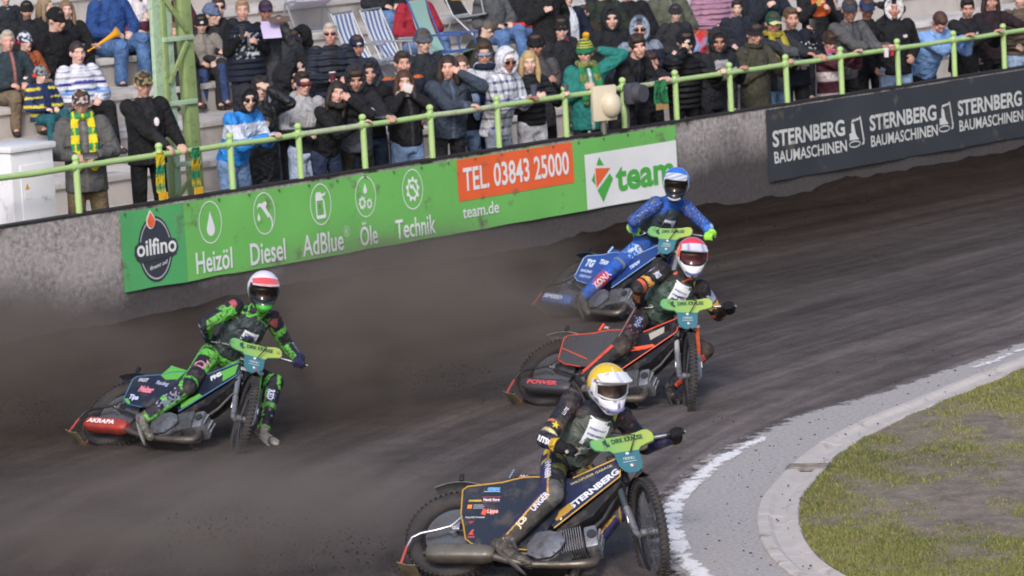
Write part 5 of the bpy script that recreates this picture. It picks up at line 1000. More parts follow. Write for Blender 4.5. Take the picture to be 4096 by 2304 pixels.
# tartan rug over the knees
def rug():
    e, J, R, root, s = PEOPLE['oliveseated']; V = []; F = []; CL = []; n, m_ = 34, 26
    for i_ in range(n):
        for j in range(m_):
            a = -.42 + .95 * i_ / (n - 1); t = j / (m_ - 1); y = -.10 - .50 * min(t / .55, 1) ; z = .21 - .015 * math.cos(a * 18) - max(0, t - .52) * .85 + .035 * nz(a * 7, t * 6, 3) - .10 * max(0, abs(a) - .22) - .03 * math.sin(a * 25) * t; y -= .05 * math.sin(a * 16) * max(0, t - .5)
            V.append(root + R @ (J['pel'] + np.array([a, y, z - .10]) * s)); p, q = (i_ // 3) % 4, (j // 3) % 4; c = [lin('#b8323a'), lin('#7f98c8'), lin('#b8323a'), lin('#3f5a4a')][p] * .5 + [lin('#c43a3a'), lin('#8aa6d4'), lin('#8a2a34'), lin('#c9a24a')][q] * .5; CL.append(c)
    for i_ in range(n - 1):
        for j in range(m_ - 1): F.append([i_ * m_ + j, (i_ + 1) * m_ + j, (i_ + 1) * m_ + j + 1, i_ * m_ + j + 1])
    o = obj("tartan_rug", new_mesh("tartan_rug", V, F, True, cols=np.array(CL)), m_cloth); q = o.modifiers.new("t", 'SOLIDIFY'); q.thickness = .012; tag(o, "red and blue tartan rug spread over seated knees", "rug")
rug()

# ================================================================== speedway motorcycles and riders
RIDE = {
    'yellow': dict(bike=[-0.5254, 26.1475, -0.2794, 0.7747, -1.2378], j={'pel':[0.29,26.677,0.648],'neck':[0.532,26.474,1.012],'head':[0.583,26.361,1.151],'sR':[0.342,26.453,1.063],'sL':[0.667,26.582,0.928],'eR':[0.165,26.355,0.855],'eL':[0.82,26.718,0.708],'wR':[0.29,26.552,0.753],'wL':[0.976,26.55,0.795],'hR':[0.213,26.604,0.667],'hL':[0.377,26.686,0.581],'kR':[0.182,26.151,0.517],'kL':[0.591,26.412,0.328],'aR':[-0.139,26.03,0.231],'aL':[0.342,26.171,0.088],'tR':[-0.011,25.93,0.129],'tL':[0.3,25.994,0.031]}),
    'green': dict(bike=[-3.376, 32.6702, -0.6556, 0.8458, -0.7946], j={'pel':[-2.365,32.878,0.663],'neck':[-2.074,32.74,1.011],'head':[-1.996,32.686,1.177],'sR':[-2.236,32.665,1.072],'sL':[-1.948,32.854,0.933],'eR':[-2.463,32.515,0.969],'eL':[-1.853,32.986,0.695],'wR':[-2.447,32.732,0.84],'wL':[-1.772,32.76,0.609],'hR':[-2.456,32.82,0.685],'hL':[-2.293,32.884,0.58],'kR':[-2.632,32.444,0.485],'kL':[-1.962,32.645,0.436],'aR':[-2.988,32.38,0.253],'aL':[-2.052,32.416,0.091],'tR':[-2.944,32.228,0.147],'tL':[-1.961,32.264,0.026]}),
    'red': dict(bike=[0.1849, 33.4735, -0.5951, 0.776, -1.0715], j={'pel':[1.139,33.734,0.64],'neck':[1.424,33.584,0.999],'head':[1.492,33.509,1.158],'sR':[1.246,33.538,1.058],'sL':[1.557,33.655,0.885],'eR':[1.035,33.369,0.96],'eL':[1.7,33.753,0.649],'wR':[1.069,33.577,0.816],'wL':[1.749,33.518,0.73],'hR':[1.06,33.671,0.674],'hL':[1.218,33.747,0.568],'kR':[0.87,33.285,0.487],'kL':[1.556,33.56,0.38],'aR':[0.536,33.197,0.252],'aL':[1.266,33.396,0.122],'tR':[0.587,33.049,0.144],'tL':[1.304,33.236,0.030]}),
    'blue': dict(bike=[0.4253, 39.2749, -0.9479, 0.7327, -1.0378], j={'pel':[1.317,39.239,0.722],'neck':[1.567,39.043,1.071],'head':[1.621,38.972,1.239],'sR':[1.416,38.93,1.075],'sL':[1.714,39.134,0.999],'eR':[1.192,38.817,0.938],'eL':[1.905,39.068,0.805],'wR':[1.225,39.041,0.822],'wL':[1.891,38.815,0.764],'hR':[1.285,39.152,0.666],'hL':[1.292,39.333,0.764],'kR':[1.002,38.829,0.513],'kL':[1.421,39.078,0.446],'aR':[0.679,38.845,0.24],'aL':[1.232,38.939,0.1],'tR':[0.707,38.698,0.123],'tL':[1.272,38.765,0.035]}),
}
def at_Y(x, y, Y_): d = ray(x, y); return list(CP + d * (Y_ / d[1]))
RIDE['yellow']['j']['eR'] = at_Y(2182, 1757, 26.24); RIDE['yellow']['j']['wR'] = at_Y(2262, 1790, 26.10)
AX0 = np.array([1.30, 0, .345]); _rk = math.radians(24); AXD = np.array([-math.sin(_rk), 0, math.cos(_rk)])
def bike_matrix(b): return Matrix.Translation((b[0], b[1], 0)) @ Matrix.Rotation(b[2], 4, 'Z') @ Matrix.Rotation(-b[3], 4, 'X')
MUD = '#4a4340'
m_tyre = mat("tyre_rubber", '#2d2d33', .8, var=.2, vscale=14, dirt=MUD, dirt_scale=6, dirt_amt=.5); m_chrome = mat("chrome", '#c9c9d0', .25, .95, dirt=MUD, dirt_scale=14, dirt_amt=.15); m_alloy = mat("cast_alloy", '#9a9da6', .45, .7, var=.12, vscale=18, dirt=MUD, dirt_scale=10, dirt_amt=.45); m_alloy2 = mat("alloy_muddy", '#77777c', .6, .5, dirt=MUD, dirt_scale=7, dirt_amt=.75)
m_blk = mat("bike_black", '#1d1e23', .45, dirt=MUD, dirt_scale=8, dirt_amt=.35); m_frame = mat("frame_paint", '#26272d', .4, dirt=MUD, dirt_scale=8, dirt_amt=.3); m_disc = mat("wheel_disc", '#5d626d', .35, .2, var=.1, vscale=4, dirt=MUD, dirt_scale=5, dirt_amt=.4); m_pipe = mat("exhaust_steel", '#6f6863', .4, .7, var=.2, vscale=9, dirt=MUD, dirt_scale=7, dirt_amt=.4)
m_redb = mat("bracket_red", '#a84a48', .5, dirt=MUD, dirt_scale=9, dirt_amt=.4); m_flap = mat("flap_tan", '#7d735c', .7, dirt=MUD, dirt_scale=9, dirt_amt=.6); m_gold = mat("gold_anodised", '#d9a63a', .35, .6)

def paint(c, r=.3): return mat("panel_" + c, c, r, spec=.5, coat=.3, dirt=MUD, dirt_scale=9, dirt_amt=.34)
def flat_text(s, o3, ax, ay, w, h, m, parent, bold=.03, name="lettering"):
    v, f = text_fit(s, w, h, bold); o3, ax, ay = [np.array(t, float) for t in (o3, ax, ay)]
    return obj(name, new_mesh(name, [o3 + ax * p[0] + ay * p[1] for p in v], f), m, parent)
def torus(raw, c, R, r, n=40, k=10, ry=None):
    c = np.array(c); loops = []
    for a in np.linspace(0, 2 * math.pi, n, endpoint=False):
        d = np.array([math.cos(a), 0, math.sin(a)]); loops.append([c + d * (R + r * math.cos(q)) + np.array([0, (ry or r) * math.sin(q), 0]) for q in np.linspace(0, 2 * math.pi, k, endpoint=False)])
    raw.rings(loops, closed=True); return raw

def make_bike(key, label, col):
    b = RIDE[key]['bike']; B = bike_matrix(b); Bi = B.inverted(); root = empty("speedway_motorcycle"); root.matrix_world = B; tag(root, label, "motorcycle", "speedway motorcycles in the bend")
    st = b[4]; SM = np.array(Matrix.Rotation(st, 3, Vector(AXD)))
    def S(v): return AX0 + SM @ (np.array(v, float) - AX0)
    def sraw(r): r.v = [S(p).tolist() for p in r.v]; return r
    def P(r, name, m, parent=root, sharp=40, bevel=0.0): return rmesh(r, name, m, parent, sharp, bevel)
    # ---- rear wheel
    c = np.array([0, 0, .335]); w = P(torus(Raw(), c, .277, .056, 56, 10, .050), "rear_wheel", m_tyre, sharp=60)
    r = Raw()
    for i_ in range(56):
        for q in (-.026, .026):
            a = 2 * math.pi * (i_ + (.5 if q > 0 else 0)) / 56; M = np.array(Matrix.Rotation(-a, 3, 'Y')); r.box(c + M @ np.array([.330, q, 0]), .010, .036, .020, M)
    tag(P(r, "tread_blocks", m_tyre, w), kind="stuff"); P(torus(Raw(), c, .205, .012, 48, 8, .035), "rim", mat("rim_black", '#22242a', .4), w, 60)
    P(Raw().tube([c + (0, -.022, 0), c + (0, -.018, 0)], .198, 40), "wheel_disc", m_disc, w, 30); P(Raw().tube([c + (0, .018, 0), c + (0, .022, 0)], .198, 40), "wheel_disc", m_disc, w, 30); P(Raw().tube([c + (0, -.08, 0), c + (0, .08, 0)], .028, 16), "hub", m_alloy, w, 40)
    # ---- front wheel (turned with the fork)
    c = np.array([1.33, 0, .35]); w = P(sraw(torus(Raw(), c, .317, .033, 60, 10, .030)), "front_wheel", m_tyre, sharp=60); r = Raw()
    for i_ in range(66):
        for q, ow in ((-.018, 0), (.018, .5)):
            a = 2 * math.pi * (i_ + ow) / 66; M = np.array(Matrix.Rotation(-a, 3, 'Y')); r.box(c + M @ np.array([.349, q, 0]), .011, .024, .013, M)
    tag(P(sraw(r), "tread_blocks", m_tyre, w), kind="stuff"); P(sraw(torus(Raw(), c, .277, .010, 60, 8, .016)), "rim", mat("rim_dark", '#34363d', .35, .6), w, 60); r = Raw()
    for i_ in range(36): a = 2 * math.pi * i_ / 36; a2 = a + (.35 if i_ % 2 else -.35); q = .028 if i_ % 4 < 2 else -.028; r.tube([c + np.array([.024 * math.cos(a2), q, .024 * math.sin(a2)]), c + np.array([.275 * math.cos(a), 0, .275 * math.sin(a)])], .0022, 4)
    tag(P(sraw(r), "spokes", mat("spoke_steel", '#5a5b60', .5, .5), w), kind="stuff"); P(sraw(Raw().tube([c + (0, -.06, 0), c + (0, .06, 0)], .026, 14)), "hub", m_alloy, w, 40)
    # ---- fork, mudguards, handlebar, number plate
    fl, fr = col.get('fork', ('#8d929c', '#8d929c')), None
    for q, fc in ((-1, fl[0]), (1, fl[1])):
        f = P(sraw(Raw().tube([(1.085, q * .085, .83), (1.185, q * .085, .60), (1.225, q * .085, .50)], [.022, .022, .020], 12)), "fork_leg", mat("fork_" + fc, fc, .35, .3, dirt=MUD, dirt_amt=.3), sharp=50)
        P(sraw(Raw().tube([(1.205, q * .085, .56), (1.30, q * .082, .36), (1.33, q * .07, .335)], [.024, .022, .018], 12)), "fork_slider", m_alloy, f, 50); P(sraw(Raw().box((1.255, q * .105, .47), .02, .012, .05)), "fork_clip", m_chrome, f, 30, .003)
    P(sraw(Raw().box((1.075, 0, .85), .06, .22, .03)), "fork_crown", m_alloy, sharp=30, bevel=.006); P(sraw(Raw().box((1.03, 0, .95), .05, .19, .03)), "fork_crown", m_alloy, sharp=30, bevel=.006)
    loops = []
    for a in np.radians(np.linspace(70, 150, 12)):
        o_, i2 = .385, .378; d = np.array([math.cos(a), 0, math.sin(a)]); e = np.array([0, 1.0, 0]); wd = .045
        loops.append([c + d * o_ - e * wd - d * .02, c + d * (o_ + .012), c + d * o_ + e * wd - d * .02, c + d * i2 + e * wd - d * .02, c + d * (i2 + .012), c + d * i2 - e * wd - d * .02])
    P(sraw(Raw().rings(loops)), "front_mudguard", m_blk, sharp=60)
    hands = {}
    for q in 'RL':
        wj = np.array(RIDE[key]['j']['w' + q]); ej = np.array(RIDE[key]['j']['e' + q]); g = S((.96, -.40 if q == 'R' else .40, 1.05)); wb = np.array(Bi @ Vector(wj + unit(wj - ej) * .07)); h = wb * .85 + g * .15; hands[q] = h
    hb = [hands['R'], hands['R'] * .75 + S((1.0, -.16, 1.05)) * .25, S((1.0, -.14, 1.055)), S((1.03, -.05, .985)), S((1.03, .05, .985)), S((1.0, .14, 1.055)), hands['L'] * .75 + S((1.0, .16, 1.05)) * .25, hands['L']]
    e0 = unit(hb[0] - hb[1]); e1 = unit(hb[-1] - hb[-2]); P(Raw().tube([hb[0] + e0 * .07] + hb[1:-1] + [hb[-1] + e1 * .07], .0115, 10), "handlebar", m_chrome, sharp=60)
    for h, e in ((hb[0], e0), (hb[-1], e1)): P(Raw().tube([h - e * .06, h + e * .062], .017, 12), "grip", m_blk, sharp=50)
    P(Raw().tube([hb[0] - e0 * .09 + np.array([.02, 0, .0]), hb[0] - e0 * .05 + np.array([.05, 0, -.02]), hb[0] + e0 * .05 + np.array([.055, 0, -.03])], .006, 6), "clutch_lever", m_chrome, sharp=60); P(Raw().box(hb[0] - e0 * .085, .035, .03, .035), "lever_clamp", m_gold if key == 'yellow' else m_alloy, sharp=30, bevel=.005)
    P(sraw(Raw().tube([(1.02, -.10, 1.05), (1.12, -.06, 1.10), (1.19, .08, 1.04), (1.22, .02, .93)], .005, 6)), "clutch_cable", m_blk, sharp=60)
    up = AXD; fwd = np.array([math.cos(_rk), 0, math.sin(_rk)]); pc = np.array([1.125, 0, .995]) + fwd * .03
    def plate(pts, t0, t1):
        k = len(pts); v = [S(pc + np.array([0, p[0], 0]) + up * p[1] + fwd * (t + .06 * p[0] ** 2 * -1)) for t in (t0, t1) for p in pts]; r = Raw(); r.add(v, [list(range(k)), [k + i_ for i_ in range(k)][::-1]] + [[i_, (i_ + 1) % k, (i_ + 1) % k + k, i_ + k] for i_ in range(k)]); return r
    UP_ = [(-.215, .005), (-.212, .045), (-.19, .072), (-.155, .075), (-.10, .058), (-.04, .056), (.04, .064), (.10, .07), (.155, .088), (.19, .085), (.212, .055), (.215, .012), (.20, -.012), (.15, -.030), (.105, -.048), (.085, -.075), (-.085, -.075), (-.105, -.05), (-.15, -.045), (-.195, -.025)]
    me = plate(UP_, .0, .004).mesh("number_plate"); xs = np.array([v.co[:] for v in me.vertices]); k = len(UP_); ty = np.array([p[0] for p in UP_] * 2); t = np.clip((ty + .215) / .43, 0, 1)[:, None]; set_cols(me, lin('#66a86a') * (1 - t) + lin('#a9bb5c') * t)
    pl = obj("number_plate", me, mat("plate_print", '#ffffff', .35, vcol=True, dirt=MUD, dirt_scale=9, dirt_amt=.1), root)
    P(plate([(.085, -.074), (.080, -.19), (.055, -.235), (.03, -.255), (-.03, -.255), (-.055, -.235), (-.080, -.19), (-.085, -.074)], .0, .004), "plate_neck", mat("plate_teal", '#3d7080', .4, var=.1, vscale=8, dirt=MUD, dirt_scale=9, dirt_amt=.15), pl); P(plate([(a * 1.03, b_ * 1.0 + (.006 if b_ > 0 else -.006)) for a, b_ in UP_], -.006, -.001), "plate_edge", mat("plate_rim", '#3c5a50', .5), pl)
    def ptext(s, x0, y0, w, h, m, bold=.03, rise=0.0):
        v, f = text_fit(s, w, h, bold); return obj("lettering", new_mesh("lettering", [S(pc + np.array([0, x0 + p[0], 0]) + up * (y0 + p[1] + rise * p[0]) + fwd * (.0062 - .06 * (x0 + p[0]) ** 2)) for p in v], f), m, pl)
    m_ink = mat("plate_ink", '#2a4a44', .5); m_pw = mat("plate_white", '#d6dade', .5)
    ptext("DIRK KRAUSE", -.075, .0, .215, .038, m_ink, .035, .06); ptext("a", -.135, -.012, .022, .052, m_ink, .10); ptext("L", -.118, -.012, .024, .062, m_ink, .08)
    r = []
    for q in range(4): a0, f0 = ring(-.027 + q * .018, -.135, .0125, .010, .003, 16); r.append((a0, f0))
    V = []; F = []
    for a0, f0 in r: kk = len(V); V += [S(pc + np.array([0, p[0], 0]) + up * p[1] + fwd * .0062) for p in a0]; F += [[i_ + kk for i_ in q] for q in f0]
    obj("emblem", new_mesh("emblem", V, F), m_pw, pl); P(plate([(-.045, -.162), (.045, -.158), (.045, -.161), (-.045, -.165)], .0045, .006), "emblem", m_pw, pl); P(plate([(-.005, -.205), (.012, -.205), (.012, -.185), (-.005, -.185)], .0045, .006), "emblem", m_pw, pl); P(plate([(.016, -.2), (.03, -.2), (.03, -.188), (.016, -.188)], .0045, .006), "emblem", mat("emblem_red", '#c04048', .5), pl); P(Raw().tube([S(pc + up * -.095 + fwd * .004), S(pc + up * -.095 + fwd * .009)], .011, 12), "plate_bolt", m_pw, pl)
    # ---- frame
    for pts, rr in (([(1.06, 0, .88), (.75, 0, .78), (.45, 0, .70)], .016), ([(1.09, 0, .76), (.98, 0, .46), (.90, 0, .36), (.86, 0, .17), (.60, 0, .10)], .016), ([(.60, .07, .11), (.30, .08, .26), (.0, .09, .335)], .012), ([(.60, -.07, .11), (.30, -.08, .26), (.0, -.09, .335)], .012), ([(.45, .06, .70), (.2, .09, .50), (0, .09, .335)], .012), ([(.45, -.06, .70), (.2, -.085, .50), (0, -.085, .335)], .012)): P(Raw().tube(pts, rr, 8), "frame_tube", m_frame, sharp=60)
    P(Raw().tube([(1.105, 0, .73), (1.035, 0, .89)], .028, 12), "head_tube", m_frame, sharp=50)
    # ---- tank, side panels, seat
    SIDE = [(.05, .43), (.03, .62), (.06, .65), (.30, .68), (.36, .70), (.42, .715), (.48, .72), (.55, .72), (.70, .715), (.74, .60), (.70, .42), (.64, .28), (.55, .15), (.28, .17), (.16, .20), (.11, .24), (.085, .33)]
    if key != 'yellow': SIDE = [(.06, .40), (.05, .47), (.03, .62), (.06, .65), (.30, .68), (.36, .70), (.42, .715), (.48, .72), (.55, .72), (.70, .715), (.74, .60), (.70, .45), (.55, .35), (.30, .34), (.14, .36)]
    TANK = [(.66, .60), (.72, .70), (.76, .72), (1.03, .87), (1.07, .78), (1.075, .73), (.69, .33), (.63, .40)]
    if 'side2' in col: ms = paint(col['side2'], .12)
    else: ms = paint(col['side'])
    sp = P(Raw().plate(SIDE, -.112, -.104), "side_panel", ms, sharp=30); P(Raw().plate(SIDE, .104, .112), "side_panel", ms, sharp=30); tp = P(Raw().plate(TANK, -.095, -.087), "tank_panel", paint(col['tank']), sharp=30); P(Raw().plate(TANK, .087, .095), "tank_panel", paint(col['tank']), sharp=30)
    P(Raw().loft([((.70, 0, .62), (0, .07, 0), (-.02, 0, .10)), ((.85, 0, .72), (0, .08, 0), (-.05, 0, .09)), ((1.0, 0, .79), (0, .075, 0), (-.04, 0, .07)), ((1.05, 0, .81), (0, .05, 0), (-.02, 0, .05))], 16), "fuel_tank", paint(col['tank']), sharp=60)
    mt = mat("trim_" + col['trim'], col['trim'], .45)
    def trim(pts, y, parent, closed=False): P(Raw().tube([(p[0], y, p[1]) for p in pts], .0055, 6, closed), "trim_piping", mt, parent, 60)
    trim(SIDE[12:] + SIDE[:9] if key == 'yellow' else SIDE[13:] + SIDE[:10], -.113, sp); trim([TANK[5], TANK[6]], -.096, tp); trim([TANK[2], TANK[3]], -.096, tp); trim([(1.075, .73), (1.07, .78)], -.096, tp)
    P(Raw().plate([(1.08, .715), (.70, .315), (.74, .30), (.93, .43), (1.09, .69)], -.082, .082), "lower_fairing", m_blk, sharp=30)
    P(Raw().loft([((.335, 0, .72), (0, .085, 0), (0, 0, .03)), ((.36, 0, .755), (0, .095, 0), (.0, 0, .035)), ((.48, 0, .745), (0, .10, 0), (0, 0, .025)), ((.62, 0, .74), (0, .09, 0), (0, 0, .022)), ((.72, 0, .745), (0, .05, 0), (0, 0, .02))], 14), "seat", mat("seat_" + col['side'], col['side'], .5, dirt=MUD, dirt_amt=.2), sharp=60); P(Raw().tube([(.33, -.10, .715), (.352, -.10, .785)], .012, 8), "seat_edge", m_chrome if key == 'yellow' else mt, sharp=60)
    if 'texts' in col:
        for (s, x, z, w, h, ang, cc, bold) in col['texts']:
            a = math.radians(ang); yy = -.0975 if x > .68 else -.1145; flat_text(s, (x, yy, z), (math.cos(a), 0, math.sin(a)), (-math.sin(a), 0, math.cos(a)), w, h, mat("ink_" + cc, cc, .5), tp if x > .68 else sp, bold)
    for (pts, yy, cc, nm) in col.get('shapes', ()): P(Raw().plate(pts, yy - .003, yy), nm, mat("ink_" + cc, cc, .5), sp if yy < -.1 else tp, 30)
    # ---- rear mudguard
    loops = []; c = np.array([0, 0, .335])
    for a in np.radians(np.linspace(52, 118, 12)): d = np.array([math.cos(a), 0, math.sin(a)]); e = np.array([0, 1.0, 0]); loops.append([c + d * .375 - e * .085, c + d * .395 - e * .05, c + d * .395 + e * .05, c + d * .375 + e * .085, c + d * .37 + e * .085, c + d * .388 + e * .05, c + d * .388 - e * .05, c + d * .37 - e * .085])
    P(Raw().rings(loops), "rear_mudguard", mat("mudguard_" + col.get('mudguard', '#6d7076'), col.get('mudguard', '#6d7076'), .4, dirt=MUD, dirt_amt=.3), sharp=60); P(Raw().box((.0, -.09, .735), .03, .025, .05), "mudguard_clip", m_blk, sharp=30, bevel=.004)
    # ---- engine
    en = P(Raw().loft([((.66, -.135, .17), (.085, 0, 0), (0, 0, .085)), ((.66, -.12, .17), (.112, 0, 0), (0, 0, .112)), ((.66, .10, .17), (.115, 0, 0), (0, 0, .115)), ((.66, .12, .17), (.09, 0, 0), (0, 0, .09))], 28), "engine", m_alloy2, sharp=35); ec = P(Raw().plate([(.545, .16), (.56, .09), (.63, .055), (.72, .07), (.775, .13), (.80, .20), (.76, .255), (.68, .275), (.59, .255)], -.158, -.134), "engine_cover", mat("cover_blue_grey", '#6f7480', .5, .5, var=.25, vscale=16, dirt=MUD, dirt_scale=14, dirt_amt=.55), en, 35, .010)
    for bx, bz in ((.56, .16), (.59, .10), (.66, .075), (.735, .10), (.775, .17), (.73, .245), (.63, .25)): P(Raw().tube([(bx, -.157, bz), (bx, -.165, bz)], .008, 8), "cover_bolt", m_alloy2, ec, 60)
    ax = unit((.95, 0, .26)); ez = np.array([-ax[2], 0, ax[0]]); M = np.stack([ax, np.array([0, 1.0, 0]), ez], 1); c0 = np.array([.70, -.02, .195])
    P(Raw().tube([c0, c0 + ax * .20], .062, 18), "cylinder_barrel", m_alloy2, en, 40)
    for i_ in range(10): P(Raw().box(c0 + ax * (.055 + i_ * .0155), .005, .19, .175, M), "cooling_fin", m_alloy, en, 30)
    P(Raw().box(c0 + ax * .255, .085, .17, .165, M), "cylinder_head", m_alloy, en, 30, .016); P(Raw().tube([c0 + ax * .26 + (0, -.09, .01), c0 + ax * .26 + (0, -.098, .01)], .032, 16), "head_cap", mat("cap_dark", '#3a3d46', .4, .3), en, 40)
    for q in (-.05, .02, .06): P(Raw().tube([c0 + ax * .30 + (0, q, -.05), c0 + ax * .30 + (0, q, .06)], .010, 8), "head_bolt", m_alloy, en, 60)
    P(Raw().box((.50, 0, .16), .16, .17, .13), "gearbox", m_alloy2, sharp=30, bevel=.02); P(Raw().plate([(.46, .06), (.80, .04), (.86, .10), (.82, .16), (.5, .12)], -.10, .09), "belly_plate", m_blk, sharp=30)
    P(Raw().tube([(.80, .02, .33), (.70, .02, .42), (.62, .02, .40)], [.03, .028, .035], 12), "carburettor", m_alloy2, sharp=50)
    # ---- exhaust
    ex = P(Raw().tube([c0 + ax * .27 + (0, -.02, -.07), (.985, -.05, .12), (.985, -.085, .065), (.93, -.105, .045), (.80, -.12, .03), (.58, -.135, .025), (.42, -.15, .05), (.33, -.155, .075)], [.028, .032, .034, .032, .026, .023, .024, .028], 14), "exhaust_pipe", m_pipe, sharp=60)
    sil = []; 
    for x, s_ in ((.345, .55), (.32, .82), (.27, .98), (.0, 1.0), (-.06, .97), (-.10, .80), (-.115, .55)):
        cc = np.array([x, -.165, .085 + (.33 - x) * .02]); sil.append([cc + np.array([0, .058 * s_ * np.sign(math.cos(q)) * abs(math.cos(q)) ** .6, .058 * s_ * np.sign(math.sin(q)) * abs(math.sin(q)) ** .6]) for q in np.linspace(0, 2 * math.pi, 20, endpoint=False)])
    sl = P(Raw().rings(sil), "silencer", mat("silencer_" + col['silencer'], col['silencer'], .35, .3, var=.12, vscale=10, dirt=MUD, dirt_scale=8, dirt_amt=.35), sharp=50)
    P(Raw().tube([(-.10, -.165, .092), (-.135, -.165, .092)], .020, 12), "tail_pipe", m_blk, sl, 40)
    if 'siltext' in col: flat_text(col['siltext'][0], (-.06, -.2265, .075), (1, 0, -.02), (0, 0, 1), .30, .04, mat("ink_" + col['siltext'][1], col['siltext'][1], .5), sl, .05)
    for x in (.02, .25): P(Raw().tube([(x, -.21, .125), (x, -.225, .13)], .007, 8), "silencer_rivet", m_chrome, sl, 60)
    # ---- dirt deflector, footrest, rear axle bracket, chain guard
    dd = P(Raw().tube([(.06, -.115, .41), (-.0, -.125, .33), (-.10, -.13, .295), (-.19, -.13, .275), (-.25, -.13, .24), (-.27, -.13, .17)], .011, 8), "deflector_arm", m_chrome if key == 'yellow' else m_blk, sharp=60); P(Raw().tube([(-.27, -.13, .175), (-.29, -.13, .03)], .010, 6), "deflector_stay", m_redb, dd, 60); P(Raw().tube([(-.27, .08, .175), (-.29, .08, .03)], .010, 6), "deflector_stay", m_redb, dd, 60)
    loops = []
    for t in np.linspace(0, 1, 6): x = -.31 + .13 * t; z = .035 - .025 * math.sin(t * 2); loops.append([(x, -.16, z), (x, .10, z), (x, .10, z - .006), (x, -.16, z - .006)])
    P(Raw().rings(loops), "dirt_flap", m_flap, dd, 60)
    P(Raw().box((.02, -.098, .345), .07, .03, .06), "axle_bracket", m_chrome, sharp=30, bevel=.008); P(Raw().tube([(0, -.13, .335), (0, .13, .335)], .012, 10), "rear_axle", m_chrome, sharp=60); P(Raw().tube([(.48, -.10, .13), (.47, -.24, .15)], .013, 8), "footrest", m_alloy, sharp=60)
    P(Raw().plate([(-.06, .38), (.42, .22), (.58, .22), (.60, .29), (.02, .43)], .098, .106), "chain_guard", m_blk, sharp=30)
    return root, {q: np.array(B @ Vector(hands[q])) for q in 'RL'}, {q: np.array(B.to_3x3() @ Vector(e)) for q, e in (('R', e0), ('L', e1))}

# ---- riders
def seg_param(co, a, b): ab = b - a; t = np.clip(((co - a) @ ab) / (ab @ ab), 0, 1); c = a + t[:, None] * ab; r = co - c; return np.linalg.norm(r, axis=1), t, r / (np.linalg.norm(r, axis=1)[:, None] + 1e-9)
BONES = [('pel', 'neck', .13), ('sR', 'eR', .062), ('eR', 'wR', .052), ('sL', 'eL', .062), ('eL', 'wL', .052), ('hR', 'kR', .088), ('kR', 'aR', .068), ('hL', 'kL', .088), ('kL', 'aL', .068)]
def suit_cols(J, style):
    def fn(co):
        D = []; T = []; R_ = []
        for a, b, rad in BONES: d, t, r = seg_param(co, J[a], J[b]); D.append(d - rad); T.append(t); R_.append(r)
        k = np.argmin(np.array(D), 0); idx = np.arange(len(co)); t = np.array(T)[k, idx]; r = np.array(R_)[k, idx]; sx = np.where(np.isin(k, (1, 2, 5, 6)), -1.0, 1.0); out = r[:, 0] * sx; front = -r[:, 1]
        n1 = np.array([nz(p[0] * 52, p[1] * 52, p[2] * 52) for p in co]); n2 = np.array([nz(p[0] * 14, p[1] * 14, p[2] * 14 + 5) for p in co])
        return style(co, k, t, out, front, r, n1, n2)
    return fn
def put(c, m_, h): c[m_] = lin(h)
def style_yellow(co, k, t, out, front, r, n1, n2):
    c = np.tile(lin('#1b1d2b'), (len(co), 1)); arm = np.isin(k, (1, 3)); fore = np.isin(k, (2, 4)); th = np.isin(k, (5, 7)); sh = np.isin(k, (6, 8))
    put(c, fore & (t > .1) & (t < .9), '#25264f'); put(c, arm & (t > .84) & (t < .92), '#d9cf9a'); put(c, arm & (t > .62) & (t < .68), '#b9704a'); put(c, arm & (n1 > .5) & (t < .4), '#8c2a3a')
    put(c, (th | sh) & (out > .35), '#2b2a5c'); put(c, (th | sh) & (np.abs(out - .35) < .09), '#d1a23a'); put(c, (th & (t < .3)) & (out > .45) & (n2 > .05), '#d9c23a'); put(c, (th & (t > .86) | sh & (t < .14)) & (front > -.2) & (out < .3), '#5d5e62'); put(c, sh & (t > .14) & (out < .3), '#3c3a3b'); put(c, th & (out < .25) & (t < .8) & (n2 > .25), '#6a6a36'); return c
def style_green(co, k, t, out, front, r, n1, n2):
    c = np.tile(lin('#171a2b'), (len(co), 1)); arm = np.isin(k, (1, 3)); fore = np.isin(k, (2, 4)); th = np.isin(k, (5, 7)); sh = np.isin(k, (6, 8)); g = (n1 > -.22)
    def gp(m_): put(c, m_, '#2a5a2c'); put(c, m_ & g, '#62b84a')
    gp((arm | fore) & (out < -.25) & (t > .10)); gp(arm & (t > .3) & (t < .5)); gp((k == 0) & (np.abs(n2) < .16)); gp(fore & (t < .25) & (out < .2)); put(c, fore & (out > .5) & (n1 > -.1), '#b9bee0'); put(c, arm & (out > .45) & (n2 > .25), '#9aa0c8'); put(c, arm & (t < .15) & (n2 > .2), '#a8505c')
    gp(th & (t < .08)); gp(th & (np.abs(out - .62) < .16)); gp(th & (t > .12) & (t < .3) & (front > .2)); gp(sh & (t > .45) & (t < .55)); gp(th & (out < -.6) & (t < .6)); gp(sh & (np.abs(out + .45) < .14)); gp(th & (t > .90) & (t < .975)); gp(sh & (t > .92) & (t < .99)); put(c, th & (t > .38) & (t < .62) & (front > .35) & (np.abs(n2) < .14), '#d088ac'); put(c, sh & (t > .2) & (t < .72) & (front > .5) & (n1 > .34), '#8f96c0'); gp((k == 0) & (t < .08)); return c
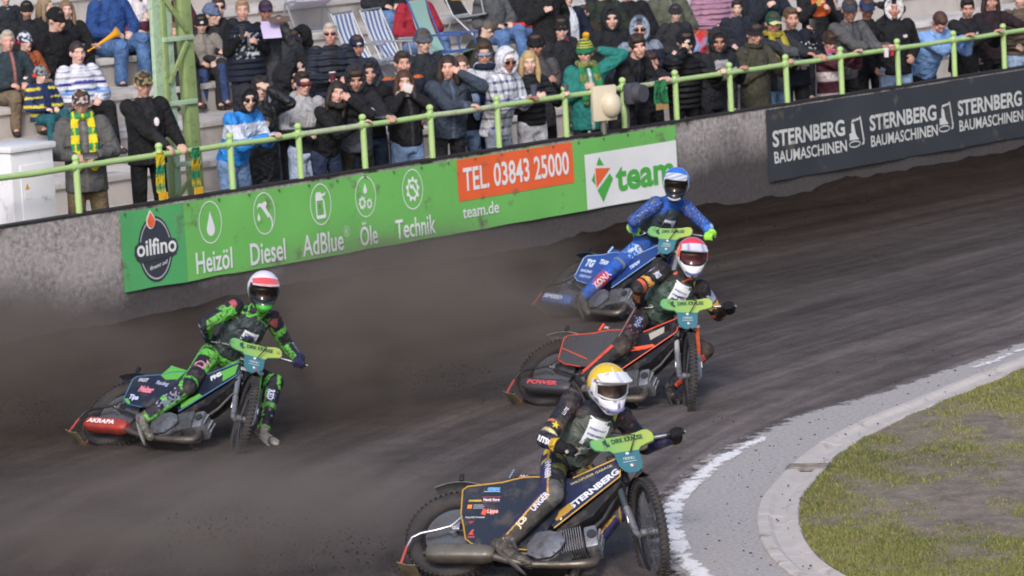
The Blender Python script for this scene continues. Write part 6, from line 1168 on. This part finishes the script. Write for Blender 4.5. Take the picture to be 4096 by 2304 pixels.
def style_red(co, k, t, out, front, r, n1, n2):
    c = np.tile(lin('#191822'), (len(co), 1)); arm = np.isin(k, (1, 3)); fore = np.isin(k, (2, 4)); th = np.isin(k, (5, 7)); sh = np.isin(k, (6, 8))
    put(c, arm & (t > .86) & (t < .97), '#e8623c'); put(c, fore & (t > .04) & (t < .16), '#e8623c'); put(c, fore & (t > .2) & (t < .8) & (out > -.1), '#d09862'); put(c, fore & (np.sin(t * 40) > .55), '#24222a'); put(c, arm & (t > .55) & (t < .78) & (n2 > -.1), '#c99a4a'); put(c, arm & (t > .2) & (t < .5) & (out > .2) & (n2 > -.05), '#9aa4c4')
    put(c, th & (t > .25) & (t < .5) & (front > .4) & (n1 > .3), '#7d84b4'); put(c, th & (t > .55) & (t < .72) & (front > .4) & (n1 > .3), '#a8506a'); put(c, (th | sh) & (np.abs(out - .55) < .12), '#9b6a66'); put(c, sh & (np.abs(out - .5) < .2), '#d4503c'); put(c, sh & (t > .02) & (t < .09), '#f0683c'); put(c, (th & (t > .9)), '#3a3230'); put(c, (k == 0) & (n2 > .3), '#e06a44'); return c
def style_blue(co, k, t, out, front, r, n1, n2):
    c = np.tile(lin('#2159b8'), (len(co), 1)); arm = np.isin(k, (1, 3)); fore = np.isin(k, (2, 4)); th = np.isin(k, (5, 7)); sh = np.isin(k, (6, 8))
    put(c, arm & (n1 > .05) & (front > -.2), '#2a3560'); put(c, arm & (n1 > .32), '#7d86b4'); put(c, fore & (t > .3), '#4a8ae6'); put(c, fore & (out > .4), '#c4d4f2'); put(c, th & (t > .3) & (t < .7) & (front > .2) & (n1 > .18), '#9fc0f4'); put(c, th & (t > .90) & (t < .985), '#7f8c80'); put(c, sh & (t > .25) & (t < .62) & (front > .35) & (n1 < .25), '#b83a52'); put(c, sh & (t > .1), '#1f56a6') if False else None; return c

def helmet(parent, hc, M, style, s=1.0):
    """shell with eye port and chin bar, peak, goggles"""
    A, E_ = 60, 34; V = {}; verts = []; cols = []
    def sm(x): x = max(0.0, min(1.0, x)); return x * x * (3 - 2 * x)
    def pt(az, el, k=1.0):
        ca, sa, ce, se = math.cos(az), math.sin(az), math.cos(el), math.sin(el); d = math.degrees(el); x = .128 * sa * ce; y = -.148 * ca * ce + .006; z = .138 * se + .018
        w = sm((-d - 8) / 22) * sm((ca - .15) / .6); y -= .062 * w * ca; x *= 1 - .18 * w; z -= .045 * w
        if d < -30: z = max(z, -.145)
        return np.array([x, y, z]) * k
    els = np.radians(np.linspace(-58, 90, E_)); azs = np.linspace(-math.pi, math.pi, A, endpoint=False)
    for i_, el in enumerate(els):
        for j, az in enumerate(azs): V[(i_, j)] = len(verts); verts.append(hc + M @ (pt(az, el) * s)); cols.append(style['shell'](math.degrees(az), math.degrees(el)))
    F = []
    for i_ in range(E_ - 1):
        for j in range(A):
            el = math.degrees((els[i_] + els[i_ + 1]) / 2); az = math.degrees(azs[j]) + 3
            if abs(az) < 60 and -19 + 6 * (abs(az) / 60) ** 2 < el < 20 - 4 * (abs(az) / 60) ** 2: continue
            F.append([V[(i_, j)], V[(i_, (j + 1) % A)], V[(i_ + 1, (j + 1) % A)], V[(i_ + 1, j)]])
    h = obj("helmet", new_mesh("helmet", verts, F, True, cols=np.array(cols)), mat("helmet_shell", '#ffffff', .22, vcol=True, coat=.5, dirt=MUD, dirt_scale=12, dirt_amt=.04), parent); q = h.modifiers.new("t", 'SOLIDIFY'); q.thickness = .012; q.offset = -1
    # peak
    L_ = []; n = 13
    for t in np.linspace(0, 1, 8):
        top = []; bot = []
        for a in np.radians(np.linspace(-58, 58, n)):
            b = pt(a, math.radians(34 - 6 * (a / 1.0) ** 2)); f = np.array([math.sin(a) * .25, -1.0, -.34 + .10 * t]); p = b * 1.05 + unit(f) * .138 * t * math.cos(a * .95) ** .7 + np.array([-math.sin(a) * .02 * t, 0, .020 + .016 * math.cos(a * 1.4)]); top.append(hc + M @ (p * s)); bot.append(hc + M @ ((p - np.array([0, 0, .005])) * s))
        L_.append(top + bot[::-1])
    r = Raw().rings(L_); me = r.mesh("helmet_peak"); N_ = len(me.vertices); set_cols(me, np.array([style['peak'](i_ % (2 * n), i_ // (2 * n)) for i_ in range(N_)])); smooth_angle(me, 50); obj("helmet_peak", me, _mats["helmet_shell"], h)
    # goggles: lens in the port, frame round it, strap
    g = []; fr = []
    for el in np.radians(np.linspace(-17, 17, 9)): g.append([hc + M @ (pt(a, el, .965) * s) for a in np.radians(np.linspace(-56, 56, 19))])
    me = new_mesh("goggle_lens", [p for row in g for p in row], [[i_ * 19 + j, i_ * 19 + j + 1, (i_ + 1) * 19 + j + 1, (i_ + 1) * 19 + j] for i_ in range(8) for j in range(18)], True); go = obj("goggle_lens", me, style['lens'], h)
    bd = [(a, 17 - 4 * (a / 56) ** 2) for a in range(-56, 57, 8)] + [(a, -17 + 5 * (a / 56) ** 2) for a in range(56, -57, -8)]; rmesh(Raw().tube([hc + M @ (pt(math.radians(a), math.radians(e), .985) * s) for a, e in bd], .008 * s, 6, True), "goggle_frame", style['frame'], go, 60)
    # chin vents
    if style.get('chin'): rmesh(Raw().tube([hc + M @ (pt(math.radians(a), math.radians(-34 + .004 * a * a), 1.012) * s) for a in range(-36, 37, 6)], .010 * s, 6), "chin_vent", style['chin'], h, 60)
    return h

def wrap_decal(target, bvh, root, s, centre, ax, ay, w, h, m, bold=.03, name="lettering", poly2=None):
    """project flat lettering from the outside on to a curved part; coordinates in world space"""
    ax = unit(ax); ay = unit(ay); n = np.cross(ax, ay); c = np.array(centre, float)
    if poly2 is None: v, f = text_fit(s, w, h, bold); v = v - np.array([w / 2, h / 2])
    else: v, f = poly2; v = np.array(v)
    out = []
    for p in v:
        o = c + ax * p[0] + ay * p[1] - root; hit = bvh.ray_cast(Vector(o + n * .15), Vector(-n), .4)
        out.append(np.array(hit[0]) + n * .004 if hit[0] is not None else o)
    return obj(name, new_mesh(name, out, f), m, target)
def star(r=.03): return [(r * (1 if k % 2 == 0 else .42) * math.sin(k * math.pi / 5), r * (1 if k % 2 == 0 else .42) * math.cos(k * math.pi / 5)) for k in range(10)], [list(range(10))]

m_suit = mat("suit_cloth", '#ffffff', .7, vcol=True, var=.14, vscale=16, bump=.03, bscale=16, dirt='#57504b', dirt_scale=9, dirt_amt=.30)
POST = []
def make_rider(key, label, style, hy, hr, hp, hstyle, glove, boots, bib, decals):
    jw = RIDE[key]['j']; root = np.array([jw['pel'][0], jw['pel'][1], 0.0]); J = {k: np.array(v) - root for k, v in jw.items()}; J['hc'] = J.pop('head') + np.array([0, -.01, .0]); J['M'] = M = rotm('Z', hy) @ rotm('Y', hr) @ rotm('X', hp)
    e = empty("person", root); tag(e, label, "person", "speedway riders")
    hb, ed = BIKES[key][1], BIKES[key][2]
    for q in 'LR':
        hw = hb[q] - root; d = unit(hw - J['e' + q]); bar = ed[q]; J['w' + q] = hw - unit(d - bar * (d @ bar) * .8) * .065; J['p' + q] = hw; J['n' + q] = np.array([0, -.2, -1.0])
    melt("body", body_raw(J, .96, False, False), .014, 1, face_cols(J, .96, '#b88f80', '#3a2c26'), m_skin, e)
    # suit
    r = Raw(); r.loft(torso_rings(J, [(-.16, .11, .09, 0), (0, .155, .12, 0), (.3, .155, .12, 0), (.65, .18, .135, -.01), (.88, .17, .11, 0), (.99, .095, .09, 0), (1.14, .078, .08, -.01), (1.24, .074, .078, -.015)]), 18); lift = np.array([0, 0, .012])
    for q in 'LR':
        r.capsule(J['s' + q], J['e' + q], .072, .058, 12); r.capsule(J['e' + q], J['w' + q], .060, .042, 12); r.ell(J['s' + q] + lift, .078, .072, .066); r.ell(J['e' + q], .062, .062, .062)
        r.capsule(J['h' + q], J['k' + q], .098, .074, 12); r.capsule(J['k' + q], J['a' + q], .074, .055, 12); kn = unit(J['k' + q] - (J['h' + q] + J['a' + q]) / 2); r.ell(J['k' + q] + kn * .018, .070, .070, .072)
    suit_after = lambda ob: POST.append(('suit', key, ob, root, J, decals))
    melt("race_suit", r, .0085, 2, suit_cols(J, style), m_suit, e, suit_after)
    # bib over the chest
    r = Raw(); r.loft(torso_rings(J, [(.10, .158, .128, 0), (.3, .163, .13, 0), (.62, .184, .146, -.012), (.82, .165, .128, -.01), (.93, .12, .108, -.008), (.985, .085, .09, 0)]), 18); cb = lin(bib)
    def bcol(co, cb=cb): n = np.array([nz(p[0] * 12, p[1] * 12, p[2] * 12) for p in co]); return cb[None, :] * (1 + .25 * n[:, None])
    melt("race_bib", r, .010, 2, bcol, m_shiny, e, lambda ob: POST.append(('bib', key, ob, root, J, None)))
    # gloves closed round the grips
    for q, c in (('L', 1), ('R', -1)):
        r = Raw(); bar = ed[q]; hw = J['p' + q]; w = J['w' + q]; back = unit(w - hw); dn = unit(np.cross(bar, back)); dn = dn if dn[2] < 0 else -dn; upv = -dn
        r.capsule(w + back * .045, w + (hw - w) * .4, .052, .040, 10); r.ell(hw + back * .012 + upv * .018, .044, .040, .028, np.stack([bar, back, upv], 1)) 
        for k in range(4):
            o = hw + bar * (-.033 + k * .022); p0 = o + upv * .026 + back * .012; p1 = o + upv * .014 - back * .028; p2 = o + dn * .020 - back * .022; p3 = o + dn * .026 + back * .006
            r.capsule(p0, p1, .0125, .012, 7); r.capsule(p1, p2, .012, .0115, 7); r.capsule(p2, p3, .0115, .010, 7)
        t0 = hw - bar * .040 + back * .016; r.capsule(t0, t0 + dn * .016 - back * .024, .013, .012, 7); r.capsule(t0 + dn * .016 - back * .024, hw - bar * .020 + dn * .028 - back * .02, .012, .010, 7)
        cg, cc = lin(glove[0]), lin(glove[1])
        def gcol(co, cg=cg, cc=cc, w=w, back=back): m_ = ((co - w) @ back) > .035; o = np.tile(cg, (len(co), 1)); o[m_] = cc; return o
        melt("glove", r, .0065, 1, gcol, m_cloth, e)
        # boots: shaft, foot, sole
        r = Raw(); a, t_, k_ = J['a' + q], J['t' + q], J['k' + q]; shin = unit(k_ - a); ft = unit(t_ - a); r.capsule(a + shin * .20, a + shin * .02, .062, .056, 12); r.capsule(a - ft * .045 - shin * .035, a + ft * .05 - shin * .03, .042, .044, 10); r.capsule(a + ft * .05 - shin * .03, t_ + ft * .035, .044, .034, 10); r.ell(a + shin * .0, .056, .056, .056)
        bc = lin(boots[0 if q == 'R' else 1]); 
        def btc(co, bc=bc, a=a, t_=t_): n = np.array([nz(p[0] * 16, p[1] * 16, p[2] * 16) for p in co]); o = np.tile(bc, (len(co), 1)); o[n > .15] = lin('#56504b'); return o
        melt("boot", r, .0085, 1, btc, m_shiny, e)
        sc = (a + t_) / 2 - shin * .068 + ft * .02; Mx = np.stack([ft, unit(np.cross(shin, ft)), unit(np.cross(ft, np.cross(shin, ft)))], 1); rmesh(Raw().ell(sc, .15, .045, .014, Mx, 18, 7), "boot_sole", mat("sole_" + boots[2], boots[2], .5, .4 if q == 'L' else 0), e, 60)
    helmet(e, J['hc'] + M @ np.array([0, 0, .012]), M, hstyle, 1.04)
    return e

m_clear = mat("lens_clear", '#22252a', .08, alpha=.55); m_rose = mat("lens_rose", '#5a3038', .06, alpha=.9); m_smoke = mat("lens_smoke", '#1a1616', .1, alpha=.75); m_gf = {k: mat("goggle_frame_" + k, k, .4) for k in ('#b9bcc4', '#e86a4a', '#20222a', '#d8c84a')}
def sh_yellow(a, e):
    if e > 24 - .10 * (abs(a) - 50) * (abs(a) > 50) and abs(a) > 0 and e > (26 if abs(a) < 75 else 8): return lin('#e3bf2e')
    if abs(a) > 75 and e > 0: return lin('#e0bc30')
    if e < -30 and abs(a) < 30: return lin('#c9c6dc')
    return lin('#e2e2ea') if (int((a + 180) / 14) + int((e + 90) / 9)) % 5 else lin('#6a66a0')
def sh_white(a, e):
    if e > 24 or (abs(a) > 70 and e > 6): return lin('#dfdaf0')
    if e < -26 and abs(a) < 42: return lin('#54d044')
    return lin('#2a3038') if abs(a) < 70 else lin('#9fc0b0')
def sh_red(a, e):
    if e > 30 or (abs(a) > 80 and e > 8): return lin('#e2405a')
    if abs(a) > 58 and abs(a) < 74 and e > -8: return lin('#f0603c')
    if e < -40 and abs(a) < 10: return lin('#4a4f94')
    return lin('#e4e4ea')
def sh_blue(a, e):
    if e > 22 or (abs(a) > 66 and e > 0): return lin('#3a74dc')
    return lin('#20242e') if abs(a) < 60 else lin('#cdd4e6')
HS = {'yellow': dict(shell=sh_yellow, peak=lambda i, t: lin('#eeeef6') if i % 13 not in (6,) else lin('#c9c9e4'), lens=m_clear, frame=m_gf['#b9bcc4'], chin=mat("vent_purple", '#7a76ac', .4)),
      'green': dict(shell=sh_white, peak=lambda i, t: lin('#ee5a60') if t < 6 else lin('#e8c8c8'), lens=m_smoke, frame=m_gf['#20222a'], chin=mat("vent_green", '#3a8a34', .5)),
      'red': dict(shell=sh_red, peak=lambda i, t: lin('#e9e6f2') if (i % 13) not in (3, 9) else lin('#a9a6d4'), lens=m_rose, frame=m_gf['#20222a'], chin=mat("vent_blue", '#5a62a4', .4)),
      'blue': dict(shell=sh_blue, peak=lambda i, t: lin('#dfe4f0') if (i + t) % 5 else lin('#4a5a8a'), lens=m_smoke, frame=m_gf['#20222a'], chin=mat("vent_white", '#b9bcc8', .4))}
WH = '#e6e8f4'
BIKES = {}
BIKES['yellow'] = make_bike('yellow', "dark navy motorcycle with gold piping and white sponsor lettering, nearest of all", dict(side='#262d3c', tank='#283050', trim='#c79a3c', silencer='#6a6763', fork=('#4a5560', '#4a5560'), mudguard='#7d8086',
    texts=[("STERNBERG", .79, .478, .40, .044, 45.5, '#d6d9ec', .045), ("JCB", .712, .40, .095, .045, 45.5, '#e8e0b0', .06), ("WILDPUPER GARAGE", .755, .66, .30, .018, 30, '#b9b48a', .02), ("omano", .20, .615, .085, .026, 0, '#6aa6e6', .05), ("Handy Store", .185, .535, .11, .020, 0, '#e0d8e4', .04), ("Lippe", .225, .44, .075, .032, 0, '#e6a09a', .06), ("Freie KFZ-Werkstatt", .085, .40, .13, .013, 0, '#c9ccd8', .02), ("SCHNEIDER", .085, .53, .09, .014, 0, '#d9b83a', .05), ("HWG", .125, .245, .045, .016, 0, '#c0504a', .05), ("ARC", .40, .722, .06, .020, -8, '#d8a0a0', .05)],
    shapes=[([(.085, .475), (.115, .475), (.115, .505), (.085, .505)], -.1125, '#e88a2e', "sponsor_square"), ([(.125, .475), (.195, .475), (.195, .48), (.125, .48)], -.1125, '#9aa0b0', "sponsor_bar"), ([(.125, .488), (.2, .488), (.2, .493), (.125, .493)], -.1125, '#9aa0b0', "sponsor_bar"), ([(.125, .50), (.19, .50), (.19, .505), (.125, .505)], -.1125, '#9aa0b0', "sponsor_bar"), ([(.18, .605), (.29, .605), (.29, .609), (.18, .609)], -.1125, '#a9c4e8', "sponsor_bar"), ([(.17, .562), (.30, .562), (.30, .566), (.17, .566)], -.1125, '#b04a5a', "sponsor_bar"), ([(.17, .525), (.30, .525), (.30, .529), (.17, .529)], -.1125, '#b04a5a', "sponsor_bar"), ([(.125, .27), (.145, .31), (.16, .31), (.15, .285), (.165, .27)], -.1125, '#c0504a', "sponsor_mark"), ([(.11, .375), (.15, .375), (.13, .355)], -.1125, '#a83848', "sponsor_mark"), ([(.185, .43), (.215, .42), (.225, .46), (.195, .475)], -.1125, '#d8584a', "sponsor_mark"), ([(.70, .385), (.80, .487), (.765, .522), (.665, .42)], -.0955, '#b08a3a', "badge_frame")]))
BIKES['green'] = make_bike('green', "motorcycle with green patterned panels and a red silencer kicking up dust", dict(side='#20283c', tank='#1e2638', trim='#3f6fa0', silencer='#b8453e', siltext=("AKRAPA", '#e6d8da'), fork=('#7d8590', '#4fc04a'), mudguard='#2c3c58',
    texts=[("Melzer", .16, .50, .16, .06, -4, '#d87f94', .06), ("FAST", .10, .60, .10, .035, 0, '#b9bcd0', .05), ("Tipa", .10, .42, .11, .045, -4, '#b9c4ea', .06), ("PMS", .84, .66, .10, .05, 40, '#cfd2e2', .06), ("Racing", .30, .585, .14, .035, -6, '#9aa2c0', .05)],
    shapes=[([(.30, .675), (.36, .775), (.55, .735), (.50, .64), (.38, .63)], -.1125, '#5aa848', "green_panel"), ([(.06, .41), (.10, .42), (.16, .37), (.14, .362)], -.1125, '#5aa848', "green_panel"), ([(.88, .75), (1.02, .84), (1.05, .74), (.96, .66), (.93, .72)], -.0955, '#5aa848', "green_panel"), ([(.66, .42), (.80, .52), (.84, .50), (.70, .36)], -.0955, '#5fae45', "green_panel")]))
BIKES['red'] = make_bike('red', "black motorcycle with glossy grey side panel and red piping", dict(side='#3a3a40', side2='#4a4a50', tank='#1e1d24', trim='#e0523c', silencer='#4a4b54', siltext=("POWER", '#c8525a'), fork=('#b6bac4', '#ef6a38'), mudguard='#b9bcc4',
    shapes=[([(.06, .52), (.34, .42), (.34, .412), (.06, .512)], -.1125, '#e0523c', "red_stripe"), ([(.72, .56), (.90, .60), (.93, .58), (.78, .53)], -.0955, '#ef5f3c', "red_stripe"), ([(.70, .53), (.86, .56), (.86, .55), (.70, .52)], -.0955, '#ef5f3c', "red_stripe"), ([(.82, .70), (.94, .78), (.96, .72), (.86, .64)], -.0955, '#a9a49c', "pale_panel")], texts=[("ZFC", .375, .735, .05, .02, -8, '#c9c9d0', .05)]))
BIKES['blue'] = make_bike('blue', "blue motorcycle farthest back in front of the banner end", dict(side='#2a509e', tank='#26468c', trim='#8fb0e0', silencer='#5a7cc8', siltext=("SPEED", '#e0e6f4'), fork=('#8d929c', '#8d929c'), mudguard='#2c3c58', texts=[("TG", .10, .54, .14, .08, -4, '#c4d6f6', .07), ("RACING", .10, .47, .18, .03, -4, '#c4d6f6', .04), ("SPEEDWAY", .12, .41, .20, .028, -4, '#a9c0ec', .04), ("TEAM", .30, .58, .14, .05, -6, '#d0dcf4', .05), ("TEAM", .80, .55, .12, .05, 45, '#d0dcf4', .05)]))
Y = np.array([0, -1.0, 0])
make_rider('yellow', "rider in black and navy suit under a yellow helmet, body hung towards the kerb", style_yellow, 18, 3, 8, HS['yellow'], ('#1d1d22', '#c9a23c'), ('#4a4745', '#5a5754', '#77757a'), '#565f5c',
    [("RITSCHEL", ('eR', 'wR', .52), .19, .038, '#e8e8f6', .05, 'out'), ("BERNAR", ('hR', 'kR', .55), .22, .042, '#cfd0e8', .03, 'out'), ("UNGER", ('kR', 'aR', .22), .15, .040, '#cfd0e8', .03, 'out'), ("JCB", ('kR', 'aR', .62), .08, .038, '#d8d0b4', .04, 'out'), ("*", ('sR', 'eR', .72), .045, .045, '#d9c23a', 0, 'front'), ("LUTE", ('sR', 'eR', .35), .06, .022, '#c9ccd8', .03, 'front')])
make_rider('green', "rider in navy and bright green suit with white helmet and dangling boot", style_green, 8, 8, 8, HS['green'], ('#23264a', '#3a3f6a'), ('#6f6d68', '#8f8d8a', '#a9a7a6'), '#3b454a', [("RED", ('kL', 'aL', .30), .09, .05, '#c0c6e8', .05, 'front'), ("MAX", ('kR', 'aR', .4), .16, .05, '#6a7090', .04, 'front')])
make_rider('red', "rider in black and orange suit with red and white helmet, one boot trailing", style_red, 4, 8, 6, HS['red'], ('#1b1a20', '#2a2830'), ('#24222a', '#2b2a2e', '#5a5654'), '#42544f', [("FUCHS", ('hR', 'kR', .4), .13, .035, '#9aa0d0', .04, 'front'), ("RPX", ('sR', 'eR', .35), .06, .05, '#c4cae0', .05, 'front')])
make_rider('blue', "rider in blue suit with blue helmet and lime gloves, farthest of the four", style_blue, -6, 9, 8, HS['blue'], ('#9ae04e', '#a8e86a'), ('#4a4a4e', '#4a4a4e', '#5a5654'), '#38444c', [("KONA", ('kR', 'aR', .42), .20, .06, '#e0c0cc', .05, 'front'), ("TG", ('hR', 'kR', .45), .14, .09, '#b8d0f6', .06, 'front')])
run_jobs()
for kind, key, ob, root, J, decals in POST:
    me = ob.data; bvh = BVHTree.FromPolygons([v.co[:] for v in me.vertices], [list(p.vertices) for p in me.polygons])
    if kind == 'suit':
        for s, (a, b, t), w, h, cc, bold, side in decals:
            p0, p1 = J[a] + root, J[b] + root; c = p0 + (p1 - p0) * t; d = unit(p1 - p0); view = unit(CP - c); n = unit(view - d * (view @ d))
            if side == 'out': n = unit(n + np.array([-.55, 0, .1])); n = unit(n - d * (n @ d))
            ax = d if d[0] > 0 or True else -d; 
            if abs(d[2]) < .75 and d[0] < 0: ax = -d
            ay = np.cross(n, ax); m_ = mat("ink_" + cc, cc, .5)
            if s == "*": wrap_decal(ob, bvh, root, s, c, ax, ay, w, h, m_, poly2=star(.03), name="star_patch")
            else: wrap_decal(ob, bvh, root, s, c, ax, ay, w, h, m_, bold)
    else:
        x, f, up = frame_of(J['pel'], J['neck'], J['sL'] - J['sR']); n = -f; c = (J['pel'] + (J['neck'] - J['pel']) * (.76 if key in ('yellow', 'red') else .68)) + root; hh, ww = (.19, .15) if key in ('yellow', 'red') else (.085, .14)
        k = 7; v = [(-ww / 2 + ww * i_ / (k - 1), -hh / 2 + hh * j / (k - 1)) for i_ in range(k) for j in range(k)]; fq = [[i_ * k + j, (i_ + 1) * k + j, (i_ + 1) * k + j + 1, i_ * k + j + 1] for i_ in range(k - 1) for j in range(k - 1)]
        pn = wrap_decal(ob, bvh, root, "", c, x, up, ww, hh, mat("bib_white", '#dfe3ee', .5), poly2=(v, fq), name="bib_panel")
        for s, dy, w, h, cc in (("SPEEDWAY", .2, .85, .012, '#6a72b0'), ("STERNBERG", -.02, .8, .014, '#4a52a0'), ("GARDEN", -.28, .8, .018, '#4a9a86')): o_ = wrap_decal(pn, bvh, root, s, c + up * hh * dy + n * .0, x, up, ww * w, h, mat("ink_" + cc, cc, .5), .04); o_.data.transform(Matrix.Translation(Vector(n * .003)))
        wrap_decal(ob, bvh, root, "", c + x * .115 + up * .10, x, up, .03, .04, mat("bib_crest", '#a0a83a', .5), poly2=([(-.018, .02), (.018, .02), (.018, -.008), (0, -.028), (-.018, -.008)], [[0, 1, 2, 3, 4]]), name="bib_crest")
        m_col = mat("bib_collar", '#3a4448', .6)

# ================================================================== dust and haze
def dust_material(name, dens, scale, col=(0.30, 0.255, 0.23)):
    m = bpy.data.materials.new(name); m.use_nodes = True; nt = m.node_tree; N = nt.nodes; L = nt.links; N.remove(N["Principled BSDF"]); v = N.new("ShaderNodeVolumePrincipled"); L.new(v.outputs[0], N["Material Output"].inputs["Volume"])
    v.inputs["Color"].default_value = (*col, 1); v.inputs["Anisotropy"].default_value = 0.2
    tc = N.new("ShaderNodeTexCoord"); ln = N.new("ShaderNodeVectorMath"); ln.operation = 'LENGTH'; L.new(tc.outputs["Object"], ln.inputs[0])
    fo = N.new("ShaderNodeMapRange"); fo.interpolation_type = 'SMOOTHSTEP'; fo.inputs["From Min"].default_value = 1.0; fo.inputs["From Max"].default_value = 0.15; L.new(ln.outputs["Value"], fo.inputs["Value"])
    n = N.new("ShaderNodeTexNoise"); n.inputs["Scale"].default_value = scale; n.inputs["Detail"].default_value = 3; L.new(tc.outputs["Object"], n.inputs["Vector"])
    mr = N.new("ShaderNodeMapRange"); mr.inputs["From Min"].default_value = 0.36; mr.inputs["From Max"].default_value = 0.68; L.new(n.outputs["Fac"], mr.inputs["Value"])
    a = N.new("ShaderNodeMath"); a.operation = 'MULTIPLY'; L.new(fo.outputs[0], a.inputs[0]); L.new(mr.outputs[0], a.inputs[1]); b = N.new("ShaderNodeMath"); b.operation = 'MULTIPLY'; b.inputs[1].default_value = dens; L.new(a.outputs[0], b.inputs[0]); L.new(b.outputs[0], v.inputs["Density"]); return m
def dust(loc, size, rz, dens, scale, label, col=(0.30, 0.255, 0.23)):
    r = Raw().ell((0, 0, 0), 1, 1, 1, None, 24, 15); me = r.mesh("dust_cloud"); o = obj("dust_cloud", me, dust_material("dust_air", dens, scale, col)); o.location = loc; o.scale = size; o.rotation_euler = (0, 0, rz); tag(o, label, "dust", kind="stuff")
dust((-2.4, 27.9, .2), (2.6, 1.6, .62), math.radians(12), 1.6, 1.9, "brown dust hanging low over the near left part of the track", (.44, .37, .325))
dust((-1.0, 33.8, .65), (2.1, 1.5, .95), math.radians(15), 2.9, 2.2, "brown dust thrown up behind the red helmeted rider", (.40, .335, .29))
dust((-4.3, 33.4, .6), (2.0, 1.4, .95), math.radians(15), 2.9, 2.2, "brown dust thrown up behind the white helmeted rider", (.38, .315, .275))
dust((-.9, 39.5, .45), (2.2, 1.3, .75), math.radians(25), 2.2, 2.1, "brown dust thrown up behind the blue helmeted rider", (.36, .30, .265))
dust((-1.7, 26.4, .35), (1.4, .9, .55), math.radians(10), 3.0, 1.8, "brown dust thrown up by the nearest rear wheel", (.42, .365, .335))
# clumps of soil flung back from the rear wheels
def spray(key, n, seed):
    b = RIDE[key]['bike']; rg = np.random.RandomState(seed); V = []; F = []; CL = []; f = np.array([math.cos(b[2]), math.sin(b[2])]); o = np.array([b[0], b[1]]) + f * -.20
    for k in range(n):
        t = rg.rand() ** .7 * 1.9; sp = rg.randn() * .10 * (1 + t); x, y = o - f * t + np.array([-f[1], f[0]]) * (sp + .25 * t); z = .03 + abs(rg.rand() * (.10 + .42 * t * (1 - t / 2.6))); s = (.002 + .008 * rg.rand() ** 4); q = len(V)
        for d_ in ((1, 0, 0), (0, 1, 0), (-1, 0, 0), (0, -1, 0), (0, 0, 1), (0, 0, -1)): V.append((x + d_[0] * s * (.6 + .8 * rg.rand()), y + d_[1] * s * (.6 + .8 * rg.rand()), z + d_[2] * s))
        for a, c in ((0, 1), (1, 2), (2, 3), (3, 0)): F += [(q + a, q + c, q + 4), (q + c, q + a, q + 5)]
        CL += [lin('#3d3532') * (.7 + .6 * rg.rand())] * 6
    return new_mesh("flying_dirt", V, F, False, cols=np.array(CL))
for key, n, seed, nm in (('yellow', 1400, 1, "nearest"), ('green', 1400, 2, "white helmeted rider's"), ('red', 1200, 3, "red helmeted rider's"), ('blue', 900, 4, "blue helmeted rider's")):
    tag(obj("flying_dirt", spray(key, n, seed), _mats["clods"]), "loose soil flung back from the %s rear wheel" % nm, "soil", kind="stuff")
